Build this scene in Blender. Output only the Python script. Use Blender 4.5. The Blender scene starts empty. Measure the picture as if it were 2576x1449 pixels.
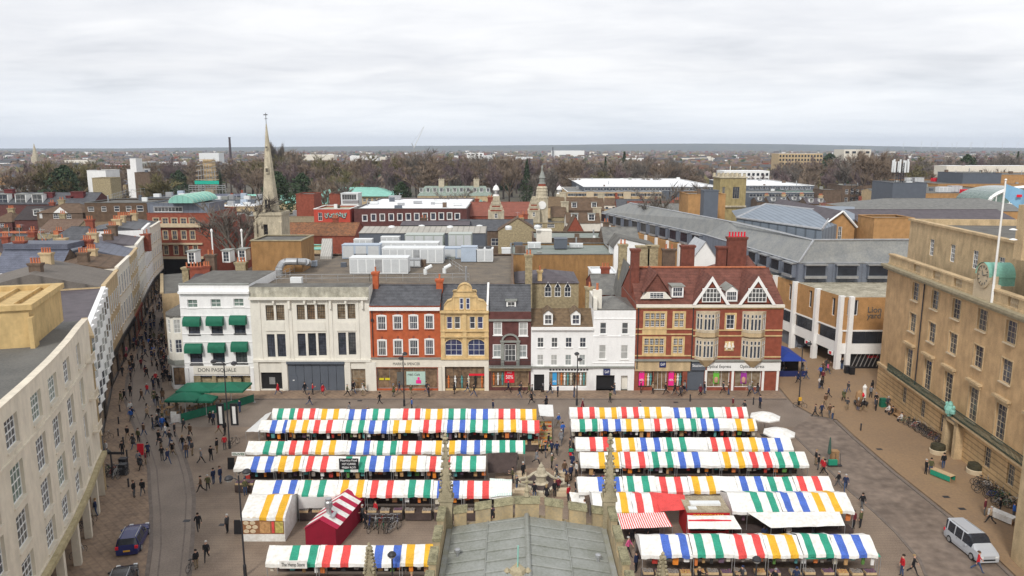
import bpy,math,random
from mathutils import Vector,Matrix,noise
R=math.radians
sc=bpy.context.scene
col=sc.collection
rnd=random.Random(7)
# ---------------------------------------------------------------- camera, sky, sun, exposure
FOC,CAMZ,CX,CY=1930.0,33.0,1288.0,724.5  # focal length in pixels of a 2576 px wide picture
TH=math.atan(354/FOC);CT,ST=math.cos(TH),math.sin(TH)
cam=bpy.data.objects.new("camera",bpy.data.cameras.new("camera"))
col.objects.link(cam)
cam.location=(0,0,CAMZ);cam.rotation_euler=(R(90)-TH,0,0)
cam.data.sensor_width=36;cam.data.lens=36*FOC/2576
cam.data.clip_start=0.5;cam.data.clip_end=40000
sc.camera=cam
sc.view_settings.view_transform='Standard';sc.view_settings.look='None'
sc.view_settings.exposure=0.31;sc.view_settings.gamma=1
HAZE=8e-5
SUN_EL,SUN_ROT=R(42),R(200)
world=bpy.data.worlds.new("World");sc.world=world;world.use_nodes=True
def build_world():
 nt=world.node_tree;nt.nodes.clear();N=nt.nodes.new;L=nt.links.new
 out=N('ShaderNodeOutputWorld');bg=N('ShaderNodeBackground')
 sky=N('ShaderNodeTexSky');sky.sky_type='NISHITA';sky.sun_disc=False
 sky.sun_elevation=SUN_EL;sky.sun_rotation=SUN_ROT
 tc=N('ShaderNodeTexCoord');sep=N('ShaderNodeSeparateXYZ');L(tc.outputs['Generated'],sep.inputs[0])
 def M(op,a,b):
  n=N('ShaderNodeMath');n.operation=op
  for i,q in enumerate((a,b)):
   if hasattr(q,'links'):L(q,n.inputs[i])
   elif q is not None:n.inputs[i].default_value=q
  return n.outputs[0]
 z=M('ADD',M('MAXIMUM',sep.outputs[2],0.0),0.10)
 cmb=N('ShaderNodeCombineXYZ')
 L(M('DIVIDE',sep.outputs[0],z),cmb.inputs[0]);L(M('DIVIDE',sep.outputs[1],z),cmb.inputs[1])
 def NZ(scale,sx,sy,det,dist,seed):
  mp=N('ShaderNodeMapping');mp.inputs['Scale'].default_value=(sx,sy,1);mp.inputs['Location'].default_value=(seed,seed*.7,seed*.3)
  mp.inputs['Rotation'].default_value=(0,0,R(9))
  L(cmb.outputs[0],mp.inputs[0]);n=N('ShaderNodeTexNoise');n.inputs['Scale'].default_value=scale
  n.inputs['Detail'].default_value=det;n.inputs['Roughness'].default_value=.55;n.inputs['Distortion'].default_value=dist
  L(mp.outputs[0],n.inputs['Vector']);return n.outputs['Fac']
 a=NZ(0.55,0.8,1.0,8,.3,3.3);b=NZ(1.9,0.75,1.1,7,.5,9.1)
 f=M('ADD',M('MULTIPLY',a,.68),M('MULTIPLY',b,.32))
 cr=N('ShaderNodeValToRGB');e=cr.color_ramp.elements
 e[0].position=.30;e[0].color=(.52,.54,.58,1);e[1].position=.60;e[1].color=(.86,.86,.87,1)
 m=e.new(.45);m.color=(.72,.73,.76,1)
 L(f,cr.inputs[0])
 # brighter, bluer towards the horizon
 hz=N('ShaderNodeMapRange');hz.inputs[1].default_value=0;hz.inputs[2].default_value=.09;hz.inputs[3].default_value=.75;hz.inputs[4].default_value=0
 L(sep.outputs[2],hz.inputs[0])
 mh=N('ShaderNodeMix');mh.data_type='RGBA';L(hz.outputs[0],mh.inputs[0]);L(cr.outputs[0],mh.inputs[6]);mh.inputs[7].default_value=(.80,.86,.93,1)
 sk=N('ShaderNodeMix');sk.data_type='RGBA';sk.blend_type='MULTIPLY';sk.inputs[0].default_value=1
 L(sky.outputs[0],sk.inputs[6]);sk.inputs[7].default_value=(.08,.08,.08,1)
 mx=N('ShaderNodeMix');mx.data_type='RGBA';mx.inputs[0].default_value=.94  # cloud deck covers the blue sky
 L(sk.outputs[2],mx.inputs[6]);L(mh.outputs[2],mx.inputs[7])
 L(mx.outputs[2],bg.inputs[0]);bg.inputs[1].default_value=1.0;L(bg.outputs[0],out.inputs[0])
build_world()
sd=bpy.data.lights.new("sun",'SUN');sd.energy=1.9;sd.angle=R(10);sd.color=(1,.96,.9)
so=bpy.data.objects.new("sun",sd);col.objects.link(so)
sv=Vector((math.sin(SUN_ROT)*math.cos(SUN_EL),math.cos(SUN_ROT)*math.cos(SUN_EL),math.sin(SUN_EL)))
so.rotation_euler=sv.to_track_quat('Z','Y').to_euler();so.location=(0,0,200)
# ---------------------------------------------------------------- surveying: picture point -> place on a real plane
def ray(u,v):
 x=(u-CX)/FOC;y=(CY-v)/FOC
 return Vector((x,CT+y*ST,-ST+y*CT))
def G(u,v,z=0.0):
 d=ray(u,v);t=(z-CAMZ)/d.z
 return Vector((d.x*t,d.y*t,z))
def FY(u,v,Y):
 d=ray(u,v);t=Y/d.y
 return Vector((d.x*t,Y,CAMZ+d.z*t))
def px(p):
 x,y,z=p[0],p[1],p[2]-CAMZ
 dep=y*CT-z*ST;up=y*ST+z*CT
 return CX+FOC*x/dep,CY-FOC*up/dep
# ---------------------------------------------------------------- materials
MATS={}
def mat(name,c,var=.12,scale=1.2,rough=.85,metal=0,bump=0,c2=None,bands=None,bw=.3,bd=.75,fine=9,emit=0,stain=0,spec=.3):
 if name in MATS:return MATS[name]
 m=bpy.data.materials.new(name);m.use_nodes=True;nt=m.node_tree;N=nt.nodes.new;L=nt.links.new
 bs=nt.nodes['Principled BSDF'];bs.inputs['Roughness'].default_value=rough;bs.inputs['Metallic'].default_value=metal
 bs.inputs['Specular IOR Level'].default_value=spec
 tc=N('ShaderNodeTexCoord');src=tc.outputs['Object']
 n1=N('ShaderNodeTexNoise');n1.inputs['Scale'].default_value=scale;n1.inputs['Detail'].default_value=5;L(src,n1.inputs['Vector'])
 n2=N('ShaderNodeTexNoise');n2.inputs['Scale'].default_value=scale*fine;n2.inputs['Detail'].default_value=3;L(src,n2.inputs['Vector'])
 ad=N('ShaderNodeMath');ad.operation='ADD';L(n1.outputs['Fac'],ad.inputs[0]);L(n2.outputs['Fac'],ad.inputs[1])
 mr=N('ShaderNodeMapRange');mr.inputs[1].default_value=.72;mr.inputs[2].default_value=1.28;L(ad.outputs[0],mr.inputs[0])
 mx=N('ShaderNodeMix');mx.data_type='RGBA';L(mr.outputs[0],mx.inputs[0])
 c2_=c2 or tuple(min(1,q*(1+var)) for q in c)
 c1_=c if c2 else tuple(q*(1-var) for q in c)
 mx.inputs[6].default_value=(*c1_,1);mx.inputs[7].default_value=(*c2_,1);o=mx.outputs[2]
 if bands:
  sp=N('ShaderNodeSeparateXYZ');L(src,sp.inputs[0])
  pp=N('ShaderNodeMath');pp.operation='PINGPONG';pp.inputs[1].default_value=.5
  q=N('ShaderNodeMath');q.operation='DIVIDE';q.inputs[1].default_value=bw
  if bands=='xy':
   s2=N('ShaderNodeMath');L(sp.outputs[0],s2.inputs[0]);L(sp.outputs[1],s2.inputs[1]);L(s2.outputs[0],q.inputs[0])
  else:L(sp.outputs['xyz'.index(bands)],q.inputs[0])
  L(q.outputs[0],pp.inputs[0])
  m2=N('ShaderNodeMapRange');m2.inputs[1].default_value=.02;m2.inputs[2].default_value=.16;m2.inputs[3].default_value=bd;m2.inputs[4].default_value=1;L(pp.outputs[0],m2.inputs[0])
  mm=N('ShaderNodeMix');mm.data_type='RGBA';mm.blend_type='MULTIPLY';mm.inputs[0].default_value=1;L(o,mm.inputs[6]);L(m2.outputs[0],mm.inputs[7]);o=mm.outputs[2]
 if stain:  # rain streaks and grime of the wall itself
  mp=N('ShaderNodeMapping');mp.inputs['Scale'].default_value=(1.2,1.2,.42);L(src,mp.inputs[0])
  n3=N('ShaderNodeTexNoise');n3.inputs['Scale'].default_value=1.3;n3.inputs['Detail'].default_value=6;L(mp.outputs[0],n3.inputs['Vector'])
  m3=N('ShaderNodeMapRange');m3.inputs[1].default_value=.35;m3.inputs[2].default_value=.62;m3.inputs[3].default_value=1-stain;m3.inputs[4].default_value=1;L(n3.outputs['Fac'],m3.inputs[0])
  mm=N('ShaderNodeMix');mm.data_type='RGBA';mm.blend_type='MULTIPLY';mm.inputs[0].default_value=1;L(o,mm.inputs[6]);L(m3.outputs[0],mm.inputs[7]);o=mm.outputs[2]
 L(o,bs.inputs['Base Color'])
 if bump:
  b=N('ShaderNodeBump');b.inputs['Strength'].default_value=bump;b.inputs['Distance'].default_value=.05;L(n2.outputs['Fac'],b.inputs['Height']);L(b.outputs[0],bs.inputs['Normal'])
 if emit:L(o,bs.inputs['Emission Color']);bs.inputs['Emission Strength'].default_value=emit
 MATS[name]=m;return m
def glassmat(name,c,c2,rough=.12,scale=.9):
 m=mat(name,c,c2=c2,rough=rough,scale=scale,fine=2.3,spec=.6);return m
# ---------------------------------------------------------------- mesh builder
ROOT={}
class MB:
 def __init__(s):s.v=[];s.f=[];s.m=[];s.smooth=False
 def poly(s,pts,mi=0):
  b=len(s.v);s.v+=[tuple(p) for p in pts];s.f.append(tuple(range(b,b+len(pts))));s.m.append(mi)
 def hexa(s,P,mi=0):  # P: 8 points, bottom 4 ccw then top 4
  b=len(s.v);s.v+=[tuple(p) for p in P]
  for q in((0,3,2,1),(4,5,6,7),(0,1,5,4),(1,2,6,5),(2,3,7,6),(3,0,4,7)):
   s.f.append(tuple(b+i for i in q));s.m.append(mi)
 def box(s,x0,x1,y0,y1,z0,z1,mi=0):
  s.hexa([(x0,y0,z0),(x1,y0,z0),(x1,y1,z0),(x0,y1,z0),(x0,y0,z1),(x1,y0,z1),(x1,y1,z1),(x0,y1,z1)],mi)
 def prism(s,poly,z0,z1,mi=0,ti=None):
  n=len(poly);b=len(s.v)
  s.v+=[(p[0],p[1],z0) for p in poly]+[(p[0],p[1],z1) for p in poly]
  for i in range(n):
   j=(i+1)%n;s.f.append((b+i,b+j,b+n+j,b+n+i));s.m.append(mi)
  s.f.append(tuple(b+n+i for i in range(n)));s.m.append(mi if ti is None else ti)
  s.f.append(tuple(b+n-1-i for i in range(n)));s.m.append(mi)
 def tube(s,p0,p1,r0,r1=None,n=6,mi=0,cap=True):
  p0=Vector(p0);p1=Vector(p1);r1=r0 if r1 is None else r1
  d=(p1-p0);
  if d.length<1e-6:return
  d.normalize();a=d.orthogonal().normalized();c=d.cross(a)
  if abs(d.z)>.999:a=Vector((1,0,0));c=d.cross(a)
  b=len(s.v)
  for p,r in((p0,r0),(p1,r1)):
   for i in range(n):
    t=2*math.pi*(i+.5)/n;s.v.append(tuple(p+(a*math.cos(t)+c*math.sin(t))*r))
  for i in range(n):
   j=(i+1)%n;s.f.append((b+i,b+j,b+n+j,b+n+i));s.m.append(mi)
  if cap:
   s.f.append(tuple(b+n-1-i for i in range(n)));s.m.append(mi);s.f.append(tuple(b+n+i for i in range(n)));s.m.append(mi)
 def path(s,pts,r,n=5,mi=0):
  for a,b in zip(pts,pts[1:]):s.tube(a,b,r,r,n,mi)
 def lathe(s,prof,c=(0,0,0),n=12,mi=0):
  b=len(s.v)
  for(r,z) in prof:
   for i in range(n):
    t=2*math.pi*i/n;s.v.append((c[0]+r*math.cos(t),c[1]+r*math.sin(t),c[2]+z))
  for k in range(len(prof)-1):
   for i in range(n):
    j=(i+1)%n;s.f.append((b+k*n+i,b+k*n+j,b+(k+1)*n+j,b+(k+1)*n+i));s.m.append(mi)
  s.f.append(tuple(b+(len(prof)-1)*n+i for i in range(n)));s.m.append(mi)
  s.f.append(tuple(b+n-1-i for i in range(n)));s.m.append(mi)
 def build(s,name,mats,parent=None,smooth=False,label=None):
  if not isinstance(mats,(list,tuple)):mats=[mats]
  off=ROOT.get(parent.name,(0,0,0)) if parent else(0,0,0)
  me=bpy.data.meshes.new(name)
  me.from_pydata([(a-off[0],b-off[1],c-off[2]) for a,b,c in s.v],[],s.f)
  for m in mats:me.materials.append(m)
  if any(s.m):me.polygons.foreach_set('material_index',s.m)
  if smooth:me.polygons.foreach_set('use_smooth',[True]*len(me.polygons))
  me.update()
  o=bpy.data.objects.new(name,me);col.objects.link(o)
  if parent:o.parent=parent;ROOT[o.name]=off
  if label:o['label']=label
  return o
def struct(name,mb,mats,smooth=False):
 o=mb.build(name,mats,None,smooth);o['kind']='structure';return o
THINGS=[]
def tag(o,label,cat,group=None,kind=None):
 if label is not None:o['label']=label
 o['category']=cat
 if group:o['group']=group
 if kind:o['kind']=kind
 THINGS.append(o);return o
def thing(name,label,cat,loc=(0,0,0),group=None,rz=0):
 o=bpy.data.objects.new(name,None);col.objects.link(o);o.location=loc;o.rotation_euler=(0,0,rz)
 o.empty_display_size=.3
 ROOT[o.name]=tuple(loc);return tag(o,label,cat,group)
def dup(o,loc,rz=0,label=None,group=None,scale=None,first=False,cat=None):
 if first:r=o
 else:
  r=o.copy();col.objects.link(r)
  def rec(a,b):
   for ch in a.children:
    c=ch.copy();col.objects.link(c);c.parent=b;rec(ch,c)
  rec(o,r);THINGS.append(r)
 r.location=loc;r.rotation_euler=(0,0,rz)
 if scale is not None:r.scale=scale if isinstance(scale,tuple) else(scale,)*3
 if label:r['label']=label
 if group:r['group']=group
 if cat:r['category']=cat
 return r
# ---------------------------------------------------------------- facade frames
class Fr:
 """vertical surface over a ground polyline; s runs along it, n points out of the wall"""
 def __init__(s,pts,flip=False):
  s.p=[Vector((a[0],a[1])) for a in pts];s.c=[0]
  for a,b in zip(s.p,s.p[1:]):s.c.append(s.c[-1]+(b-a).length)
  s.len=s.c[-1];s.flip=flip;s.curved=len(pts)>2
 def seg(s,t):
  i=0
  while i<len(s.c)-2 and t>s.c[i+1]:i+=1
  return i
 def pt(s,t,n,z):
  i=s.seg(t);a,b=s.p[i],s.p[i+1];d=(b-a).normalized()
  nn=Vector((d.y,-d.x))*(-1 if s.flip else 1)
  if s.curved and n:
   k=(t-s.c[i])/(s.c[i+1]-s.c[i])-.5;j=i+(1 if k>0 else-1)
   if 0<=j<len(s.p)-1:
    e=(s.p[j+1]-s.p[j]).normalized();n2=Vector((e.y,-e.x))*(-1 if s.flip else 1)
    nn=nn.lerp(n2,min(.5,abs(k)))
  q=a+d*(t-s.c[i])+nn*n
  return(q.x,q.y,z)
 def uv(s,u,v,n=0):
  d=ray(u,v);best=None
  for i in range(len(s.p)-1):
   a,b=s.p[i],s.p[i+1];e=b-a;den=d.x*e.y-d.y*e.x
   if abs(den)<1e-9:continue
   t=(a.x*e.y-a.y*e.x)/den;w=Vector((d.x*t,d.y*t))-a;k=w.dot(e)/e.length_squared
   lo=0 if i else-9;hi=1 if i<len(s.p)-2 else 9
   if lo<=k<=hi and t>0:
    pen=max(0,-k,k-1);r=(s.c[i]+k*e.length,CAMZ+d.z*t)
    if best is None or pen<best[0]:best=(pen,r)
  return best[1]
 def box(s,mb,s0,s1,n0,n1,z0,z1,mi=0):
  k=max(1,int((s1-s0)/1.5)) if s.curved else 1
  for i in range(k):
   a=s0+(s1-s0)*i/k;b=s0+(s1-s0)*(i+1)/k
   P=[s.pt(a,n1,z0),s.pt(b,n1,z0),s.pt(b,n0,z0),s.pt(a,n0,z0)]
   mb.hexa(P+[(x,y,z1) for x,y,z in P],mi)
 def wall(s,mb,s0,s1,z0,z1,holes,rev=.22,mi=0,n=0,ri=None):
  ss={s0,s1};zz={z0,z1}
  for h in holes:ss|={h[0],h[1]};zz|={h[2],h[3]}
  ss=sorted(x for x in ss if s0-1e-6<=x<=s1+1e-6);zz=sorted(x for x in zz if z0-1e-6<=x<=z1+1e-6)
  if s.curved:
   o=[]
   for a,b in zip(ss,ss[1:]):
    k=max(1,int((b-a)/1.2));o+=[a+(b-a)*i/k for i in range(k)]
   ss=o+[ss[-1]]
  for a,b in zip(ss,ss[1:]):
   for c,d in zip(zz,zz[1:]):
    m1,m2=(a+b)/2,(c+d)/2
    if any(h[0]<m1<h[1] and h[2]<m2<h[3] for h in holes):continue
    mb.poly([s.pt(a,n,c),s.pt(b,n,c),s.pt(b,n,d),s.pt(a,n,d)],mi)
  ri=mi if ri is None else ri
  for h in holes:
   a,b,c,d=h[:4];q=n-rev-.05
   for(p0,p1) in(((a,c),(a,d)),((a,d),(b,d)),((b,d),(b,c)),((b,c),(a,c))):
    mb.poly([s.pt(p0[0],n,p0[1]),s.pt(p1[0],n,p1[1]),s.pt(p1[0],q,p1[1]),s.pt(p0[0],q,p0[1])],ri)
   mb.poly([s.pt(a,q,c),s.pt(b,q,c),s.pt(b,q,d),s.pt(a,q,d)],ri)
 def shell(s,mb,s0,s1,z0,z1,depth,mi=0,ti=None,top=True):
  """sides, back and roof slab behind the wall plane"""
  A,B=s.pt(s0,0,z0),s.pt(s1,0,z0);k=8 if s.curved else 1
  if s.curved:
   dd=Vector((B[0]-A[0],B[1]-A[1])).normalized();nv=Vector((dd.y,-dd.x))*(-1 if s.flip else 1)
   C=(B[0]-nv.x*depth,B[1]-nv.y*depth,z0);D=(A[0]-nv.x*depth,A[1]-nv.y*depth,z0)
  else:C,D=s.pt(s1,-depth,z0),s.pt(s0,-depth,z0)
  up=lambda p,z:(p[0],p[1],z)
  mb.poly([B,C,up(C,z1),up(B,z1)],mi);mb.poly([C,D,up(D,z1),up(C,z1)],mi);mb.poly([D,A,up(A,z1),up(D,z1)],mi)
  if top:
   fr=[s.pt(s0+(s1-s0)*i/k,0,z1) for i in range(k+1)]
   mb.poly(fr+[up(C,z1),up(D,z1)],mi if ti is None else ti)
def window(fr,a,b,c,d,parent,fm,gm,nx=2,nz=2,rev=.22,fw=.07,bar=.035,sill=None,name='window',n=0,sd=.12,label=None):
 q=n-rev
 m=MB()
 for(x0,x1,z0,z1) in((a,a+fw,c,d),(b-fw,b,c,d),(a+fw,b-fw,c,c+fw),(a+fw,b-fw,d-fw,d)):
  fr.box(m,x0,x1,q,q+.07,z0,z1)
 for i in range(1,nx):
  x=a+fw+(b-a-2*fw)*i/nx;fr.box(m,x-bar/2,x+bar/2,q+.003,q+.05,c+fw,d-fw)
 for i in range(1,nz):
  z=c+(d-c)*i/nz;w=bar if not(nz==2 or nz%2==0 and i==nz//2) else bar*1.7
  fr.box(m,a+fw,b-fw,q+.001,q+.054,z-w/2,z+w/2)
 if sill:fr.box(m,a-.08,b+.08,n-.01,n+sd,c-.12,c+.003,1)
 o=m.build(name,[fm,sill or fm],parent,label=label)
 g=MB();g.poly([fr.pt(a+fw*.5,q+.02,c+fw*.5),fr.pt(b-fw*.5,q+.02,c+fw*.5),fr.pt(b-fw*.5,q+.02,d-fw*.5),fr.pt(a+fw*.5,q+.02,d-fw*.5)])
 g.build('pane',rnd.choice(gm) if isinstance(gm,list) else gm,o)
 return o
def W(fr,x0,y0,x1,y1,base):
 """window rectangle measured on a zoomed quarter-scale sheet (sheet origin base)"""
 um,vm=base[0]+(x0+x1)/8,base[1]+(y0+y1)/8
 a,_=fr.uv(base[0]+x0/4,vm);b,_=fr.uv(base[0]+x1/4,vm)
 _,d=fr.uv(um,base[1]+y0/4);_,c=fr.uv(um,base[1]+y1/4)
 return(min(a,b),max(a,b),c,d)
def ordinal(i):
 return['first','second','third','fourth','fifth','sixth','seventh','eighth','ninth','tenth','eleventh','twelfth','thirteenth','fourteenth','fifteenth','sixteenth','seventeenth','eighteenth','nineteenth','twentieth'][i] if i<20 else str(i+1)+('st' if i%10==0 and i!=10 else 'nd' if i%10==1 else 'rd' if i%10==2 else 'th')
m_paint=mat('white paint',(.82,.82,.80),.05,.6)
m_cream=mat('cream render',(.76,.73,.65),.05,.5,stain=.09)
m_ivory=mat('ivory render',(.76,.71,.61),.05,.5,stain=.08)
m_white=mat('white stucco',(.84,.84,.83),.05,.5,stain=.07)
m_grime=mat('lichen stained parapet',(.60,.58,.48),scale=1.4,c2=(.30,.28,.22),stain=.35)
m_orange=mat('orange red brick',(.47,.115,.045),.22,1.5,fine=14,stain=.12)
m_redbrick=mat('red brick',(.27,.075,.045),.25,1.5,fine=14,stain=.12)
m_darkbrick=mat('dark brown brick',(.115,.045,.04),.3,1.4,fine=14)
m_brown=mat('brown brick',(.15,.105,.075),.3,1.2,fine=14,stain=.2)
m_yellowst=mat('yellow limestone',(.66,.48,.24),.15,1.5,stain=.2)
m_tanst=mat('tan stone',(.55,.42,.25),.15,1.2,stain=.2)
m_guild=mat('buff brick',(.53,.355,.19),.2,.8,fine=16,stain=.16)
m_guildst=mat('buff ashlar stone',(.55,.41,.24),.18,.8,stain=.22)
m_guildlow=mat('rusticated ashlar',(.58,.40,.21),.18,1.0,bands='z',bw=.55,bd=.5,stain=.15)
m_sill=mat('pale stone sill',(.55,.45,.31),.12)
m_ochre=mat('ochre brick',(.44,.245,.10),.2,1.0,fine=15,stain=.1)
m_blankbr=mat('tawny blank brick',(.34,.19,.075),.18,.5,fine=15,stain=.25)
m_yelren=mat('yellow render',(.60,.43,.20),.1,.3,stain=.2)
m_leftren=mat('pinkish cream render',(.72,.65,.53),.06,.3,stain=.14)
m_flint=mat('rubble stone',(.34,.28,.17),.4,2.5,fine=6)
m_slate=mat('slate roof',(.085,.087,.095),.4,1.2,bands='z',bw=.3,bd=.7,rough=.55)
m_slatebl=mat('blue slate roof',(.115,.125,.165),.3,.8,bands='z',bw=.3,bd=.75,rough=.5)
m_slatepu=mat('purple slate roof',(.095,.08,.088),.3,.8,bands='z',bw=.3,bd=.75,rough=.6)
m_oldtile=mat('mossy brown tile roof',(.22,.15,.085),scale=2.2,c2=(.10,.07,.045),bands='z',bw=.28,bd=.75)
m_redtile=mat('red brown tile roof',(.16,.062,.045),.4,1.2,bands='z',bw=.3,bd=.75)
m_rustile=mat('rust mottled tile roof',(.34,.14,.06),scale=1.5,c2=(.07,.045,.03),fine=4)
m_browntile=mat('brown tile roof',(.13,.085,.055),.35,1.0,bands='z',bw=.3,bd=.72)
m_greyroof=mat('weathered grey roof',(.22,.215,.195),scale=.9,c2=(.11,.11,.105),rough=.6)
m_leadsheet=mat('lead sheet',(.31,.32,.30),scale=.9,c2=(.21,.22,.19),rough=.5)
m_leadgreen=mat('lichened lead',(.27,.27,.20),scale=1.6,c2=(.33,.345,.35),rough=.6)
m_zinc=mat('zinc cladding',(.17,.19,.23),.15,.6,rough=.5,bands='xy',bw=1.2,bd=.8)
m_flat=mat('grey flat roof felt',(.17,.165,.15),scale=.6,c2=(.09,.085,.075))
m_gravel=mat('gravel roof',(.21,.17,.125),scale=.45,c2=(.11,.095,.08),fine=12)
m_whiteroof=mat('white membrane roof',(.78,.79,.80),.08,.3)
m_copper=mat('green copper roof',(.25,.52,.44),.15,.5,bands='xy',bw=1.3,bd=.8)
m_dark=mat('dark glass',(.025,.03,.04),.3,1,rough=.15,spec=.6)
m_black=mat('black paint',(.02,.02,.022),.2,2,rough=.4)
m_iron=mat('dark iron',(.035,.035,.04),.2,2,rough=.5)
m_pvc=mat('grey panel',(.105,.12,.145),.1,.7,rough=.5)
m_navy=mat('navy board',(.02,.03,.12),.1,rough=.5)
m_acw=mat('white plant casing',(.72,.74,.74),.06,.8,rough=.4)
m_acb=mat('blue grey plant casing',(.40,.47,.56),.12,.8,rough=.4)
m_acg=mat('sage plant casing',(.40,.44,.40),.08,.8,rough=.4)
m_galv=mat('galvanised steel',(.45,.46,.47),.2,1.5,rough=.35,metal=.6)
m_terra=mat('terracotta',(.50,.17,.08),.2,3)
m_stone=mat('old limestone',(.42,.36,.24),scale=1.8,c2=(.24,.21,.14))
m_stonel=mat('lichened coping',(.34,.31,.19),scale=3,c2=(.13,.12,.07),fine=5)
m_ashlar=mat('church ashlar',(.50,.38,.21),scale=1.0,c2=(.33,.28,.19),stain=.25)
m_towst=mat('pale tower stone',(.52,.46,.34),.2,.5,stain=.25)
m_green=mat('green awning canvas',(.012,.13,.075),.15,2,rough=.7)
m_greenst=mat('green canvas bright',(.02,.26,.16),.12,2,rough=.7)
m_wood=mat('timber',(.33,.20,.10),.25,3)
m_pale=mat('pale timber',(.52,.38,.22),.2,3)
m_clothw=mat('white canopy cloth',(.66,.64,.59),scale=.9,c2=(.84,.84,.82),fine=4,bump=.4)
m_clothg=mat('grey white cloth',(.62,.62,.60),scale=1.6,c2=(.72,.72,.71))
STR={'R':mat('red stripe cloth',(.66,.075,.07),.22,1.2,bump=.4),'G':mat('green stripe cloth',(.035,.29,.19),.25,1.2,bump=.4),
       'B':mat('blue stripe cloth',(.07,.14,.48),.25,1.2,bump=.4),'Y':mat('yellow stripe cloth',(.72,.40,.035),.2,1.2,bump=.4)}
G_dark=[glassmat('window glass a',(.02,.025,.035),(.07,.08,.10)),glassmat('window glass b',(.05,.055,.06),(.13,.13,.13)),glassmat('window glass c',(.03,.035,.05),(.10,.11,.14))]
G_curt=[glassmat('curtained glass',(.33,.34,.33),(.48,.48,.46)),glassmat('net curtain glass',(.22,.25,.25),(.40,.42,.41))]
G_blue=[glassmat('blue tinted glass',(.03,.035,.09),(.06,.07,.15))]
G_green=[glassmat('green tinted glass',(.08,.13,.11),(.2,.26,.23))]
G_warm=[glassmat('warm showroom glass',(.16,.10,.05),(.32,.27,.20)),glassmat('warm showroom glass b',(.09,.06,.04),(.30,.2,.12))]
# ================================================================ east side of the market: the shop fronts
Y0=101.3
FR=Fr([(-60,Y0),(70,Y0)])
g1,g2,g3,g4=(0,644),(644,644),(1288,644),(1932,644)
h1,h2,h3,h4=(0,322),(644,322),(1288,322),(1932,322)
def SX(u,v=850):return FR.uv(u,v)[0]
def ZZ(v,u=1288):return FR.uv(u,v)[1]
def text(s,size,fr,sc_,z,m,n,parent,name='lettering',ext=.02,font=None,width=None,tilt=0):
 cu=bpy.data.curves.new('t','FONT');cu.body=s;cu.size=size;cu.extrude=ext;cu.align_x='CENTER';cu.align_y='CENTER'
 ob=bpy.data.objects.new('t',cu);col.objects.link(ob)
 bpy.context.view_layer.update()
 me=bpy.data.meshes.new_from_object(ob.evaluated_get(bpy.context.evaluated_depsgraph_get()))
 bpy.data.objects.remove(ob);bpy.data.curves.remove(cu)
 xs=[v.co.x for v in me.vertices];k=width/(max(xs)-min(xs)) if width else 1
 off=ROOT.get(parent.name,(0,0,0)) if parent else(0,0,0)
 for v in me.vertices:
  x,y,e=v.co.x*k,v.co.y,v.co.z
  p=fr.pt(sc_+x,n+e,z+y);v.co=(p[0]-off[0],p[1]-off[1],p[2]-off[2])
 me.materials.clear();me.materials.append(m);me.name=name
 o=bpy.data.objects.new(name,me);col.objects.link(o)
 if parent:o.parent=parent;ROOT[o.name]=off
 return o
def chimney(x,y,z0,z1,w,d,m,parent=None,pots=3,potm=None,cap=True,name='chimney',toplabel=None,ph=.7):
 """stack with oversailing courses; its pots are a row of one mesh each"""
 mb=MB();mb.box(x-w/2,x+w/2,y-d/2,y+d/2,z0,z1)
 if cap:
  mb.box(x-w/2-.1,x+w/2+.1,y-d/2-.1,y+d/2+.1,z1-.35,z1-.18)
  mb.box(x-w/2-.16,x+w/2+.16,y-d/2-.16,y+d/2+.16,z1-.178,z1+.02)
 o=mb.build(name,m,parent)
 for i in range(pots):
  p=MB();px_=x+(i-(pots-1)/2)*(w-.1)/max(1,pots)
  p.lathe([(.17,0),(.13,.1),(.12,ph-.1),(.16,ph),(.1,ph+.01)],(px_,y,z1+.03),8)
  p.build('chimney_pot',potm or m_terra,o)
 return o
def pitched(mb,x0,x1,y0,y1,ze,zr,mi=0,wi=1,over=.25,hip=0.0,th=.12):
 """ridge along X; mi roof, wi gable wall"""
 ym=(y0+y1)/2;sl=(zr-ze)/(ym-y0);yo0=y0-over;yo1=y1+over;zo=ze-over*sl
 h=hip
 mb.poly([(x0-.1,yo0,zo),(x1+.1,yo0,zo),(x1+.1-h,ym,zr),(x0-.1+h,ym,zr)],mi)
 mb.poly([(x1+.1,yo1,zo),(x0-.1,yo1,zo),(x0-.1+h,ym,zr),(x1+.1-h,ym,zr)],mi)
 for x,q,sg in((x0,x0+h,-1),(x1,x1-h,1)):
  if h:mb.poly([(x+sg*.1,yo0,zo),(x+sg*.1,yo1,zo),(q+sg*.1,ym,zr)],mi)
  else:
   mb.poly([(x,y0,ze-.02),(x,y1,ze-.02),(x,ym,zr-.03)],wi)
 mb.box(x0-.1+h,x1+.1-h,ym-.12,ym+.12,zr-.1,zr+.08,mi)
def rowb(name,label,u0,u1,ztop,depth,wm,holes,shop_holes=(),group=None,vm=850,s0=None,s1=None):
 s0=SX(u0,vm) if s0 is None else s0;s1=SX(u1,vm) if s1 is None else s1
 t=thing(name,label,'building',((s0+s1)/2-60,Y0,0))
 mb=MB();FR.wall(mb,s0,s1,0,ztop,[h[:4] for h in holes]+list(shop_holes),rev=.6);FR.shell(mb,s0,s1,0,ztop,depth,ti=1)
 mb.build('wall',[wm,m_flat],t)
 return t,s0,s1
def band(t,name,s0,s1,z0,z1,n,m,fr=None,n0=0.0):
 mb=MB();(fr or FR).box(mb,s0,s1,n0,n,z0,z1);return mb.build(name,m,t)
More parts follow.
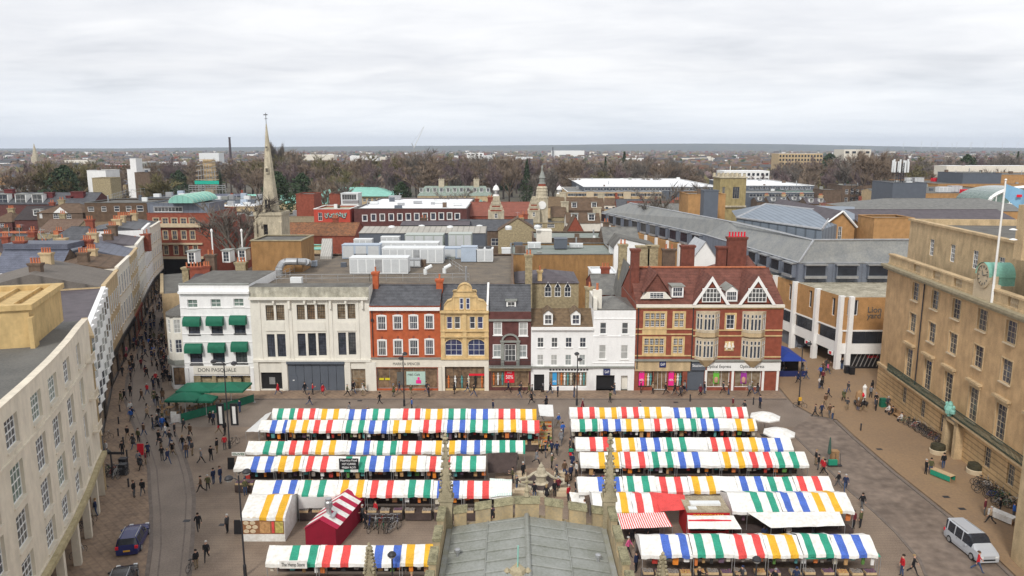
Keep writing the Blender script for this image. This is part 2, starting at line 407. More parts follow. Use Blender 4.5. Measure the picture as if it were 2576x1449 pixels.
def awning(t,s0,s1,z0,z1,proj,m):
 mb=MB();N=7;prof=[(0.02,z1)]+[(proj*math.sin(R(90)*k/N),z0+(z1-z0)*.35+(z1-z0)*.65*math.cos(R(90)*k/N)) for k in range(1,N+1)]+[(proj,z0)]
 for(n1,a),(n2,b) in zip(prof,prof[1:]):
  mb.poly([FR.pt(s0,n1,a),FR.pt(s1,n1,a),FR.pt(s1,n2,b),FR.pt(s0,n2,b)])
 for s in(s0,s1):mb.poly([FR.pt(s,n,z) for n,z in prof]+[FR.pt(s,.02,z0)])
 return mb.build('awning',m,t)
def shopwin(t,r,fm,gm,n=4,nz=1,rev=.35):return window(FR,*r,t,fm,gm,nx=n,nz=nz,rev=rev,fw=.08,name='shop_window')
def poster(t,r,m,n=-.3,name='poster'):
 mb=MB();FR.box(mb,r[0],r[1],n,n+.03,r[2],r[3]);return mb.build(name,m,t)
m_shopred=mat('sale poster red',(.7,.02,.04),.05);m_pink=mat('sale poster pink',(.85,.03,.28),.05);m_blue=mat('poster blue',(.05,.35,.7),.05)
m_pgreen=mat('poster green',(.15,.5,.06),.1);m_ppurp=mat('poster purple',(.35,.04,.35),.1);m_pmint=mat('poster mint',(.45,.62,.55),.1)
m_skin=mat('skin',(.55,.32,.22),.05,5);m_letterw=mat('white lettering',(.85,.85,.85),.02);m_letterg=mat('grey lettering',(.12,.12,.11),.05)
m_mann=[mat('shop display cream',(.6,.55,.45)),mat('shop display orange',(.6,.18,.05)),mat('shop display teal',(.1,.3,.3)),mat('shop display black',(.03,.03,.03)),mat('shop display white',(.75,.75,.73))]
def mannequins(t,r,k=6):
 for i in range(k):
  s=r[0]+(r[1]-r[0])*(i+.5)/k;m=MB();x,y,_=FR.pt(s,-.22,0);z=r[2]+.12
  m.lathe([(.09,0),(.1,.5),(.17,.8),(.12,1.05),(.19,1.35),(.05,1.45),(.09,1.55),(.08,1.68),(.02,1.75)],(x,y,z),7)
  m.build('mannequin',m_mann[(i*3+1)%5],t)
# ---- restaurant with green awnings
r1=[W(FR,1885,440,1985,520,g1),W(FR,2120,435,2220,515,g1),W(FR,2350,430,2450,507,g1)]
r2=[W(FR,1895,640,2010,790,g1),W(FR,2125,635,2240,785,g1),W(FR,2355,630,2470,780,g1)]
r3=[W(FR,1910,900,2035,1090,g1),W(FR,2140,895,2260,1088,g1),W(FR,2370,890,2485,1080,g1)]
zt=ZZ(716,540)
t,a,b=rowb('restaurant_building','white stuccoed corner restaurant with six dark green window awnings',459,634,zt,12,m_white,r1+r2+r3,[(SX(479),SX(628),.25,ZZ(945,540))])
for w in r1:window(FR,*w,t,m_paint,G_green,2,2,sill=m_paint)
for w in r2+r3:window(FR,*w,t,m_black,G_dark,3,3,sill=m_black)
for(x0,y0,x1,y1) in((1855,615,2025,705),(2088,610,2255,700),(2320,603,2485,690),(1872,885,2042,975),(2106,875,2273,968),(2337,867,2500,960)):
 q=W(FR,x0,y0,x1,y1,g1);awning(t,q[0],q[1],q[2]+.1,q[3]+.1,.75,m_green)
band(t,'cornice',a,b+.05,ZZ(738,540),ZZ(732,540),.45,m_white);band(t,'parapet_coping',a,b,zt-.02,zt+.12,.12,m_leadsheet,n0=-.4)
for v in(775,795,841,861,913):band(t,'string_course',a,b,ZZ(v,540),ZZ(v,540)+.09,.07,m_white)
sg=band(t,'fascia_sign',a+1.2,b-.6,ZZ(941,540),ZZ(921,540),.12,m_cream)
text("DON PASQUALE",.72,FR,(a+b)/2-.3,ZZ(930.5,540),m_letterg,.13,sg,width=5.2)
mb=MB();s0,s1=SX(479),SX(628);z1=ZZ(945,540)
FR.wall(mb,s0,s1,.25,z1,[(s0+.9+i*2.1,s0+2.5+i*2.1,.3,2.5) for i in range(3)]+[(s1-1.6,s1-.3,.3,2.7)],n=-.12,rev=.3)
mb.build('arcade_front',m_flint,t)
for i in range(3):
 m=MB();c=s0+1.7+i*2.1
 pts=[FR.pt(c+.8*math.cos(R(180*k/10)),-.1,2.0+.75*math.sin(R(180*k/10))) for k in range(11)];m.poly(pts);m.build('arched_window',G_dark[0],t)
band(t,'corner_pilaster',a,a+.5,0,ZZ(925,540),.15,m_white);band(t,'corner_pilaster',b-.5,b,0,ZZ(925,540),.15,m_white)
# ---- bow fronted cream building on the street corner
cx,cy=FY(447,850,Y0+1.2).x,Y0+4.2
t=thing('bay_fronted_shop','narrow cream shop with curved corner front and round headed windows','building',(cx,cy,0))
prof=[(-60+SX(459)-.02,Y0+1.0),(cx-.6,Y0+.6),(cx-1.6,Y0+1.6),(cx-2.3,Y0+3.2),(cx-2.9,Y0+12),(-60+SX(459)-.02,Y0+12)]
FB=Fr(prof[:5],flip=True);zb=G(430,760,0).z+10.2
hs=[]
for sfrac in(.07,.17,.30):
 c=FB.len*sfrac;
 for z in(5.2,8.0):hs.append((c-.45,c+.45,z,z+1.9))
mb=MB();FB.wall(mb,0,FB.len,4.2,zb,hs,rev=.12);mb.build('wall',m_cream,t)
mb=MB();mb.prism([prof[i] for i in(5,4,3,2,1,0)][::-1],zb-.1,zb+.25);mb.build('roof',m_flat,t)
for i,h in enumerate(hs):window(FB,*h,t,m_paint,G_dark if i%2==0 else G_curt,2,3,rev=.12)
mb=MB();FB.box(mb,0,FB.len,-.3,.25,3.5,4.2);mb.build('shop_cornice',m_leadsheet,t)
mb=MB();FB.wall(mb,0,FB.len,0,3.5,[(.3,2.2,.6,3.1),(2.6,4.4,.6,3.1)],rev=.15);mb.build('shopfront',m_paint,t)
for q in((.3,2.2),(2.6,4.4)):window(FB,q[0],q[1],.6,3.1,t,m_black,G_warm,2,1,rev=.15,name='shop_window')
# ---- big ivory department store front
top=[(97,495,180,650),(202,492,286,648),(410,490,492,642),(512,488,593,640),(614,486,697,636),(818,484,899,636),(920,481,1000,633)]
bot=[(112,787,192,1018),(214,785,300,1015),(420,780,502,1008),(525,777,606,1005),(628,775,708,1002),(828,770,908,998),(930,768,1006,994)]
T_=[W(FR,*q,g2) for q in top];B_=[W(FR,*q,g2) for q in bot]
zt=ZZ(722,780);zc=ZZ(752,780);zl=ZZ(904,780)
sh=[(SX(650),SX(704),.25,ZZ(937,700)),(SX(720),SX(863),.02,ZZ(911,790)),(SX(880),SX(916),.3,ZZ(928,890))]
t,a,b=rowb('department_store','wide ivory fronted shop with tall leaded windows and grey hoarding below',634,931.5,zt,3,m_cream,T_+B_,sh)
band(t,'parapet',a,b,zc+.25,zt,.06,m_grime);band(t,'cornice',a,b-.1,zc-.05,zc+.25,.55,m_cream);band(t,'ledge',a,b,zl-.3,zl,.3,m_cream)
for w in T_:window(FR,*w,t,m_black,G_warm,4,6,rev=.3,fw=.05,bar=.03)
for w in B_:window(FR,*w,t,m_black,G_dark,4,8,rev=.3,fw=.05,bar=.03)
for x in(178,334,490,596,748,905,1070):
 s=FR.uv(644+x/4,755)[0];band(t,'bracket',s-.14,s+.14,zc-.55 if x not in(334,748,1070) else zc-1.3,zc-.05,.4,m_cream)
for x0,x1 in((105,285),(412,697),(818,1000)):q=W(FR,x0,665,x1,745,g2);band(t,'panel',q[0],q[1],q[2],q[3],.06,m_cream);band(t,'panel',q[0]-.1,q[1]+.1,q[2]-.12,q[2]-.02,.12,m_cream)
for x in(52,330,365,728,768,1035):s=FR.uv(644+x/4,850)[0];band(t,'pilaster',s-.12,s+.12,zl,zc-.05,.09,m_cream)
for(u0,u1) in((634,648),(704,720),(863,880),(917,945)):band(t,'pier',SX(u0)+.06,SX(u1)-.06,.05,zl-.32,.22,m_cream)
mb=MB();s0,s1=SX(720),SX(863)
for i in range(7):
 q0=s0+(s1-s0)*i/7;q1=s0+(s1-s0)*(i+1)/7-.05;FR.box(mb,q0,q1,-.15,-.02,.03,ZZ(915,790))
FR.box(mb,s0-.1,s1+.1,-.2,.35,ZZ(915,790)+.02,ZZ(908,790))
o=mb.build('hoarding',m_pvc,t);mb=MB();FR.box(mb,s0+.35,s0+1.25,-.02,.03,.05,2.2);mb.build('door',m_pvc,o);mb=MB();FR.box(mb,s0+.6,s0+.85,.031,.05,1.5,1.62);mb.build('sign',m_paint,o)
poster(t,sh[0],m_black,-.35,'bank_front');sx=(sh[0][0]+sh[0][1])/2;poster(t,(sx-.4,sx+.4,.9,1.9),m_galv,-.3,'cash_machine');text("M&S",.45,FR,sx,2.9,m_galv,-.29,t)
window(FR,*sh[2],t,m_wood,G_warm,2,2,rev=.35,name='doorway')
# lead down to the wide flat deck behind (M&S roof)
# ---- orange red brick front
up=[(1222,607,1307,743),(1384,605,1468,740),(1543,602,1627,738),(1702,598,1785,736)];lo=[(1228,852,1311,1003),(1388,849,1472,1000),(1546,846,1630,998),(1704,843,1787,995)]
U_=[W(FR,*q,g2) for q in up];L_=[W(FR,*q,g2) for q in lo];ze=ZZ(766,1020);zl=ZZ(901,1020)
sh=[(SX(945),SX(1099),.3,ZZ(926,1020))]
t,a,b=rowb('brick_shop','orange brick shop with eight white sash windows and slate roof',931.5,1108.5,ze,8,m_orange,U_+L_,sh)
for w in U_+L_:
 window(FR,*w,t,m_paint,G_dark,4,2,rev=.1,fw=.1,sill=m_redbrick)
 mb=MB()
 FR.box(mb,w[0]-.1,w[0],0,.05,w[2],w[3]);FR.box(mb,w[1],w[1]+.1,0,.05,w[2],w[3])
 n=6
 for k in range(n):
  x0,x1=w[0]-.1+(w[1]-w[0]+.2)*k/n,w[0]-.1+(w[1]-w[0]+.2)*(k+1)/n;hh=.12+.12*math.sin(math.pi*(k+.5)/n);FR.box(mb,x0,x1,0,.05,w[3],w[3]+hh)
 FR.box(mb,(w[0]+w[1])/2-.12,(w[0]+w[1])/2+.12,0,.09,w[3]+.26,w[3]+.62,1)
 mb.build('window_surround',[m_paint,m_redbrick],t)
zc=ZZ(778,1020);band(t,'cornice',a+.02,b-.02,zc-.1,zc+.3,.5,m_paint);band(t,'shop_fascia',a,b,ZZ(923,1020),zl,.12,m_ivory);band(t,'ledge',a,b,zl,zl+.12,.35,m_leadsheet)
text("MARKS & SPENCER",.55,FR,SX(1021),ZZ(915,1021),m_letterg,.13,t,width=3.7)
zr=FY(1020,717,Y0+4).z;x0,x1=a-60,b-60
mb=MB();pitched(mb,x0+.1,x1-.1,Y0,Y0+8,ze,zr);mb.build('roof',[m_slate,m_orange],t)
chimney(x0+.35,Y0+3.6,ze,zr+1.9,.75,.9,m_orange,t,1);chimney(x1-.35,Y0+3.6,ze,zr+.9,.9,.9,m_orange,t,1)
w=shopwin(t,sh[0],m_galv,G_warm[1],5)
poster(t,(SX(1019),SX(1067),.8,ZZ(936,1040)),m_pmint);poster(t,(SX(995),SX(1011),.8,ZZ(937,1003)),m_letterg,-.28)
text("M&S Café",.42,FR,SX(1038),ZZ(944,1040),m_letterg,-.26,t);q=SX(1050);poster(t,(q-.35,q+.35,1.0,1.5),m_pink,-.26,'cake_picture');poster(t,(q-.15,q+.15,1.55,1.9),m_pink,-.26,'cake_picture')
for u in(956,971):poster(t,(SX(u-6),SX(u+6),1.5,1.8),mat('yellow sticker',(.7,.6,.03)),-.26,'door_sticker')
for u0,u1 in((932,944),(1100,1112)):band(t,'pier',SX(u0)+.05,SX(u1)-.05,.05,ZZ(924,1020),.2,m_ivory)
mb=MB();s=SX(938);mb.tube(FR.pt(s,.12,5),FR.pt(s,.12,ze-.6),.06);FR.box(mb,s-.16,s+.16,.01,.3,ZZ(808),ZZ(802));mb.build('drainpipe',m_iron,t)
# ---- ornate yellow stone front
up=[(1918,610,1975,735),(1997,610,2055,735),(2150,610,2205,733),(2228,610,2285,733)];ar=[(1903,838,2075,1003),(2133,838,2303,1003)];gw=[(2052,422,2085,535),(2115,422,2150,535)]
U_=[W(FR,*q,g2) for q in up];A_=[W(FR,*q,g2) for q in ar];W_=[W(FR,*q,g2) for q in gw];zc=ZZ(781,1168);sh=[(SX(1118),SX(1220),.3,ZZ(922,1168))]
t,a,b=rowb('ornate_shop','yellow stone shop with curly gable and two wide arched windows',1108.5,1229.5,zc,9,m_yellowst,U_+A_,sh)
for w in U_:window(FR,*w,t,m_paint,G_blue+G_dark,1,2,rev=.2,fw=.08)
for w in A_:
 window(FR,*w,t,m_paint,G_blue,3,3,rev=.2,fw=.08,name='arched_window')
 mb=MB();c=(w[0]+w[1])/2;hw=(w[1]-w[0])/2;zs=w[3]-hw*.62;n=10
 for sg in(-1,1):
  arc=[(c+sg*hw*math.cos(R(90*k/n)),zs+hw*.62*math.sin(R(90*k/n))) for k in range(n+1)]
  for(s0,z0),(s1,z1) in zip(arc,arc[1:]):mb.poly([FR.pt(s0,-.1,z0),FR.pt(s1,-.1,z1),FR.pt(s1,-.1,w[3]),FR.pt(s0,-.1,w[3])])
 for k in range(12):
  t0,t1=R(180*k/12),R(180*(k+1)/12);P=[]
  for rr,nn in((1.0,.1),(1.12,.1)):
   P+=[FR.pt(c+hw*rr*math.cos(t0),nn,zs+hw*.66*rr*math.sin(t0)),FR.pt(c+hw*rr*math.cos(t1),nn,zs+hw*.66*rr*math.sin(t1))]
  mb.poly([P[0],P[1],P[3],P[2]])
 mb.build('arch',m_yellowst,t)
for s in(a,(a+b)/2-.3,b-.6):
 band(t,'pilaster',s+.02,s+.58,ZZ(901,1168),zc-.25,.16,m_yellowst)
for v,h,n in((781,.3,.45),(831,.16,.25),(845,.16,.3),(900,.2,.3)):band(t,'cornice',a-.02,b+.02,ZZ(v,1168)-h,ZZ(v,1168),n,m_yellowst)
# curly gable
mb=MB();c=SX(1171,760);prof=[]
def gp(x,y):q=FR.uv(644+x/4,644+y/4);return q
rp=[(1888,545),(1892,500),(1925,455),(1968,440),(1985,400),(1985,355),(2025,352)]+[(2100-75*math.cos(R(k*180/10)),350-70*math.sin(R(k*180/10))) for k in range(11)]+[(2175,352),(2215,355),(2218,400),(2240,440),(2290,455),(2325,500),(2330,545)]
P=[gp(*p) for p in rp]
hol=[(w[0],w[1],w[2],w[3]) for w in W_]
fr_=[FR.pt(s,.0,z) for s,z in P];bk=[FR.pt(s,-.4,z) for s,z in P]
mb.poly(fr_);mb.poly(bk[::-1])
for i in range(len(P)):
 j=(i+1)%len(P);mb.poly([fr_[i],bk[i],bk[j],fr_[j]])
mb.build('gable',m_yellowst,t)
mb=MB()
for i in range(1,len(P)-2):
 for k,(dn,dz) in enumerate(((.0,.14),)):
  (s0,z0),(s1,z1)=P[i],P[i+1];mb.hexa([FR.pt(s0,.14,z0-.02),FR.pt(s1,.14,z1-.02),FR.pt(s1,-.5,z1-.02),FR.pt(s0,-.5,z0-.02),FR.pt(s0,.14,z0+dz),FR.pt(s1,.14,z1+dz),FR.pt(s1,-.5,z1+dz),FR.pt(s0,-.5,z0+dz)])
mb.build('gable_moulding',m_yellowst,t)
for w in W_:window(FR,w[0]-.03,w[1]+.03,w[2],w[3],t,m_paint,G_blue,1,2,rev=-.02,fw=.07)
for y_ in(352,408):q0,q1=gp(1980,y_),gp(2222,y_);band(t,'gable_cornice',q0[0],q1[0],q0[1]-.1,q0[1]+.08,.14,m_yellowst)
for x in(1990,2040,2100,2162,2212):q=gp(x,480);band(t,'gable_pilaster',q[0]-.09,q[0]+.09,zc,gp(x,410)[1],.07,m_yellowst)
zr=FY(1168,716,Y0+4.5).z
mb=MB();pitched(mb,a-60+.1,b-60-.3,Y0+.3,Y0+9,zc,zr,over=.0);mb.build('roof',[m_slate,m_yellowst],t)
mb=MB();mb.hexa([(b-60-.28,Y0-.1,zc),(b-60-.02,Y0-.1,zc),(b-60-.02,Y0+4.6,zc),(b-60-.28,Y0+4.6,zc),(b-60-.28,Y0-.1,zc+.8),(b-60-.02,Y0-.1,zc+.8),(b-60-.02,Y0+4.6,zr+.3),(b-60-.28,Y0+4.6,zr+.3)]);mb.build('party_wall',m_paint,t)
band(t,'shop_fascia',a,b,ZZ(922,1168),ZZ(901,1168),.12,m_ivory);shopwin(t,sh[0],m_black,G_warm[1],5,2);mannequins(t,sh[0],6)
for u0,u1 in((1112,1118),(1220,1229)):band(t,'pier',SX(u0)-.1,SX(u1),.05,ZZ(922,1168),.2,m_ivory)
q=SX(1197);poster(t,(q-1,q+1.2,2.1,2.4),m_shopred)
# ---- dark brick house
ws=[W(FR,2388,663,2475,795,g2),W(FR,68,667,158,802,g3),W(FR,2383,888,2470,1020,g2),W(FR,62,893,152,1022,g3)]
dw=W(FR,2500,880,2576,1045,g2);dw=(SX(1269),SX(1298),ZZ(909,1283),ZZ(866,1283))
ze=ZZ(784,1285);sh=[(SX(1236),SX(1330),.5,ZZ(933,1285))]
t,a,b=rowb('dark_brick_house','dark purple brick house with arched centre window and iron balcony',1229.5,1336,ze,8,m_darkbrick,ws+[dw],sh)
for w in ws:window(FR,*w,t,m_paint,G_curt,2,2,rev=.1,fw=.12,sill=m_paint)
window(FR,*dw,t,m_paint,G_dark,3,3,rev=.15,fw=.1,name='balcony_door')
zc=ZZ(805,1285);band(t,'cornice',a,b,zc-.12,zc+.12,.3,m_leadsheet);zl=ZZ(919,1285);band(t,'balcony_floor',a,b,zl-.2,zl,.8,m_leadsheet)
mb=MB();s=a
FR.box(mb,a,b,.74,.78,zl+.85,zl+.9)
while s<b:FR.box(mb,s,s+.03,.75,.77,zl,zl+.85);s+=.16
mb.build('balcony_railing',m_iron,t)
mb=MB();c=(dw[0]+dw[1])/2
FR.box(mb,dw[0]-.5,dw[0]-.05,0,.2,zl,dw[3]+.3);FR.box(mb,dw[1]+.05,dw[1]+.5,0,.2,zl,dw[3]+.3);FR.box(mb,dw[0]-.6,dw[1]+.6,0,.3,dw[3]+.3,dw[3]+.55)
for k in range(12):
 t0,t1=R(180*k/12),R(180*(k+1)/12);r0,r1=.95,1.2
 mb.hexa([FR.pt(c+r*math.cos(q),n,dw[3]+.55+r*.8*math.sin(q)) for n in(0.02,.3) for(r,q) in((r0,t0),(r0,t1),(r1,t1),(r1,t0))])
mb.build('pediment',m_leadsheet,t)
zr=FY(1285,717,Y0+3.2).z;mb=MB();pitched(mb,a-60+.1,b-60-.1,Y0+.25,Y0+6.5,ze,zr,over=.1);mb.build('roof',[m_slate,m_darkbrick],t)
def dormer(t,x,zb,w,h,y0,m_front=m_paint,roofm=m_leadsheet,nx=2,nz=2,gable=True,depth=2.2,gm=None):
 f=Fr([(x-w/2,y0),(x+w/2,y0)]);mb=MB();f.wall(mb,0,w,zb,zb+h,[(.14,w-.14,zb+.14,zb+h-.12)],rev=.06);f.shell(mb,0,w,zb,zb+h,depth,top=not gable)
 if gable:mb.poly([f.pt(0,0,zb+h),f.pt(w,0,zb+h),f.pt(w/2,0,zb+h+w*.38)])
 o=mb.build('dormer',m_front,t)
 window(f,.14,w-.14,zb+.14,zb+h-.12,o,m_paint,gm or G_dark,nx,nz,rev=.05,fw=.06)
 mb=MB();e=.16
 if gable:
  for sg in(-1,1):
   q=[(x,y0-.15,zb+h+w*.38+.06),(x+sg*(w/2+e),y0-.15,zb+h-.1),(x+sg*(w/2+e),y0+depth+1,zb+h-.1),(x,y0+depth+1,zb+h+w*.38+.06)]
   mb.hexa(q+[(a_,b_,c_+.07) for a_,b_,c_ in q])
 else:mb.box(x-w/2-e,x+w/2+e,y0-.2,y0+depth,zb+h,zb+h+.12)
 mb.build('dormer_roof',roofm,o);return o
dormer(t,FY(1286,765,Y0+.9).x,FY(1286,783,Y0+.9).z+.1,1.3,1.35,Y0+.8,gable=False)
for q in(.32,.68):s=a+.1+(b-a)*q
mannequins(t,(sh[0][0],sh[0][0]+1.8,.7,3),3);shopwin(t,sh[0],m_tanst,G_warm,3)
band(t,'shop_fascia',a,b,ZZ(933,1285),zl-.22,.1,m_tanst);text("OASIS",.4,FR,SX(1281),ZZ(927.5,1281),m_letterg,.11,t,width=1.2)
pq=(SX(1269),SX(1294),1.1,2.9);poster(t,pq,m_shopred);text("50%",.7,FR,(pq[0]+pq[1])/2,1.9,m_letterw,-.26,t,width=1.0);text("SALE",.3,FR,(pq[0]+pq[1])/2,2.55,m_letterw,-.26,t)
# ---- low white fashion shop with two dormers
ws=[W(FR,*q,g3) for q in((254,818,320,920),(395,818,460,920),(537,818,603,920),(680,818,745,920),(252,990,317,1100),(390,990,455,1100),(533,990,598,1100),(673,990,738,1100))]
ze=ZZ(829,1410);sh=[(SX(1344),SX(1370),.1,ZZ(942,1360)),(SX(1382),SX(1479),.55,ZZ(936,1430))]
t,a,b=rowb('low_white_shop','low white shop with mossy tiled roof and two small dormers',1336,1492,ze,7,m_white,ws,sh)
for i,w in enumerate(ws):window(FR,*w,t,m_paint,G_dark if i<4 else G_curt,2,2,rev=.08,fw=.08,sill=m_paint)
band(t,'cornice',a,b,ze,ze+.35,.4,m_paint);band(t,'shop_cornice',a,b,ZZ(924,1410),ZZ(921,1410),.35,m_leadsheet)
zr=FY(1410,777,Y0+3.6).z;mb=MB();pitched(mb,a-60+.1,b-60-.1,Y0+.1,Y0+7.1,ze+.3,zr,over=0);mb.build('roof',[m_oldtile,m_brown],t)
for u in(1379,1448.5):dormer(t,FY(u,810,Y0+.4).x,ze+.55,1.25,1.55,Y0+.35,roofm=m_oldtile)
poster(t,sh[0],m_black,-.3,'doorway');shopwin(t,sh[1],m_paint,G_warm[0],4);mannequins(t,(sh[1][0]+1.5,sh[1][1]-.2,.7,3),8)
mb=MB();s=sh[1][0]
while s<sh[1][1]:FR.box(mb,s+.05,s+.33,.0,.02,ZZ(941,1410)+.5,ZZ(937,1410)+.5);s+=.42
mb.build('transom_lights',m_black,t)
pq=(SX(1391),SX(1402),.8,2.7);poster(t,pq,m_blue);text("40%",.38,FR,(pq[0]+pq[1])/2,1.3,m_letterw,-.26,t,width=.5)
# ---- tall white shop
ws=[W(FR,*q,g3) for q in((885,670,950,785),(1105,670,1170,785),(875,895,945,1038),(1095,897,1167,1038))]
zt=ZZ(781,1545);sh=[(SX(1502),SX(1549),.1,ZZ(944,1525)),(SX(1565),SX(1582),.1,ZZ(945,1573))]
t,a,b=rowb('tall_white_shop','tall narrow white shop with four plain sash windows and hipped roof',1492,1598,zt,9,m_white,ws,sh)
for i,w in enumerate(ws):window(FR,*w,t,m_paint,(G_dark if i<2 else G_curt),1,2,rev=.12,fw=.07,sill=m_paint)
for v in(801,845,912):band(t,'string_course',a,b,ZZ(v,1545)-.1,ZZ(v,1545),.08,m_white)
band(t,'shop_cornice',a,b,ZZ(924,1545),ZZ(921,1545),.3,m_leadsheet)
zr=FY(1526,743,Y0+5).z;mb=MB();pitched(mb,a-60+.5,b-60-.1,Y0+.8,Y0+9,zt,zr,hip=2.6,over=0);mb.build('roof',[m_greyroof,m_cream],t)
mb=MB();mb.box(a-60,a-60+.5,Y0+.2,Y0+8,zt,zt+1.6);mb.box(a-60,a-60+1.2,Y0+1,Y0+1.8,zt,zt+2.6);o=mb.build('chimney',m_cream,t);mb=MB();mb.lathe([(.2,0),(.15,.5),(.17,.9)],(a-60+.6,Y0+1.4,zt+2.6),8);mb.build('chimney_pot',m_terra,o)
poster(t,sh[0],m_black,-.55,'doorway');poster(t,sh[1],m_cream,-.5,'side_door');
def gapsign(t,u,v,w=.9,h=.85):
 q=SX(u,v);z=ZZ(v,u);band(t,'hanging_sign',q-w/2,q+w/2,z-h/2,z+h/2,.18,m_navy);text("GAP",.55,FR,q,z,m_letterw,.19,t,width=.6)
gapsign(t,1526,935)
# ---- tan and red brick half of the tall tiled building + its bay windowed half: one building
XR=SX(1967);m_baystone=mat('bay stone',(.56,.47,.34),.15,1.5,stain=.2)
ws=[W(FR,*q,g3) for q in((1340,575,1537,713),(1635,575,1727,713),(1330,830,1527,978),(1623,830,1715,978))]
mw=W(FR,2155,590,2240,735,g3);ze=ZZ(766,1780)
sh=[(SX(1609),SX(1646),.5,ZZ(933,1630)),(SX(1648),SX(1681),.1,ZZ(933,1660)),(SX(1684.5),SX(1721),.5,ZZ(933,1700)),(SX(1733),SX(1776),.1,ZZ(931,1750)),(SX(1782),SX(1841),.5,ZZ(931,1800)),(SX(1854),SX(1921),.5,ZZ(933,1890))]
t,a,b=rowb('gabled_brick_building','large red brick and buff stone building with tall tiled roof and white gables',1598,1967,ze,14,m_redbrick,ws+[mw],sh)
xm=SX(1741)
for i,w in enumerate(ws):
 mb=MB();e=.28;r=(w[0]-e,w[1]+e,w[2]-e,w[3]+e)
 [FR.box(mb,*q,0,.07,*z) for q,z in(((r[0],w[0]),(r[2],r[3])),((w[1],r[1]),(r[2],r[3])),((w[0],w[1]),(r[2],w[2])),((w[0],w[1]),(w[3],r[3])))]
 n=4 if i%2==0 else 2
 for k in range(1,n):x=w[0]+(w[1]-w[0])*k/n;FR.box(mb,x-.07,x+.07,-.1,.09,w[2],w[3])
 zm=w[2]+(w[3]-w[2])*.52;FR.box(mb,w[0],w[1],-.1,.092,zm-.07,zm+.07)
 mb.build('stone_surround',m_yellowst,t);window(FR,*w,t,m_paint,G_dark,n*3,6,rev=.14,fw=.06,bar=.035)
q=W(FR,1310,725,1555,780,g3);band(t,'stone_panel',*q[:2],q[2],q[3],.06,m_yellowst)
for v,s0_,s1_ in((826,a,xm),(839,a,xm),(893,a,xm),(829,xm,b),(843,xm,b),(896,xm,b),(774,a,b)):band(t,'string_course',s0_,s1_,ZZ(v,1780)-.16,ZZ(v,1780),.12,m_yellowst)
band(t,'cornice',a,b,ze-.35,ze+.02,.4,m_ivory)
for u in(1604,1741):
 mb=MB();s=SX(u);mb.tube(FR.pt(s,.15,3.2),FR.pt(s,.15,ze-.2),.07);mb.build('drainpipe',m_iron,t)
window(FR,*mw,t,m_paint,G_dark,2,3,rev=.12,fw=.1,name='window');
mb=MB();[FR.box(mb,*q,0,.07,*z) for q,z in(((mw[0]-.22,mw[0]),(mw[2]-.2,mw[3]+.25)),((mw[1],mw[1]+.22),(mw[2]-.2,mw[3]+.25)),((mw[0],mw[1]),(mw[2]-.2,mw[2])),((mw[0],mw[1]),(mw[3],mw[3]+.25)))];mb.build('stone_surround',m_yellowst,t)
q=W(FR,2140,858,2230,953,g3);pl=band(t,'carved_plaque',*q,.1,m_yellowst)
mb=MB();c=(q[0]+q[1])/2;zc=(q[2]+q[3])/2
for rr,dz,dx in((.28,0,0),(.16,.42,0),(.2,.0,-.5),(.2,0,.5),(.14,-.35,-.35),(.14,-.35,.35),(.14,.3,-.45),(.14,.3,.45)):p=FR.pt(c+dx,.1,zc+dz);mb.lathe([(rr,-rr*.8),(rr*.9,0),(rr*.5,rr),(.02,rr*1.3)],p,8)
mb.build('coat_of_arms',m_ivory,pl)
def bay(t,u0,u1,v0,v1,label=None):
 s0_,s1_=FR.uv(u0,(v0+v1)/2,.0)[0],FR.uv(u1,(v0+v1)/2)[0];z1,z0=FR.uv((u0+u1)/2,v0)[1],FR.uv((u0+u1)/2,v1)[1]
 P=[FR.pt(s0_,0,0)[:2],FR.pt(s0_+.8,.9,0)[:2],FR.pt(s1_-.8,.9,0)[:2],FR.pt(s1_,0,0)[:2]]
 f=Fr(P);f.curved=False
 hs=[];L=f.c
 zt_=z0+(z1-z0)*.68
 for(p,q,n) in((L[0]+.1,L[1]-.1,2),(L[1]+.08,L[2]-.08,3),(L[2]+.1,L[3]-.1,2)):
  w=(q-p)/n
  for k in range(n):hs.append((p+w*k+.06,p+w*(k+1)-.06,z0+.15,zt_));hs.append((p+w*k+.08,p+w*(k+1)-.08,zt_+.12,z1-.2))
 mb=MB();f.wall(mb,0,f.len,z0-.1,z1,hs,rev=.08);mb.prism(P,z1,z1+.15);mb.prism([(x,y) for x,y in P],z0-.25,z0-.1)
 o=mb.build('bay_window',m_baystone,t,label=label)
 for h in hs:window(f,*h,o,m_paint,G_dark[0],1,1,rev=.08,fw=.035,bar=.02)
 return o,P,z0,z1
for(x0,y0,x1,y1) in((1850,562,2090,742),(1840,828,2075,1015),(2315,565,2555,745),(2305,830,2545,1022)):
 o,P,z0,z1=bay(t,1288+x0/4,1288+x1/4,644+y0/4,644+y1/4)
 mb=MB()
 if y0<700:mb.prism(P,ZZ(845,1288+x0/4),z0-.27);mb.build('carved_panel',m_tanst,o)
 else:
  cxx=(P[0][0]+P[3][0])/2
  for k in range(4):
   f0,f1=1-k*.2,1-(k+1)*.2
   mb.hexa([(cxx+(x-cxx)*f1,Y0+(y-Y0)*f1,z0-.27-.28*(k+1)) for x,y in P]+[(cxx+(x-cxx)*f0,Y0+(y-Y0)*f0,z0-.27-.28*k) for x,y in P])
  mb.build('corbel',m_tanst,o)
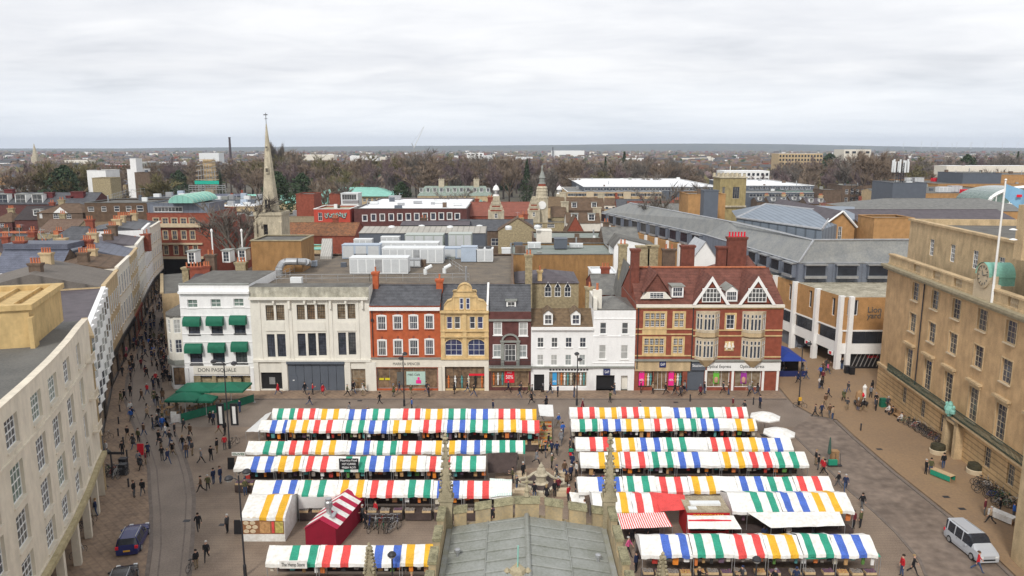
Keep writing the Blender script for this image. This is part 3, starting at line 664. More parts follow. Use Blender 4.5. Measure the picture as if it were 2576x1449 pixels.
# roof
zr=FY(1780,674,Y0+7).z;x0,x1=a-60,b-60
mb=MB();pitched(mb,x0+.1,x1-.1,Y0,Y0+14,ze,zr,over=.35);mb.box(x0,x1-.5,Y0+6.8,Y0+7.2,zr+.05,zr+.22,2);mb.build('roof',[m_redtile,m_redbrick,m_terra],t)
def crossgable(t,u0,u1,ua,ve,va,yf,wallm,barge,rm=None,depthk=None):
 pa,pb=FY(u0,ve,yf),FY(u1,ve,yf);pc=FY(ua,va,yf);ze_=pa.z;w=pb.x-pa.x;xc=(pa.x+pb.x)/2;h=pc.z-ze_
 run=(pc.z-ze)/((zr-ze)/7)+(Y0-yf)
 mb=MB();mb.poly([pa,pb,(xc,yf,pc.z)]);o=mb.build('gable',wallm,t)
 mb=MB()
 for sg in(-1,1):
  q=[(xc,yf-.3,pc.z+.05),(xc+sg*(w/2+.25),yf-.3,ze_-.15),(xc+sg*(w/2+.25),yf+1.6,ze_-.15),(xc,yf+run,pc.z+.05)]
  mb.hexa(q+[(x,y,z+.12) for x,y,z in q])
 mb.build('gable_roof',rm or m_redtile,o)
 if barge:
  mb=MB()
  for sg in(-1,1):
   q=[(xc,pc.z+.18),(xc+sg*(w/2+.35),ze_-.2),(xc+sg*(w/2-.12),ze_-.2),(xc,pc.z-.52)]
   mb.hexa([(x,yf-.38,z) for x,z in q]+[(x,yf-.31,z) for x,z in q])
  mb.build('bargeboard',m_paint,o)
 return o,xc,ze_
for(l0,l1,la) in((1835,2165,1997),(2292,2625,2470)):
 o,xc,z_=crossgable(t,1288+l0/4,1288+l1/4,1288+la/4,763,697,Y0-.1,m_redbrick,True)
 f=Fr([(xc-1.35,Y0-.25),(xc+1.35,Y0-.25)]);mb=MB();f.shell(mb,0,2.7,z_+.2,z_+2.2,.2);mb.build('window_bay',m_redbrick,o)
 window(f,.1,2.6,z_+.2,z_+2.1,o,m_paint,G_dark,5,3,rev=-.05,fw=.1,bar=.07)
dormer(t,FY(1842,745,Y0).x,ze+.35,1.6,1.5,Y0+.3,nx=5,nz=2);dormer(t,FY(1708,745,Y0).x,ze+.8,1.6,1.5,Y0+.9,nx=4,nz=2,gable=False)
o,xc,z_=crossgable(t,1288+1335/4,1288+1570/4,1288+1452/4,734,689,Y0+.7,m_redtile,False)
mb=MB();p0,p1=FY(1611,752,Y0+.5),FY(1690,752,Y0+.5);zt_=FY(1650,735,Y0+.5).z;mb.hexa([(p0.x,Y0+.5,p0.z),(p1.x,Y0+.5,p0.z),(p1.x-.3,Y0+2,p0.z),(p0.x+.3,Y0+2,p0.z),(p0.x+.9,Y0+.5,zt_),(p1.x-.9,Y0+.5,zt_),(p1.x-.9,Y0+2,zt_),(p0.x+.9,Y0+2,zt_)]);mb.build('dormer',m_cream,t)
f=Fr([(xc-.95,Y0+.42),(xc+.95,Y0+.42)]);window(f,0,1.9,p0.z+.1,zt_-.02,t,m_paint,G_dark,4,3,rev=-.02,fw=.08)
# right flank roof, a second higher roof and end gable behind
for(u,v0,v1,w,n) in((1598,626,700,1.15,0),(1730,617,684,1.9,0),(1815,620,684,1.3,0),(1854,596,680,2.7,6)):
 yy=Y0+(4.5 if u==1598 else 9.5);p=FY(u,v0,yy);chimney(p.x,yy,ze+1,p.z,w,1.0,mat('sooty red brick',(.19,.062,.042),.3,2,fine=9,stain=.3),t,n,m_shopred if n else None)
mb=MB();p0=FY(1790,690,Y0+9);pk=FY(1865,645,Y0+13);xe=x1-.2
mb.poly([(p0.x,Y0+8,ze+2),(xe+.3,Y0+8,ze+2),(xe-1,Y0+13,pk.z+.2),(pk.x,Y0+13,pk.z)]);mb.poly([(p0.x,Y0+8,ze+2),(pk.x,Y0+13,pk.z),(p0.x,Y0+18,ze+2)]);mb.poly([(p0.x,Y0+18,ze+2),(pk.x,Y0+13,pk.z),(xe-1,Y0+13,pk.z+.2),(xe+.3,Y0+18,ze+2)]);mb.poly([(xe+.3,Y0+8,ze+2),(xe+.3,Y0+18,ze+2),(xe-1,Y0+13,pk.z+.2)])
mb.build('rear_roof',m_redtile,t)
# shopfronts
band(t,'tan_fascia',a+.1,xm-.1,ZZ(933,1670),ZZ(907,1670),.12,m_tanst);band(t,'ledge',a,xm,ZZ(907,1670),ZZ(903,1670),.4,m_leadsheet)
gapsign(t,1666.5,916)
for k in(0,2):
 shopwin(t,sh[k],m_black,G_warm[1],2);r=sh[k];mannequins(t,(r[0]+.9,r[1]-.1,.6,3),3);pq=(r[0]+.1,r[0]+.85,.7,3.0);poster(t,pq,m_pink);text("40%",.42,FR,(pq[0]+pq[1])/2,1.5,m_letterw,-.26,t,width=.6);text("extra",.2,FR,(pq[0]+pq[1])/2,2.6,m_letterw,-.26,t)
 mb=MB()
 for i in range(6):s=r[0]+(r[1]-r[0])*i/6;FR.box(mb,s+.04,s+.26,.01,.03,r[3]+.1,r[3]+.42)
 mb.build('transom_lights',m_black,t)
window(FR,*sh[1],t,m_paint,G_warm,3,1,rev=.4,name='shop_door')
blk=band(t,'dark_shopfront',xm+.05,SX(1778),ZZ(931,1755),ZZ(909,1755),.14,m_pvc);text("Stazione",.55,FR,SX(1760),ZZ(919,1757),m_letterw,.15,blk,width=1.7);poster(t,sh[3],m_pvc,-.2,'dark_shopfront')
for i in range(5):q=sh[3][0]+.35+i*.38;poster(t,(q,q+.25,3.0,3.5),m_curt if False else G_curt[0],-.16,'door_light')
wf=band(t,'white_fascia',SX(1782),b,ZZ(932,1850),ZZ(911,1850),.2,m_paint)
for u in(1811,1895):text("Optical Express",.62,FR,SX(u),ZZ(921,u),m_black,.21,wf,width=3.3)
for k in(4,5):shopwin(t,sh[k],m_paint,G_warm[0],3)
band(t,'ledge',xm,b,ZZ(908,1850),ZZ(904,1850),.4,m_leadsheet)
for u,m in((1808,m_pgreen),(1878,m_ppurp)):
 q=SX(u);pq=(q-.4,q+.4,1.0,2.8);p_=poster(t,pq,m);text("FREE",.3,FR,q,2.6,m_letterw,-.26,p_,width=.6)
 mb=MB();mb.lathe([(.26,-.35),(.3,0),(.25,.3),(.02,.42)],FR.pt(q,-.26,1.55),10);[None];mb.v=[(x,min(y,Y0+.3),z) for x,y,z in mb.v];mb.build('poster_face',m_skin,p_)
for u in(1780,1848,1925,1962):band(t,'pier',SX(u)-.15,SX(u)+.15,.05,ZZ(931,1850),.12,m_paint)
# ================================================================ curved cream building at the left edge
ZL=17.4
FL=Fr([(-28.2,33),(-29.6,38.5),(-31.0,44.3),(-32.6,50),(-34.3,55.5),(-36.2,61),(-38.1,66),(-39.1,69)])
t=thing('curved_office_building','curved cream building with rows of metal windows above an open arcade','building',(-36,55,0))
rows=[[(197,887),(168,928),(134,975),(94,1030),(32,1098)],[(207,985),(178,1029),(146,1079),(106,1149),(45,1233)],[(187,1119),(156,1181),(117,1258),(57,1345)],[(193,1214),(164,1279),(127,1365)]]
cs=[[],[],[],[],[],[]]
zr_=[]
for i,r in enumerate(rows):
 q=[FL.uv(*p) for p in r];zr_.append(sum(z for _,z in q)/len(q))
sc_cols=[FL.uv(*p)[0] for p in rows[0]]
sc_all=sc_cols+[sc_cols[-1]-4.3,sc_cols[-1]-8.6]
hs=[]
for k,(zc,h) in enumerate(zip(zr_,(2.0,2.5,2.4,2.0))):
 for s in sc_all:
  if s-1.2<.4:continue
  wd=1.15 if s!=sc_cols[0] else.85
  hs.append((s-wd,s+wd,zc-h/2,zc+h/2))
mb=MB();FL.wall(mb,0,FL.len,4.6,ZL,hs,rev=.3);FL.shell(mb,0,FL.len,.0,ZL-1.0,26,top=False)
mb.build('wall',m_leftren,t)
mb=MB();N=14;top=[FL.pt(FL.len*i/N,-.5,16.4) for i in range(N+1)]
mb.poly(top+[(-66,74,16.4),(-56,33,16.4)]);mb.build('roof_deck',mat('dark asphalt roof',(.10,.10,.095),scale=.25,c2=(.17,.165,.15),fine=20),t)
mb=MB();FL.box(mb,0,FL.len,-.5,.06,ZL,ZL+.1);FL.box(mb,0,FL.len,-.5,-.45,16.3,ZL);mb.build('coping',m_leftren,t)
for z,n,h in((sum(zr_[0:2])/2+.1,.12,.12),(zr_[3]-1.35,.1,.12)):mb=MB();FL.box(mb,0,FL.len,0,n,z,z+h);mb.build('string_course',m_leftren,t)
mb=MB();FL.box(mb,0,FL.len,-.2,.5,4.2,4.6);mb.build('ledge',mat('lichened ledge',(.50,.42,.26),scale=2,c2=(.28,.24,.13)),t)
for h in hs:window(FL,*h,t,m_paint,G_dark+G_green,4,4,rev=.28,fw=.06,bar=.045,sill=m_leftren,sd=.1)
mb=MB();s=1.5
while s<FL.len:
 mb=MB();FL.box(mb,s-.28,s+.28,-.4,.15,0,4.15);s+=4.6;mb.build('arcade_pier',m_leftren,t)
mb=MB();FL.box(mb,0,FL.len,-3.6,-3.4,0,4.1);mb.build('arcade_back_wall',m_leftren,t)
for k in range(6):
 s=1.8+k*5;mb=MB();FL.box(mb,s,s+3.6,-3.38,-3.3,.4,3.3);mb.build('shop_window',G_dark[k%3],t)
mb=MB();FL.box(mb,0,FL.len,-3.6,0.0,4.1,4.16);mb.build('arcade_soffit',m_leftren,t)
# plaster framed bay at the far end with little balconies
for z in zr_[0:3]:
 s=FL.len-1.9;mb=MB();FL.box(mb,s-.9,s+.9,.0,.55,z-1.55,z-1.4);
 for k in range(9):FL.box(mb,s-.88+k*.21,s-.84+k*.21,.48,.52,z-1.4,z-.8)
 FL.box(mb,s-.9,s+.9,.47,.53,z-.8,z-.75);mb.build('balcony',m_leftren,t)
# rendered block on the roof
P1,P2=G(82,873,16.4),G(160,806,16.4);dirv=(P2-P1).normalized();nrm=Vector((dirv.y,-dirv.x,0));P3=P2-nrm*16;P4=P1-nrm*16
zt=FY(75,779,P1.y).z
pl=[P1,P2,P3,P4];mb=MB();mb.prism([(p.x,p.y) for p in pl],16.38,zt);ob=mb.build('roof_block',m_yelren,t)
mb=MB();ins=lambda f0,f1:P1+(P2-P1)*f0+(P4-P1)*f1
for(a0,b0,a1,b1) in((-.02,-.02,1.02,.035),(-.02,.965,1.02,1.02),(-.02,.035,.05,.965),(.95,.035,1.02,.965)):
 mb.prism([tuple(ins(a0,b0)[:2]),tuple(ins(a1,b0)[:2]),tuple(ins(a1,b1)[:2]),tuple(ins(a0,b1)[:2])],zt,zt+.45)
mb.build('block_parapet',m_yelren,ob)
mb=MB()
for k in range(7):f0=.09+k*.12;mb.prism([tuple(ins(.06,f0)[:2]),tuple(ins(.94,f0)[:2]),tuple(ins(.94,f0+.012)[:2]),tuple(ins(.06,f0+.012)[:2])],zt,zt+.3)
mb.build('roof_rib',m_yelren,ob)
mb=MB();q=P1+dirv*.2+nrm*.0;mb.prism([tuple((P1-dirv*.6+nrm*.35)[:2]),tuple((P1+dirv*.7+nrm*.35)[:2]),tuple((P1+dirv*.7)[:2]),tuple((P1-dirv*.6)[:2])],16.4,zt-.6);mb.build('corner_pier',m_yelren,ob)
# ================================================================ left side of the shopping street running away
def street(name,label,pts,z,depth,wm,rows_,nwin,ww,wh,z0=4.2,flip=False,roofm=m_slatepu,rise=.9,fm=m_paint,shopm=m_black,gm=None,group=None,over=.1,nx=2,nz=2):
 f=Fr(pts,flip=flip);p0=f.pt(f.len/2,-depth/2,0);t=thing(name,label,'building',p0,group)
 if rise>.5:
  for k in range(2):q=f.pt(f.len*(.25+.5*k),-depth/2,0);chimney(q[0],q[1],z,z+rise+rnd.uniform(1,2),1.6,.8,rnd.choice([m_redbrick,m_brown,m_tanst]),t,4)
 hs=[(f.len*(k+.5)/nwin-ww/2,f.len*(k+.5)/nwin+ww/2,zz,zz+wh) for zz in rows_ for k in range(nwin)]
 mb=MB();f.wall(mb,0,f.len,z0,z,hs,rev=.15);f.shell(mb,0,f.len,0,z,depth,top=False);mb.build('wall',wm,t)
 for h in hs:window(f,*h,t,fm,gm or G_dark,nx,nz,rev=.03,fw=.05,bar=.03,sill=m_sill,sd=.2)
 mb=MB();f.box(mb,0,f.len,-.3,.25,z,z+.25);mb.build('cornice',wm,t)
 mb=MB();a,b,c,d=f.pt(0,-.3,z),f.pt(f.len,-.3,z),f.pt(f.len,-depth,z),f.pt(0,-depth,z);e,g_=f.pt(.02,-depth/2,z+rise),f.pt(f.len-.02,-depth/2,z+rise)
 mb.poly([a,b,g_,e]);mb.poly([c,d,e,g_]);mb.poly([a,e,d]);mb.poly([b,c,g_]);mb.build('roof',roofm,t)
 mb=MB();f.wall(mb,0,f.len,0,z0-.7,[(f.len*(k+.1)/2,f.len*(k+.9)/2,.4,z0-1.1) for k in range(2)],rev=.2);f.box(mb,0,f.len,-.2,.2,z0-.7,z0);mb.build('shopfront',shopm,t)
 for k in range(2):
  m=MB();m.poly([f.pt(f.len*(k+.1)/2,-.12,.4),f.pt(f.len*(k+.9)/2,-.12,.4),f.pt(f.len*(k+.9)/2,-.12,z0-1.1),f.pt(f.len*(k+.1)/2,-.12,z0-1.1)]);m.build('shop_window',G_warm[k],t)
 return t,f
SL=[(-39.6,70.2),(-44.5,78),(-56,103.5),(-61,117),(-65.5,130),(-70,142),(-75.3,156),(-80,169),(-84.5,184)]
def seg(i):return[SL[i],SL[i+1]]
t,f=street('narrow_stone_building','narrow brown stone building squeezed beside the curved cream offices',seg(0),15.3,14,m_tanst,(5.2,8.6,11.8),2,1.2,2,roofm=m_flat,rise=.1)
t,f=street('white_modern_building','white building with stepped saw tooth bays along the shopping street',seg(1),14.0,24,m_white,(),1,1,1,roofm=m_slatepu,rise=.05)
nb=7;L_=f.len/nb
for k in range(nb):
 mb=MB();s=k*L_;P=[f.pt(s+.1,0,0)[:2],f.pt(s+L_*.75,.6,0)[:2],f.pt(s+L_-.1,0,0)[:2]];ff=Fr(P);ff.curved=False
 hs=[(.3,ff.c[1]-.3,z,z+1.9) for z in(5.2,8.3,11.3)];ff.wall(mb,0,ff.len,4.6,13.9,hs,rev=.1);mb.prism(P,13.9,14.15);mb.prism(P,4.5,4.6);o=mb.build('saw_tooth_bay',m_white,t)
 for h in hs:window(ff,*h,o,m_paint,G_curt+G_dark,2,2,rev=.1,fw=.1)
nm=['tan','pale brown','buff']
street('tan_street_building','tan stone building with tall slim windows next to the white bays',seg(2),14.2,17,m_tanst,(5.6,9.4),7,.9,2.6,roofm=mat('ribbed grey tile',(.17,.15,.13),.15,.6,bands='y',bw=.9,bd=.6),rise=2.2)
street('pillared_bank_building','pale brown stone building with large glazed bays in the shopping street',seg(3),14.6,10,m_ivory,(5.6,10.2),5,1.2,3.0,roofm=m_browntile)
street('buff_street_building','buff brick shop with narrow windows halfway up the shopping street',seg(4),14.4,13,m_tanst,(5.4,8.5,11.3),5,1.0,1.8,shopm=m_redbrick,roofm=m_slatebl,rise=2)
street('cream_street_building','pale stone fronted shop before the white house in the street',seg(5),15.0,10,m_cream,(5.6,9.2,12.2),5,1.0,2.0,roofm=m_slatepu)
street('white_street_house','tall bright white house front far up the shopping street',seg(6),16.4,10,m_white,(5.4,8.6,11.8),5,1.0,2.0,roofm=m_slate)
street('cream_end_house','ivory house with black lower front at the street end',seg(7),15.4,10,m_ivory,(5.4,8.6,11.8),5,1.0,2.0,roofm=m_slate,shopm=m_black)
# right side of the street, seen only as edges behind the restaurant
0 and street('street_corner_shop','low brown roofed shop on the right side of the street',[(-88,190),(-70.5,152),],11.5,12,m_brown,(5,8.3),8,1,1.8,roofm=m_browntile,flip=False)
street('lane_side_building','plain wall building behind the restaurant facing the street',[(-68.5,148),(-59.5,128)],8.5,14,m_tanst,(5,),5,1,1.8,roofm=m_flat,rise=.1)
# ================================================================ guildhall at the right
FG=Fr([(50.22,101.2),(46.7,58)])
AW=[(1485,378),(1680,450),(1895,532),(2158,630),(2448,737)]
BW=[(1452,695),(1648,787),(1861,885),(2118,1002),(2405,1130)]
CWn=[(1410,1095),(1602,1190),(1812,1310)]
def L4(p,b=g4):return(b[0]+p[0]/4,b[1]+p[1]/4)
sA=[FG.uv(*L4(p))[0] for p in AW];zA=sum(FG.uv(*L4(p))[1] for p in AW)/5;zB=sum(FG.uv(*L4(p))[1] for p in BW)/5;zC=sum(FG.uv(*L4(p))[1] for p in CWn)/3
sB=[FG.uv(*L4(p))[0] for p in BW]
d_=sum((b-a) for a,b in zip(sA,sA[1:]))/4;S_=[(a+b)/2 for a,b in zip(sA,sB)];S_+=[S_[-1]+d_,S_[-1]+2*d_]
zc0=17.2
t=thing('guildhall','big buff stone civic hall with clock and long iron balcony on the right','building',(52,82,0))
hs=[]
for s in S_:
 if s+.6>FG.len:continue
 hs+=[(s-.9,s+.9,zA-1.15,zA+1.05,'a'),(s-.9,s+.9,zB-1.15,zB+1.15,'a'),(s-.9,s+.9,zC-1.8,zC+1.75,'c')]
zg=4.1
dS=FG.uv(2408,1120)[0]
low=[(s-.6,s+.6,1.3,3.4) for s in S_[:3] if abs(s-dS)>2.2]+[(dS+4.2*k+1.5,dS+4.2*k+2.7,1.3,3.4) for k in(1,2)]
low=[h for h in low if h[1]<FG.len]
mb=MB();FG.wall(mb,0,FG.len,zg,zc0,[h[:4] for h in hs],rev=.25);FG.shell(mb,0,FG.len,0,zc0,30,top=False);mb.build('wall',m_guild,t)
mb=MB();FG.wall(mb,0,FG.len,0,zg,[h for h in low]+[(dS-.9,dS+.9,.0,3.7)],n=.18,rev=.4);mb.poly([FG.pt(0,.18,0),FG.pt(0,0,0),FG.pt(0,0,zg),FG.pt(0,.18,zg)]);mb.build('rusticated_base',m_guildlow,t)
for h in hs:window(FG,*h[:4],t,m_sill,G_dark,3,4 if h[4]=='a' else 6,rev=.23,fw=.05,bar=.022,sill=m_sill,sd=.22)
for h in low:window(FG,*h,t,m_sill,G_dark,3,4,rev=.2,fw=.05,bar=.025,n=.18)
for h in hs:
 mb=MB();a,b,c,d=h[:4]
 for q in((a-.16,a-.02,c,d),(b+.02,b+.16,c,d),(a-.16,b+.16,d+.02,d+.16)):FG.box(mb,q[0],q[1],0,.05,q[2],q[3])
 if h[4]=='c':FG.box(mb,a-.5,b+.5,0,.4,d+.55,d+.8);FG.box(mb,a-.3,b+.3,0,.12,d+.2,d+.55)
 mb.build('window_surround',m_guildst,t)
for z,n,h_ in((zc0-.1,.5,.35),(zc0+.25,.85,.3),(zg-.25,.35,.35)):mb=MB();FG.box(mb,-.4 if z>10 else-.1,FG.len,.0,n,z,z+h_);mb.build('cornice',m_stone if z>10 else m_guildst,t)
mb=MB();FG.box(mb,.2,FG.len,-.55,.15,zc0+.55,zc0+.75);FG.box(mb,.2,FG.len,-.6,.2,zc0+1.75,zc0+1.95)
sb=[FG.uv(*L4((1507,85)),-.2)[0],FG.uv(*L4((1705,145)))[0],FG.uv(*L4((1922,210)))[0],FG.uv(*L4((2482,390)))[0]]
cs_=FG.uv(*L4((2200,195)))[0]
prev=.2
for s in sb+[FG.len+2]:
 a,b=s-.9,s+.9
 e=min(a,FG.len)
 FG.box(mb,prev,e,-.45,.05,zc0+.75,zc0+1.75);prev=b
mb.build('parapet',m_guildst,t)
for s in sb:
 m=MB()
 for k in range(5):p=FG.pt(s-.68+k*.34,-.2,zc0+.75);m.lathe([(.1,0),(.07,.15),(.13,.4),(.06,.8),(.1,1.0)],p,8)
 m.build('baluster',m_sill,t)
# attic storey set back
FA=Fr([(50.9+3.4,103),(47.2+3.4,58)]);p=ray(2282,575)
sa0=FA.uv(2282,650)[0];zat=23.2
aw=[FA.uv(h4[0]+x/4,h4[1]+y/4) for x,y in((1637,1290),(1847,1342),(2075,1400))];aw+=[(aw[-1][0]+(aw[-1][0]-aw[0][0])/2*k,aw[-1][1]) for k in(1,2)]
mb=MB();hh=[(s-.6,s+.6,zc0+2.1,zc0+4.2) for s,z in aw if s<FA.len];FA.wall(mb,sa0,FA.len,zc0,zat,hh,rev=.2);FA.shell(mb,sa0,FA.len,zc0,zat-.6,24,top=True,ti=1);mb.build('attic_wall',[m_guildst,m_flat],t)
for h in hh:window(FA,*h,t,m_paint,G_dark,3,4,rev=.18,fw=.07,bar=.045)
mb=MB();FA.box(mb,sa0-.2,FA.len,-.5,.25,zat-.02,zat+.25);mb.poly([FA.pt(sa0,-.5,zat),FA.pt(sa0-.2,-24,zat),FA.pt(sa0+.4,-24,zat),FA.pt(sa0+.4,-.5,zat)]);FA.box(mb,sa0-.1,sa0+.4,-24,-.5,zat-.6,zat+.2);mb.build('coping',m_guildst,t)
# low roof behind the parapet
mb=MB();mb.poly([FG.pt(0,-.5,zc0+.3),FG.pt(FG.len,-.5,zc0+.3),FG.pt(FG.len,-30,zc0+.3),FG.pt(0,-30,zc0+.3)]);mb.build('roof_deck',m_flat,t)
# clock
zk=FG.uv(*L4((2200,195)))[1]
m=MB();c=FG.pt(cs_,.1,zk);ax=Vector(FG.pt(cs_,1,zk))-Vector(FG.pt(cs_,0,zk));sx_=Vector(FG.pt(cs_+1,0,0))-Vector(FG.pt(cs_,0,0))
def disc(m,r0,r1,n0,n1,N=24,mi=0):
 P=[[Vector(c)+ax*n_+sx_*(r*math.cos(6.2832*k/N))+Vector((0,0,r*math.sin(6.2832*k/N))) for k in range(N)] for r,n_ in((r0,n0),(r1,n1))]
 for k in range(N):j=(k+1)%N;m.poly([P[0][k],P[0][j],P[1][j],P[1][k]],mi)
disc(m,1.3,1.3,-.6,.25);disc(m,1.3,1.08,.25,.3);disc(m,1.08,.01,.22,.22,mi=0)
ck=m.build('clock',m_sill,t)
m=MB()
for k in range(12):
 a=6.2832*k/12;q=Vector((0,0,math.sin(a)))+sx_*math.cos(a);m.tube(Vector(c)+ax*.25+q*.75,Vector(c)+ax*.25+q*1.0,.05,.05,4)
m.build('hour_mark',m_letterg,ck)
m=MB()
for a,r in((2.0,.6),(.25,.85)):q=Vector((0,0,math.sin(a)))+sx_*math.cos(a);m.tube(Vector(c)+ax*.27,Vector(c)+ax*.27+q*r,.06,.03,4)
m.build('clock_hand',m_letterg,ck)
m=MB();N=12
for k in range(N):
 a0,a1=R(180*k/N),R(180*(k+1)/N);r=1.35
 f_=lambda a,n_:Vector(c)+ax*n_+sx_*(r*math.cos(a))+Vector((0,0,r*math.sin(a)))
 m.poly([f_(a0,.35),f_(a1,.35),f_(a1,-2.2),f_(a0,-2.2)])
P=[f_(R(180*k/N),-2.2) for k in range(N+1)];m.poly(P);m.poly([f_(R(180*k/N),-.6) for k in range(N+1)])
m.box(c[0]+.6,c[0]+2.2,c[1]-1.3,c[1]+1.3,zk-.9,zk+.02)
m.build('copper_hood',mat('smooth green copper',(.22,.47,.38),.15,.6),ck)
m=MB();FG.box(m,cs_-1.9,cs_+1.9,-.5,.22,zc0+.56,zk-.7);FG.box(m,cs_-1.35,cs_+1.35,-.5,.2,zk-.7,zk+.1);m.build('clock_plinth',m_sill,t)
# iron balcony with crest, door, drain pipes
b0=FG.uv(2250,945)[0];m=MB();FG.box(m,b0,FG.len,.02,1.0,zg+.12,zg+.35);bl=m.build('balcony',m_guildst,t)
m=MB();s=b0
FG.box(m,b0,FG.len,.95,1.0,zg+1.3,zg+1.36);FG.box(m,b0,FG.len,.95,1.0,zg+.5,zg+.54)
while s<FG.len:FG.box(m,s,s+.05,.95,1.0,zg+.35,zg+1.3);s+=.2
m.build('balcony_railing',mat('green grey iron',(.03,.06,.05),.2),bl)
m=MB();p=Vector(FG.pt(dS,1.15,zg+1.1))
for dx,dz,r in((0,0,.45),(0,.6,.25),(-.6,0,.28),(.6,0,.28),(-.75,.45,.16),(.75,.45,.16),(0,-.5,.25)):m.lathe([(r,-r),(r*1.1,0),(r*.6,r),(.02,r*1.3)],p+sx_*dx+Vector((0,0,dz)),8)
m.build('crest',m_copper,bl)
m=MB();FG.box(m,dS-1.5,dS-.9,.18,1.0,0,zg+.1);FG.box(m,dS+.9,dS+1.5,.18,1.0,0,zg+.1);FG.box(m,dS-1.5,dS+1.5,.18,1.0,3.7,zg+.1);po=m.build('portal',m_guildst,t)
text("THE GUILDHALL",.28,FG,dS,4.1,m_letterg,1.01,po,width=2.2)
m=MB();FG.box(m,dS-.88,dS+.88,-.1,.1,0,3.68);
dd=m.build('door',m_black,t)
m=MB();
for k in(-1,1):
 for z in(.3,1.4,2.5):FG.box(m,dS+k*.44-.3,dS+k*.44+.3,.1,.14,z,z+.9)
m.build('door_panel',m_iron,dd)
for u,v in((g4[0]+1575/4,g4[1]+400/4),):
 s=FG.uv(u,v)[0];m=MB();m.tube(FG.pt(s,.12,0.1),FG.pt(s,.12,zc0-.1),.07);m.build('drainpipe',m_iron,t)
# flag pole with blue flag, dishes
pb=FG.pt(FG.uv(2508,660)[0],-3.0,zc0+1);ptop=FY(2530,455,pb[1])
t2=thing('flagpole','tall white flagpole rising behind the clock on the civic hall','flagpole',(ptop.x,pb[1],zc0+.3));m=MB();m.tube((ptop.x,pb[1],zc0+.3),(ptop.x,pb[1],ptop.z),.13,.07,8);m.build('pole',m_paint,t2);m=MB();m.lathe([(.05,0),(.14,.1),(.02,.22)],(ptop.x,pb[1],ptop.z),8);m.build('finial',m_paint,t2)
m=MB();nx_,nz_=8,4
g_=[[(ptop.x+.1+i*.26,pb[1]+.25*math.sin(i*.9)*(i/8),ptop.z-.3-j*.32-i*.09-.03*i*j) for i in range(nx_+1)] for j in range(nz_+1)]
for j in range(nz_):
 for i in range(nx_):m.poly([g_[j+1][i],g_[j+1][i+1],g_[j][i+1],g_[j][i]])
fl=m.build('flag',mat('sky blue flag',(.22,.42,.60),.06),t2)
m=MB();a_=g_[1][4];m.box(a_[0]-.15,a_[0]+.35,a_[1]-.35,a_[1]-.3,a_[2]-.45,a_[2]-.2);m.build('emblem',m_shopred,fl)
t2=thing('roof_hut','small stone roof hut with satellite dish at the right edge','roof hut',(58,74,zc0));m=MB();p=FY(2552,640,72);m.box(p.x,p.x+6,71,72.2,zat-.6,FY(2552,517,71).z);m.build('wall',m_guildst,t2)
for v in(578,603):m=MB();q=FY(2549,v,70.8);m.lathe([(.35,0),(.3,.05),(.1,.12)],(q.x,q.y,q.z),10);m.build('dish',m_paint,t2)
# stone corner of the nearer building at the right edge
t2=thing('corner_stone_building','pale stone building corner cut off by the right edge','building',(33,50,0))
f2=Fr([(40.6,57.5),(39.6,48)]);zt2=f2.uv(2565,1020)[1];m=MB();hs2=[(4.0,5.1,z,z+1.9) for z in(1.5,4.6,7.7,10.8)]+[(6.8,7.9,z,z+1.9) for z in(1.5,4.6,7.7)]
f2.wall(m,0,f2.len,0,13.2,hs2);f2.shell(m,0,f2.len,0,13.2,12);m.build('wall',m_tanst,t2)
for h in hs2:window(f2,*h,t2,m_paint,G_dark,2,3)
# ================================================================ shopping centre (grey roofs) at the right
YB=111.5
LB=Fr([(49.3,YB),(64,YB)]);LA=Fr([(44.6,136),(49.3,YB)])
def zb(v):return FY(2190,v,YB).z
z5,z4,z3,z2=zb(748),zb(830),zb(864),zb(890)
t=thing('shopping_centre','ochre brick shopping centre with grey metal roofs and white columns','building',(52,130,0))
m=MB();LB.wall(m,0,LB.len,z4,z5,[(.5,2.1,z4+2.2,z5-.4)],rev=.3);LA.wall(m,0,LA.len,z4,z5,[(a,a+.9,z4+1.6,z5-.6) for a in(3.6,9.6,15.6,21.8)],rev=.3)
m.poly([LA.pt(0,0,z5),LA.pt(LA.len,0,z5),LB.pt(LB.len,0,z5),(64,150,z5),(44,150,z5)],1);m.build('brick_storey',[m_ochre,mat('stained pale roof',(.50,.46,.36),scale=.6,c2=(.22,.20,.15),fine=5)],t)
window(LB,.5,2.1,z4+2.2,z5-.4,t,m_paint,G_dark,1,1,rev=.28);
for a in(3.6,9.6,15.6,21.8):window(LA,a,a+.9,z4+1.6,z5-.6,t,m_paint,G_dark,1,1,rev=.28)
for f in(LA,LB):
 m=MB();f.box(m,0,f.len,-.05,.12,z4-.22,z4);f.box(m,0,f.len,-.4,.1,z2,z3);m.build('white_band',m_paint,t)
 m=MB();f.box(m,0,f.len,-.8,-.1,z3,z4-.22);m.build('window_wall',m_ochre,t)
for k,(f,a,b) in enumerate(((LA,.8,4.8),(LA,6.6,11.2),(LA,12.8,17.2),(LA,19.6,24),(LB,1.6,7.2),(LB,7.8,13))):
 m=MB();f.box(m,a,b,-.1,.12,z3+.05,z4-.25);o=m.build('window',m_dark,t)
 m=MB()
 for q in range(4):s=a+(b-a)*q/3;f.box(m,s-.03,s+.03,.12,.15,z3+.05,z4-.25)
 m.build('mullion',m_iron,o)
for f,s in((LA,.2),(LA,5.7),(LA,12),(LA,18.4),(LA,24.6),(LB,.95)):
 m=MB();f.box(m,s-.32,s+.32,-.2,.62,0,z5+.15);m.build('column',m_paint,t)
m=MB();LA.box(m,0,LA.len,-6,-5.8,0,z2);LB.box(m,.2,LB.len,-.9,-.8,0,z2);m.build('ground_floor_wall',m_darkbrick,t)
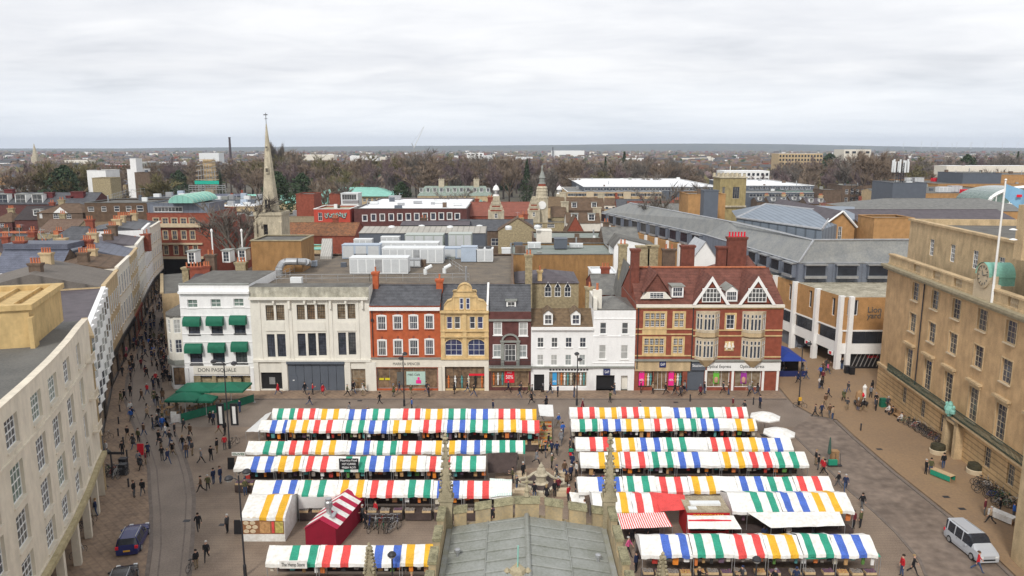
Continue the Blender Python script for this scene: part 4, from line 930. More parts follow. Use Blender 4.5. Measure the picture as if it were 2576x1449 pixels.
for k in range(5):m=MB();LA.box(m,1+k*4.8,4.8+k*4.8,-5.75,-5.7,.3,3.2);m.build('shop_window',G_warm[k%2],t)
hz=MB();LB.box(hz,1.8,12.5,-.7,-.5,.1,z2-.05);ho=hz.build('shop_hoarding',m_black,t)
m=MB()
for k in range(16):
 s=2.0+k*.62
 q=[LB.pt(s,-.49,.4),LB.pt(s+.16,-.49,.4),LB.pt(min(12.4,s+1.2),-.49,3.2),LB.pt(min(12.3,s+1.04),-.49,3.2)];m.poly(q)
m.build('stripe',m_galv,ho);p_=poster(ho,(0,0.01,0,.01),m_black);bpy.data.objects.remove(p_)
for s_,z_ in(("THIS IS",2.5),("TOKYO",1.9)):text(s_,.5,LB,5.1,z_,m_shopred,-.46,ho)
for s_,z_ in(("Lion",z5-2.1),("yard",z5-3.0)):text(s_,1.25,LB,4.55,z_+.2,m_letterg,.02,t,width=2.0,ext=.06)
for(f,s) in((LA,16.2),(LA,22.6)):
 m=MB();f.box(m,s-.05,s+1.1,.3,.5,z2-.55,z2+.05);o=m.build('hanging_sign',m_paint,t);m=MB();f.box(m,s+.3,s+.8,.5,.53,z2-.45,z2-.05);m.build('sign_badge',m_shopred,o)
# upper grey storey: eave line, then hipped roofs
YC=G(2150,711,z5).y;ze=FY(2150,662,YC).z
zr=ze+3.6
E1,E2,E3=G(2010,661,ze),G(1862,616,ze),G(1773,590,ze);E0=G(1516,533,ze);EF=FY(2330,660,YC)
R0,R1,R2,R3=G(1585,510,zr),G(1832,556,zr),G(2047,604,zr),G(2330,603,zr)
m=MB()
m.poly([E0,E3,R1,R0]);m.poly([E3,E2,G(1850,556,zr),R1]);m.poly([E2,E1,R2,G(1850,556,zr)]);m.poly([E1,(EF.x,E1.y,ze),R3,R2])
bk=[(R3.x,R3.y+8,ze),(R2.x+12,R2.y+8,ze),(R1.x+16,R1.y+12,ze),(R0.x+14,R0.y+10,ze),tuple(E0)]
m.poly([R3,bk[0],bk[1],R2]);m.poly([R2,bk[1],bk[2],G(1850,556,zr)]);m.poly([R1,bk[2],bk[3],R0]);m.poly([R0,bk[3],(E0.x+2,E0.y+6,ze)]);m.poly([E0,R0,(E0.x+2,E0.y+6,ze)])
m.build('metal_roof',mat('streaked grey metal roof',(.19,.20,.205),scale=.5,c2=(.29,.29,.27),fine=7,rough=.5),t)
m=MB();
for a,b in((E0,E3),(E3,E2),(E2,E1),(E1,Vector((EF.x,E1.y,ze)))):m.poly([(a.x,a.y,0),(b.x,b.y,0),(b.x,b.y,ze),(a.x,a.y,ze)])
m.build('zinc_wall',m_zinc,t)
def bays(a,b,n,w,h0,h1,name='glazed_bay'):
 f=Fr([a[:2],b[:2]])
 for k in range(n):
  s=f.len*(k+.5)/n;m=MB();f.box(m,s-w/2,s+w/2,0,.7,h0,h1);o=m.build(name,m_zinc,t)
  m=MB();f.box(m,s-w/2+.12,s+w/2-.12,.7,.73,h0+.5,h1-.15);m.build('pane',m_dark,o)
  m=MB();f.box(m,s-w/2-.15,s+w/2+.15,0,1.0,h1,h1+.2);m.build('bay_hood',m_galv,o);m=MB();f.box(m,s-w/2-.1,s+w/2+.1,.73,.95,h0,h0+.45);m.build('bay_sill',m_galv,o)
bays(E0,E3,11,3.4,ze-3.0,ze-.4);bays(E2,E1,5,3.0,ze-2.6,ze-.35);bays(E1,(EF.x,E1.y,0),4,3.4,ze-2.5,ze-.35)
m=MB();m.path([R0,R1,R2,R3],.18,5);m.tube(E1,R2,.2);m.path([E0,E3,E2,E1,(EF.x,E1.y,ze)],.14,5);m.build('ridge_flashing',m_galv,t)
# white brick slabs below the first wing (ochre panels between white fins)
f=Fr([(E0.x-1.2,E0.y-1),(E3.x-1.2,E3.y-1)]);
m=MB();f.wall(m,0,f.len,0,ze-3.2,[]);f.shell(m,0,f.len,0,ze-3.2,2);m.build('brick_storey',m_ochre,t)
for k in range(10):s=f.len*(k+.5)/10;m=MB();f.box(m,s-.35,s+.35,0,.5,0,ze-3);m.build('white_fin',m_paint,t)
# ================================================================ church chancel roof in the foreground
t=thing('church_chancel','lead roofed stone church end with battlements and crocketed pinnacles in the foreground','church',(.65,30,0))
cx_=.75;hw=4.15;ye=36.6
m=MB();m.box(cx_-hw-.35,cx_+hw+.35,12,ye+.5,0,13.6);m.build('wall',m_ashlar,t)
zrg,zev=14.4,13.8
m=MB();m.poly([(cx_-hw+.35,12,zev),(cx_,12,zrg),(cx_,ye,zrg),(cx_-hw+.35,ye,zev)]);m.poly([(cx_,12,zrg),(cx_+hw-.35,12,zev),(cx_+hw-.35,ye,zev),(cx_,ye,zrg)]);
m.build('lead_roof',m_leadsheet,t)
m=MB();
zat_=lambda x:zrg-(zrg-zev)*abs(x-cx_)/(hw-.35)
y=12.4;k=0
while y<ye:
 for(xa,xb,off) in((cx_-hw+.4,cx_-2.0,.35),(cx_-1.96,cx_-.1,.0),(cx_+.1,cx_+1.96,.2),(cx_+2.0,cx_+hw-.4,.5)):
  if y+off<ye-.2:m.tube((xa,y+off,zat_(xa)+.03),(xb,y+off-.02,zat_(xb)+.03),.045,n=5)
 y+=.92
m.tube((cx_,12,zrg+.05),(cx_,ye,zrg+.05),.13,n=8);m.tube((cx_-1.98,12,zat_(cx_-1.98)+.02),(cx_-1.98,ye,zat_(cx_-1.98)+.02),.04);m.tube((cx_+1.98,12,zat_(cx_+1.98)+.02),(cx_+1.98,ye,zat_(cx_+1.98)+.02),.04)
m.build('lead_roll',m_leadsheet,t)
m=MB();m.box(cx_-hw+.06,cx_-hw+.4,12,ye,13.6,13.75);m.box(cx_+hw-.4,cx_+hw-.06,12,ye,13.6,13.75);m.build('gutter',m_leadgreen,t)
for x,yy in((cx_-3.35,33.6),(cx_-3.3,30.9),(cx_+3.3,33.1),(cx_+3.3,30.5)):
 m=MB();m.lathe([(.07,0),(.07,.22),(.15,.24),(.15,.36),(.05,.4)],(x,yy,zat_(x)),9);m.build('roof_vent',m_galv,t)
# east gable parapet
m=MB();n_=8;e0,e1=cx_-hw-.1,cx_+hw+.1;wv=(e1-e0)
zp=lambda x:15.0-.75*abs(x-cx_)/hw
for i in range(16):
 xa,xb=e0+wv*i/16,e0+wv*(i+1)/16;m.hexa([(xa,ye,13),(xb,ye,13),(xb,ye+.45,13),(xa,ye+.45,13),(xa,ye,zp(xa)-.65),(xb,ye,zp(xb)-.65),(xb,ye+.45,zp(xb)-.65),(xa,ye+.45,zp(xa)-.65)])
m.build('parapet',m_ashlar,t)
for(u0,u1) in((1142,1173),(1196,1234),(1245,1290),(1296,1356),(1372,1415),(1432,1475),(1491,1519)):
 xa,xb=FY(u0,1290,ye).x,FY(u1,1290,ye).x;m=MB();P=[(xa,ye,zp(xa)-.64),(xb,ye,zp(xb)-.64),(xb,ye+.45,zp(xb)-.64),(xa,ye+.45,zp(xa)-.64)]
 m.hexa(P+[(x,y,zp(x)+.2) for x,y,z in P]);o=m.build('merlon',m_ashlar,t)
 m=MB();P=[(xa-.05,ye-.07,zp(xa)+.2),(xb+.05,ye-.07,zp(xb)+.2),(xb+.05,ye+.52,zp(xb)+.2),(xa-.05,ye+.52,zp(xa)+.2)]
 m.hexa(P+[(P[i][0],P[i][1]+(.18 if i<2 else-.18),P[i][2]+.26) for i in range(4)]);m.build('coping',m_stonel,o)
for sg in(-1,1):
 x=cx_+sg*(hw+.12);m=MB();m.box(x-.14,x+.14,12,ye+.3,13,14.4);y=13
 while y<ye-1.2:m.box(x-.16,x+.16,y,y+1.25,14.4,14.95);y+=2.0
 m.build('side_parapet',m_ashlar,t)
 m=MB();y=13
 while y<ye-1.2:m.box(x-.2,x+.2,y-.05,y+1.3,14.952,15.1);y+=2.0
 m.build('coping',m_stonel,t)
def pinnacle(x,y,z0,zs,z1,w,name='pinnacle',label=None):
 m=MB();m.box(x-w/2,x+w/2,y-w/2,y+w/2,z0,zs);
 for i in range(4):
  a=R(90*i);c_,s_=math.cos(a),math.sin(a)
  q=[(x+c_*w*.52-s_*w*k,y+s_*w*.52+c_*w*k) for k in(-.5,.5)]
  m.poly([(q[0][0],q[0][1],zs-.25),(q[1][0],q[1][1],zs-.25),(x+c_*w*.55,y+s_*w*.55,zs+w*.9)])
 m.hexa([(x-w*.38,y-w*.38,zs),(x+w*.38,y-w*.38,zs),(x+w*.38,y+w*.38,zs),(x-w*.38,y+w*.38,zs),(x-.04,y-.04,z1-.25),(x+.04,y-.04,z1-.25),(x+.04,y+.04,z1-.25),(x-.04,y+.04,z1-.25)])
 m.box(x-w*.62,x+w*.62,y-w*.62,y+w*.62,zs-.45,zs-.3)
 n=7
 for k in range(n):
  f_=(k+.3)/n;z=zs+(z1-zs-.2)*f_;r=w*.38*(1-f_)+.06
  for sx2,sy2 in((1,1),(1,-1),(-1,1),(-1,-1)):
   m.lathe([(.02,-.06),(.085,0),(.07,.07),(.02,.1)],(x+sx2*r,y+sy2*r,z),5)
 m.lathe([(.05,0),(.16,.06),(.16,.12),(.05,.18),(.1,.25),(.03,.36)],(x,y,z1-.35),6)
 m.build(name,m_stone,t)
zt1=FY(1120,1090,ye+.2).z;zt2_=FY(1537,1090,ye+.2).z
pinnacle(FY(1122,1265,ye).x,ye+.2,13,15.7,zt1,.62);pinnacle(FY(1533,1265,ye).x,ye+.2,13,15.7,zt2_,.62)
p=FY(928,1365,33.5);pinnacle(p.x,33.5,8,p.z-1.5,p.z,.45);p=FY(1668,1388,33.5);pinnacle(p.x,33.5,8,p.z-1.5,p.z,.45)
m=MB();p=FY(1325,1265,ye+.2);m.lathe([(.18,0),(.1,.2),(.14,.3),(.06,.5),(.05,.7),(.12,.8),(.05,.9),(.02,1.1)],(p.x,ye+.22,zp(cx_)+.4),6);m.box(p.x-.3,p.x+.3,ye+.17,ye+.27,zp(cx_)+1.1,zp(cx_)+1.2);m.build('finial_cross',m_stone,t)
m=MB();p=FY(1302,1430,27);m.lathe([(.22,-2),(.2,0),(.36,.15),(.3,.3),(.14,.42),(.05,.55)],(p.x,27,p.z-.3),6)
for sg in(-1,1):m.lathe([(.05,-.1),(.14,0),(.05,.12)],(p.x+sg*.4,27,p.z-.1),6)
m.build('finial',m_stone,t);m=MB();m.tube((p.x,26.9,p.z-.3),(p.x+.02,26.9,p.z+1.0),.03);m.build('copper_rod',m_copper,t)
for x in(p.x,):m=MB();m.box(x-.25,x+.25,26.7,27.3,12,p.z-1.8);m.build('finial_base',m_ashlar,t)
# lower aisle roofs each side of the chancel
# ================================================================ roofscape behind the square
def clipx(x0,x1,Y):  # keep the roofs left of the shopping street behind its house fronts
 if Y>183 or x0>-50:return x1
 for a,b in zip(SL,SL[1:]):
  if a[1]<=Y<=b[1]:lim=a[0]+(b[0]-a[0])*(Y-a[1])/(b[1]-a[1])-10.5;return min(x1,lim)
 return x1
def wins(f,t,rows,fm=m_paint,gm=None,nx=2,nz=2,sill=None,rev=.14,surround=None):
 for h in rows:
  window(f,*h,t,fm,gm or G_dark,nx,nz,rev=rev,fw=.09,bar=.05,sill=sill)
  if surround:
   m=MB();a,b,c,d=h;e=.16
   for q in((a-e,a-.003,c-e,d+e),(b+.003,b+e,c-e,d+e),(a,b,c-e,c-.003),(a,b,d+.003,d+e)):f.box(m,q[0],q[1],0,.06,q[2],q[3])
   m.build('window_surround',surround,t)
def grid(f,n,rows,w,h,m0=.06,m1=.06):
 L=f.len;a=L*m0;b=L*(1-m1);o=[]
 for z in rows:
  for k in range(n):s=a+(b-a)*(k+.5)/n;o.append((s-w/2,s+w/2,z,z+h))
 return o
def flatb(name,label,u0,u1,vf,z,vb,wm,rm,hs=None,par=.3,cat='building',group=None,fm=m_paint,gm=None,nx=2,nz=2,ng=None,surround=None,rot=None,coping=None,z0=0,sill=None):
 Y=G((u0+u1)/2,vf,z).y;Yb=G((u0+u1)/2,vb,z).y;x0,x1=G(u0,vf,z).x,G(u1,vf,z).x;xc_=clipx(x0,x1,Y);x0=min(x0,xc_-(x1-x0)) if xc_<x0+3 else x0;x1=xc_
 if x1-x0<26:Yb=min(Yb,Y+(x1-x0)+4)
 f=Fr([(x0,Y),(x1,Y)]);t=thing(name,label,cat,((x0+x1)/2,Y,z0),group)
 H=[]
 if hs:
  for(a,b,c,d) in hs:s0,zz1=f.uv(a,c);s1,zz0=f.uv(b,d);H.append((max(s0,.02),min(s1,f.len-.02),zz0,zz1))
 if ng:H+=grid(f,*ng)
 m=MB();f.wall(m,0,f.len,z0,z,H,rev=.25);f.shell(m,0,f.len,z0,z,Yb-Y,top=False);m.build('wall',wm,t)
 m=MB();m.poly([f.pt(0,0,z-par),f.pt(f.len,0,z-par),f.pt(f.len,Y-Yb,z-par),f.pt(0,Y-Yb,z-par)]);m.build('roof',rm,t)
 if par:
  m=MB()
  for q in((-.12,f.len+.12,-.3,.12),(-.12,f.len+.12,Y-Yb-.1,Y-Yb+.25)):f.box(m,q[0],q[1],q[2],q[3],z-.02,z+.12)
  for q in((-.12,.25),(f.len-.25,f.len+.12)):f.box(m,q[0],q[1],Y-Yb+.25,-.3,z-.02,z+.12)
  m.build('coping',coping or wm,t)
 wins(f,t,H,fm,gm,nx,nz,surround=surround,sill=sill)
 for k in range(min(6,int((x1-x0)*(Yb-Y)/70))):
  w,d,h=rnd.uniform(.5,2.2),rnd.uniform(.5,1.6),rnd.uniform(.4,1.5);x,y=rnd.uniform(x0+.5,x1-2.8),rnd.uniform(Y+1,Yb-1.8);m=MB()
  if k%3==2:m.tube((x,y,z-par),(x,y,z-par+h+.8),.18,n=8);m.build('vent_pipe',m_galv,t)
  else:m.box(x,x+w,y,y+d,z-par,z-par+h);m.build('roof_box',rnd.choice([m_acw,m_galv,m_pvc,m_brown,m_leadsheet]),t)
 return t,f,x0,x1,Y,Yb
z_ok=lambda n:not any(k in n for k in('copper','shed','metal','hall','college'))
def roofb(name,label,u0,u1,ve,ze,vr,depth,wm,rm,hip=0.0,hs=None,ng=None,cat='building',group=None,fm=m_paint,gm=None,dorm=None,chim=(),over=.25,nx=2,nz=2,surround=None,cm=None):
 um=(u0+u1)/2;Y=G(um,ve,ze).y;x0,x1=G(u0,ve,ze).x,G(u1,ve,ze).x;xc_=clipx(x0,x1,Y);x0=min(x0,xc_-(x1-x0)) if xc_<x0+3 else x0;x1=xc_;zr=FY(um,vr,Y+depth/2).z
 f=Fr([(x0,Y),(x1,Y)]);t=thing(name,label,cat,((x0+x1)/2,Y,0),group);H=[]
 if zr-ze<.5:print('LOWROOF',name,label[:30],round(zr-ze,1));zr=ze+.8
 if hs:
  for(a,b,c,d) in hs:s0,zz1=f.uv(a,c);s1,zz0=f.uv(b,d);H.append((s0,s1,zz0,zz1))
 if ng:H+=grid(f,*ng)
 m=MB();f.wall(m,0,f.len,0,ze,H,rev=.25);f.shell(m,0,f.len,0,ze,depth,top=False);m.build('wall',wm,t)
 m=MB();pitched(m,x0,x1,Y,Y+depth,ze,zr,hip=hip,over=over);m.build('roof',[rm,wm],t)
 wins(f,t,H,fm,gm,nx,nz,surround=surround)
 if not chim and z_ok(name) and x1-x0<30:
  q=rnd.uniform(.1,.9);chimney(x0+(x1-x0)*q,Y+depth/2+.4,ze,zr+rnd.uniform(.8,1.6),rnd.uniform(1,1.8),.8,cm or rnd.choice([m_redbrick,m_brown,m_flint]),t,rnd.choice([2,3,4]))
 if dorm:
  n,w,h,fr_=dorm
  for k in range(n):dormer(t,x0+(x1-x0)*(k+.5)/n,ze+.25+fr_*(zr-ze),w,h,Y+.35+fr_*depth/2,nx=nx,nz=nz,gable=False,depth=1.8)
 for(q,w,h,n) in chim:chimney(x0+(x1-x0)*q,Y+depth/2+.3,ze,zr+h,w,.9,cm or m_redbrick,t,n)
 return t,f,x0,x1,Y,zr
def gablef(name,label,u0,u1,ve,ze,va,back,wm,rm,ua=None,hs=None,trim=None,cat='building',group=None,over=.15,fm=m_paint,wwin=None):
 um=ua or(u0+u1)/2;Y=G(um,ve,ze).y;p0,p1,pa=G(u0,ve,ze),G(u1,ve,ze),FY(um,va,Y);f=Fr([(p0.x,Y),(p1.x,Y)])
 t=thing(name,label,cat,((p0.x+p1.x)/2,Y,0),group);H=[]
 for(a,b,c,d) in hs or[]:s0,zz1=f.uv(a,c);s1,zz0=f.uv(b,d);H.append((s0,s1,zz0,zz1))
 m=MB();f.wall(m,0,f.len,0,ze,[h for h in H if h[3]<ze],rev=.25);f.shell(m,0,f.len,0,ze,back,top=False);m.poly([(p0.x,Y,ze),(p1.x,Y,ze),(pa.x,Y,pa.z)]);m.poly([(p1.x,Y+back,ze),(p0.x,Y+back,ze),(pa.x,Y+back,pa.z)]);m.build('wall',wm,t)
 m=MB()
 for p,sg in((p0,-1),(p1,1)):
  k=(pa.z-ze)/max(.1,abs(pa.x-p.x));q=[(pa.x,Y-over,pa.z+.05),(p.x+sg*.3,Y-over,ze-.3*k+.05),(p.x+sg*.3,Y+back+over,ze-.3*k+.05),(pa.x,Y+back+over,pa.z+.05)];m.hexa(q+[(x,y,z+.12) for x,y,z in q])
 m.build('roof',rm,t)
 if trim:
  m=MB()
  for p,sg in((p0,-1),(p1,1)):m.tube((pa.x,Y-over-.1,pa.z+.1),(p.x+sg*.35,Y-over-.1,ze-.15),.22,n=4)
  m.build('bargeboard',trim,t)
 for h in H:window(f,*h,t,fm,G_dark,2,3,rev=.14 if h[3]<ze else-.05,fw=.09,bar=.05)
 return t,f
m_pan=mat('access panel grey',(.52,.54,.55),.08,1,rough=.4)
def plant(name,label,u0,u1,vt,vb,zf,m_,cat='rooftop unit',depth=2.0,group=None,louvre=False,panels=0,lid=True):
 """box of machinery standing on a deck at height zf, base edge seen at vb"""
 um=(u0+u1)/2;Y=G(um,vb,zf).y;x0,x1=G(u0,vb,zf).x,G(u1,vb,zf).x;z1=FY(um,vt,Y).z
 if z1-zf<.3:z1=zf+.4
 t=thing(name,label,cat,((x0+x1)/2,Y,zf),group);m=MB();m.box(x0,x1,Y,Y+depth,zf+.12,z1);m.build('casing',m_,t)
 if lid:m=MB();m.box(x0-.06,x1+.06,Y-.06,Y+depth+.06,z1,z1+.1);m.build('lid',m_,t)
 for k in range(panels):
  a=x0+(x1-x0)*(k+.08)/panels;b=x0+(x1-x0)*(k+.92)/panels;m=MB();m.box(a,b,Y-.04,Y,zf+.3,z1-.15);m.build('access_panel' if not(louvre and k==panels//2) else 'louvre',m_galv if(louvre and k==panels//2) else m_pan,t)
 m=MB();m.box(x0+.1,x1-.1,Y+.1,Y+depth-.1,zf,zf+.12);m.build('base_frame',m_iron,t)
 return t,x0,x1,Y,z1
# ---- the flat gravel deck behind the shops with its plant
ZD=13.9
t,f,x0,x1,Yd,Yb_=flatb('store_rear_building','huge flat gravel roofed store building crowded with ventilation plant',636,1290,716,ZD,640,m_brown,m_gravel,par=.25)
zf=ZD-.25
def rail(name,label,pts,h=1.1,m_=m_galv):
 m=MB()
 for a,b in zip(pts,pts[1:]):
  a=Vector(a);b=Vector(b);n=max(1,int((b-a).length/2.2));
  for k in range(n+1):p=a+(b-a)*k/n;m.tube(p,p+Vector((0,0,h)),.035,n=4)
  for z in(h,h*.5):m.tube(a+Vector((0,0,z)),b+Vector((0,0,z)),.03,n=4)
 return tag(m.build(name,m_),label,'railing')
rail('roof_railing','galvanised guard rail along the front edge of the gravel roof',[G(690,710,zf),G(930,708,zf),G(1180,706,zf)])
rail('roof_railing','galvanised guard rail climbing beside the tawny blank wall on the roof',[G(695,712,zf),G(770,668,zf)])
rail('roof_railing','galvanised guard rail slanting along the right edge of the gravel roof',[G(1165,690,zf),G(1130,665,zf)])
U=lambda l:644+l/4
V=lambda l:322+l/4
plant('air_handling_unit','long white air handling unit nearest the front of the gravel roof',880,1026,650,690,zf,m_acw,depth=3,panels=7,louvre=True)
plant('air_handling_unit','long white air handling unit second from the front of the gravel roof',962,1115,626,664,zf,m_acw,depth=3.5,panels=8,louvre=True)
plant('air_handling_unit','low white air handling unit third from the front of the gravel roof',955,1103,612,642,zf,m_acw,depth=3,panels=5)
plant('duct_run','blue grey duct run at the left of the white roof units',861,956,617,652,zf,m_acb,'duct',depth=2.5,panels=3)
plant('duct_run','blue grey duct run at the right of the white roof units',1116,1180,625,652,zf,m_acb,'duct',depth=2.5,panels=2)
plant('duct_run','blue grey boxed duct dropping to the roof near the fan unit',1160,1200,622,660,zf,m_acb,'duct',depth=2)
plant('green_plant_room','wide sage green plant room behind the white roof units',1019,1115,592,624,zf,m_acg,'plant room',depth=4,panels=4)
plant('green_plant_room','narrow sage green plant room with rounded shoulders behind the ducts',1128,1186,590,622,zf,m_acg,'plant room',depth=4,panels=3)
t,a,b,y,z=plant('fan_unit','white cooling unit with round black fans on top of the roof',1198,1240,628,660,zf,m_acw,depth=3,panels=2)
for k in range(2):
 for j in range(2):m=MB();m.lathe([(.5,0),(.5,.2),(.1,.22)],(a+(b-a)*(.27+.46*k),y+.8+j*1.4,z+.1),12);m.build('fan',m_black,t)
plant('cooling_unit','grey metal cooling unit beside the front white unit',1026,1058,654,674,zf,m_galv,depth=2,panels=2)
plant('cooling_unit','small white cooling unit left of the brown topped unit',890,935,603,618,zf,m_acw,depth=2,panels=3)
plant('cooling_unit','white cooling unit with rust brown top behind the ducts',958,1004,597,614,zf,m_acw,depth=2,panels=3)
plant('cooling_unit','black low cooling unit in front of the blue duct',892,924,640,652,zf,m_black,depth=1.5)
plant('roof_box','small pale box alone on the gravel near the curved duct',779,795,659,672,zf,m_acb,depth=1,lid=True)
plant('cooling_unit','pale square cooling unit at the far right end of the roof',1262,1284,626,640,zf,m_acw,depth=1.5)
t=thing('roof_stair_hatch','sloping ribbed grey metal hatch on the gravel roof','hatch',G(821,652,zf));p0,p1,q0,q1=G(806,652,zf),G(834,652,zf),FY(810,600,G(821,652,zf).y+5),FY(836,600,G(821,652,zf).y+5)
m=MB();m.hexa([(p0.x,p0.y,zf),(p1.x,p1.y,zf),(q1.x,q1.y,zf),(q0.x,q0.y,zf),(p0.x,p0.y,zf+.5),(p1.x,p1.y,zf+.5),tuple(q1),tuple(q0)]);m.build('cover',mat('ribbed steel',(.42,.41,.38),bands='x',bw=.4,bd=.6),t)
t=thing('curved_duct','fat silver curved ventilation duct bending over the roof edge','duct',G(735,690,zf))
P=[G(702,694,zf),G(702,694,zf)+Vector((0,0,1.0)),G(706,690,zf)+Vector((.3,0,1.7)),G(722,690,zf)+Vector((0,0,2.0)),G(750,690,zf)+Vector((0,0,2.0)),G(768,690,zf)+Vector((0,.4,1.9)),G(772,686,zf)+Vector((0,1.2,1.4))]
m=MB();m.path(P,.55,12);m.build('pipe',m_galv,t,smooth=False)
for(u,v) in((1070,690),(1118,688)):
 t=thing('vent_pipe','short white bent vent pipe on the gravel near u' if 0 else('short white bent vent pipe nearest the front unit' if u==1070 else 'short white bent vent pipe on its own near the right railing'),'vent pipe',G(u,v,zf));p=G(u,v,zf);m=MB();m.path([p,p+Vector((0,0,.8)),p+Vector((1.0,.3,1.3))],.3,8);m.build('pipe',m_acw,t)
# tawny blank wall (side of the slate mansard building) and neighbours
t,f,x0,x1,Y,Yb=flatb('blank_brick_block','plain tawny brick block with a blank wall above the gravel roof',630.5,757,606,18.6,592,m_blankbr,m_flat,par=.15,coping=m_stone)
t,f,x0,x1,Y,zr=roofb('slate_mansard_building','building with steep blue slate roof and three white dormers behind the restaurant',463,630,697,12.6,625,9,m_brown,m_slatebl,chim=())
for u,v in((483,650),(570,648),(610,645)):dormer(t,FY(u,v,Y+2).x,FY(u,v+12,Y+2).z,1.25,1.9,Y+1.8,nx=2,nz=3,gable=False)
m=MB();m.box(x0,x1,Y+4,Y+9,zr-.1,zr+.8);m.build('flat_ridge',m_slatebl,t)
for(u,v,w,n,mm) in((497,671,2.6,5,m_redbrick),(470,672,1.2,1,m_flint),(607,659,1.6,3,m_flint),(530,640,1.4,2,m_brown)):
 p=FY(u,v,Y-.5);c=chimney(p.x,Y-.5,8,p.z,w,1.1,mm,t,n)
# restaurant rear roof
t,f,x0,x1,Y,zr=roofb('rear_slate_house','low house with purple slate roof squeezed behind the restaurant parapet',470,600,712,12.5,690,7,m_redbrick,m_slatepu)
# spire and tower
YS=170.0;bl,br,bt=FY(650,542,YS),FY(694,542,YS),FY(659.5,312,YS+3)
t=thing('church_spire_tower','pale stone church tower with tall needle spire and weather vane','church',((bl.x+br.x)/2,YS+3,0))
tw0,tw1=FY(640,545,YS).x,FY(708,545,YS).x;zt=bl.z;wv=tw1-tw0;tx=(tw0+tw1)/2
fS=Fr([(tw0,YS),(tw1,YS)]);m=MB();op=(wv*.31,wv*.47,zt-4.4,zt-2.0);fS.wall(m,0,wv,0,zt,[op],rev=.5);fS.shell(m,0,wv,0,zt,wv);m.build('tower',m_towst,t);m=MB();m.poly([fS.pt(op[0],-.4,op[2]),fS.pt(op[1],-.4,op[2]),fS.pt(op[1],-.4,op[3]),fS.pt(op[0],-.4,op[3])]);m.build('louvre',m_black,t)
m=MB()
for(a,b,c,d) in((-.15,wv+.15,-.15,.25),(-.15,wv+.15,-wv-.15,-wv+.25)):fS.box(m,a,b,c,d,zt,zt+.7)
for a in(-.15,wv-.25):fS.box(m,a,a+.4,-wv+.25,-.25+.1,zt,zt+.7)
m.build('parapet',m_towst,t)
for sx in(-.1,wv-.5):m=MB();fS.box(m,sx,sx+.6,.0,.6,0,zt-1.5);m.build('buttress',m_towst,t)
sxm=(bl.x+br.x)/2;rb=(br.x-bl.x)/2;yc=YS+wv/2
m=MB();m.lathe([(rb*1.04,zt),(.12,bt.z)],(sxm,yc,0),8);m.build('spire',m_towst,t)
for zf_,hh_,ww_ in((.06,3.2,1.5),(.46,1.6,.6),(.72,1.0,.4)):
 z0_=zt+(bt.z-zt)*zf_;r=rb*(1-zf_);y_=yc-r-.12;m=MB();m.hexa([(sxm-ww_/2,y_-.3,z0_),(sxm+ww_/2,y_-.3,z0_),(sxm+ww_/2,y_+1.2,z0_),(sxm-ww_/2,y_+1.2,z0_),(sxm-ww_/2,y_-.3,z0_+hh_*.75),(sxm+ww_/2,y_-.3,z0_+hh_*.75),(sxm+ww_/2,y_+1.2,z0_+hh_*.75),(sxm-ww_/2,y_+1.2,z0_+hh_*.75)])
 m.poly([(sxm-ww_/2-.05,y_-.32,z0_+hh_*.75),(sxm+ww_/2+.05,y_-.32,z0_+hh_*.75),(sxm,y_-.1,z0_+hh_*1.15)]);l_=m.build('lucarne',m_towst,t)
 for q in(-.22,.22):m=MB();m.box(sxm+ww_*q-ww_*.16,sxm+ww_*q+ww_*.16,y_-.34,y_-.31,z0_+.3,z0_+hh_*.7);m.build('opening',m_black,l_)
m=MB();zt_=bt.z;m.tube((sxm,yc,zt_-.3),(sxm,yc,zt_+2.4),.06);m.box(sxm-.5,sxm+.4,yc-.03,yc+.03,zt_+1.9,zt_+2.1);m.box(sxm-.3,sxm+.3,yc-.03,yc+.03,zt_+1.1,zt_+1.2);m.build('weather_vane',m_iron,t)
# ---- buildings between the gravel roof and the park, front to back
def HR(l0,l1,lt,lb,b):return(b[0]+l0/4,b[0]+l1/4,b[1]+lt/4,b[1]+lb/4)
roofb('rust_tiled_building','long building with rust mottled tiled roof right of the spire',712,892,592,11.5,560,14,m_redbrick,m_rustile)
flatb('battlemented_building','small battlemented roof with pale green trim beside the ribbed hatch',760,812,628,14.6,616,m_tanst,m_copper,par=.4,coping=m_copper)
t,f,*_=flatb('graffiti_building','low bright red rendered roof building with graffiti wall',789,880,526,15.5,511,mat('red render',(.48,.07,.045),.12,.6),m_stone,[(800,811,535,555)],par=.4,coping=m_paint)
s0,z1=f.uv(817,535);s1,z0=f.uv(873,549)
for k,(mm,dz,r_) in enumerate(((m_black,-.12,.16),(m_letterw,0,.11),(m_copper,.12,.07))):
 m=MB();W_g=(s1-s0)/5;H_g=(z1-z0)
 for q in range(5):
  a=s0+q*W_g;pts=[(.1,.9),(.05,.3),(.3,.05),(.6,.15),(.65,.9),(.4,.6),(.75,.4),(.95,.95-.2*(q%2))]
  m.path([f.pt(a+W_g*x_,.06+k*.06,z0+dz+H_g*((y_+.13*q)%1.0 if q%2 else y_)) for x_,y_ in pts],r_,4)
 m.build('graffiti',mm,t)
flatb('red_lift_tower','square red brick tower block left of the graffiti building',744,789,489,18.8,484,m_redbrick,m_flat,par=.2)
flatb('grey_stair_block','grey rendered stair block below the red tower',746,789,517,15.0,511,m_pvc,m_flat,par=.2)
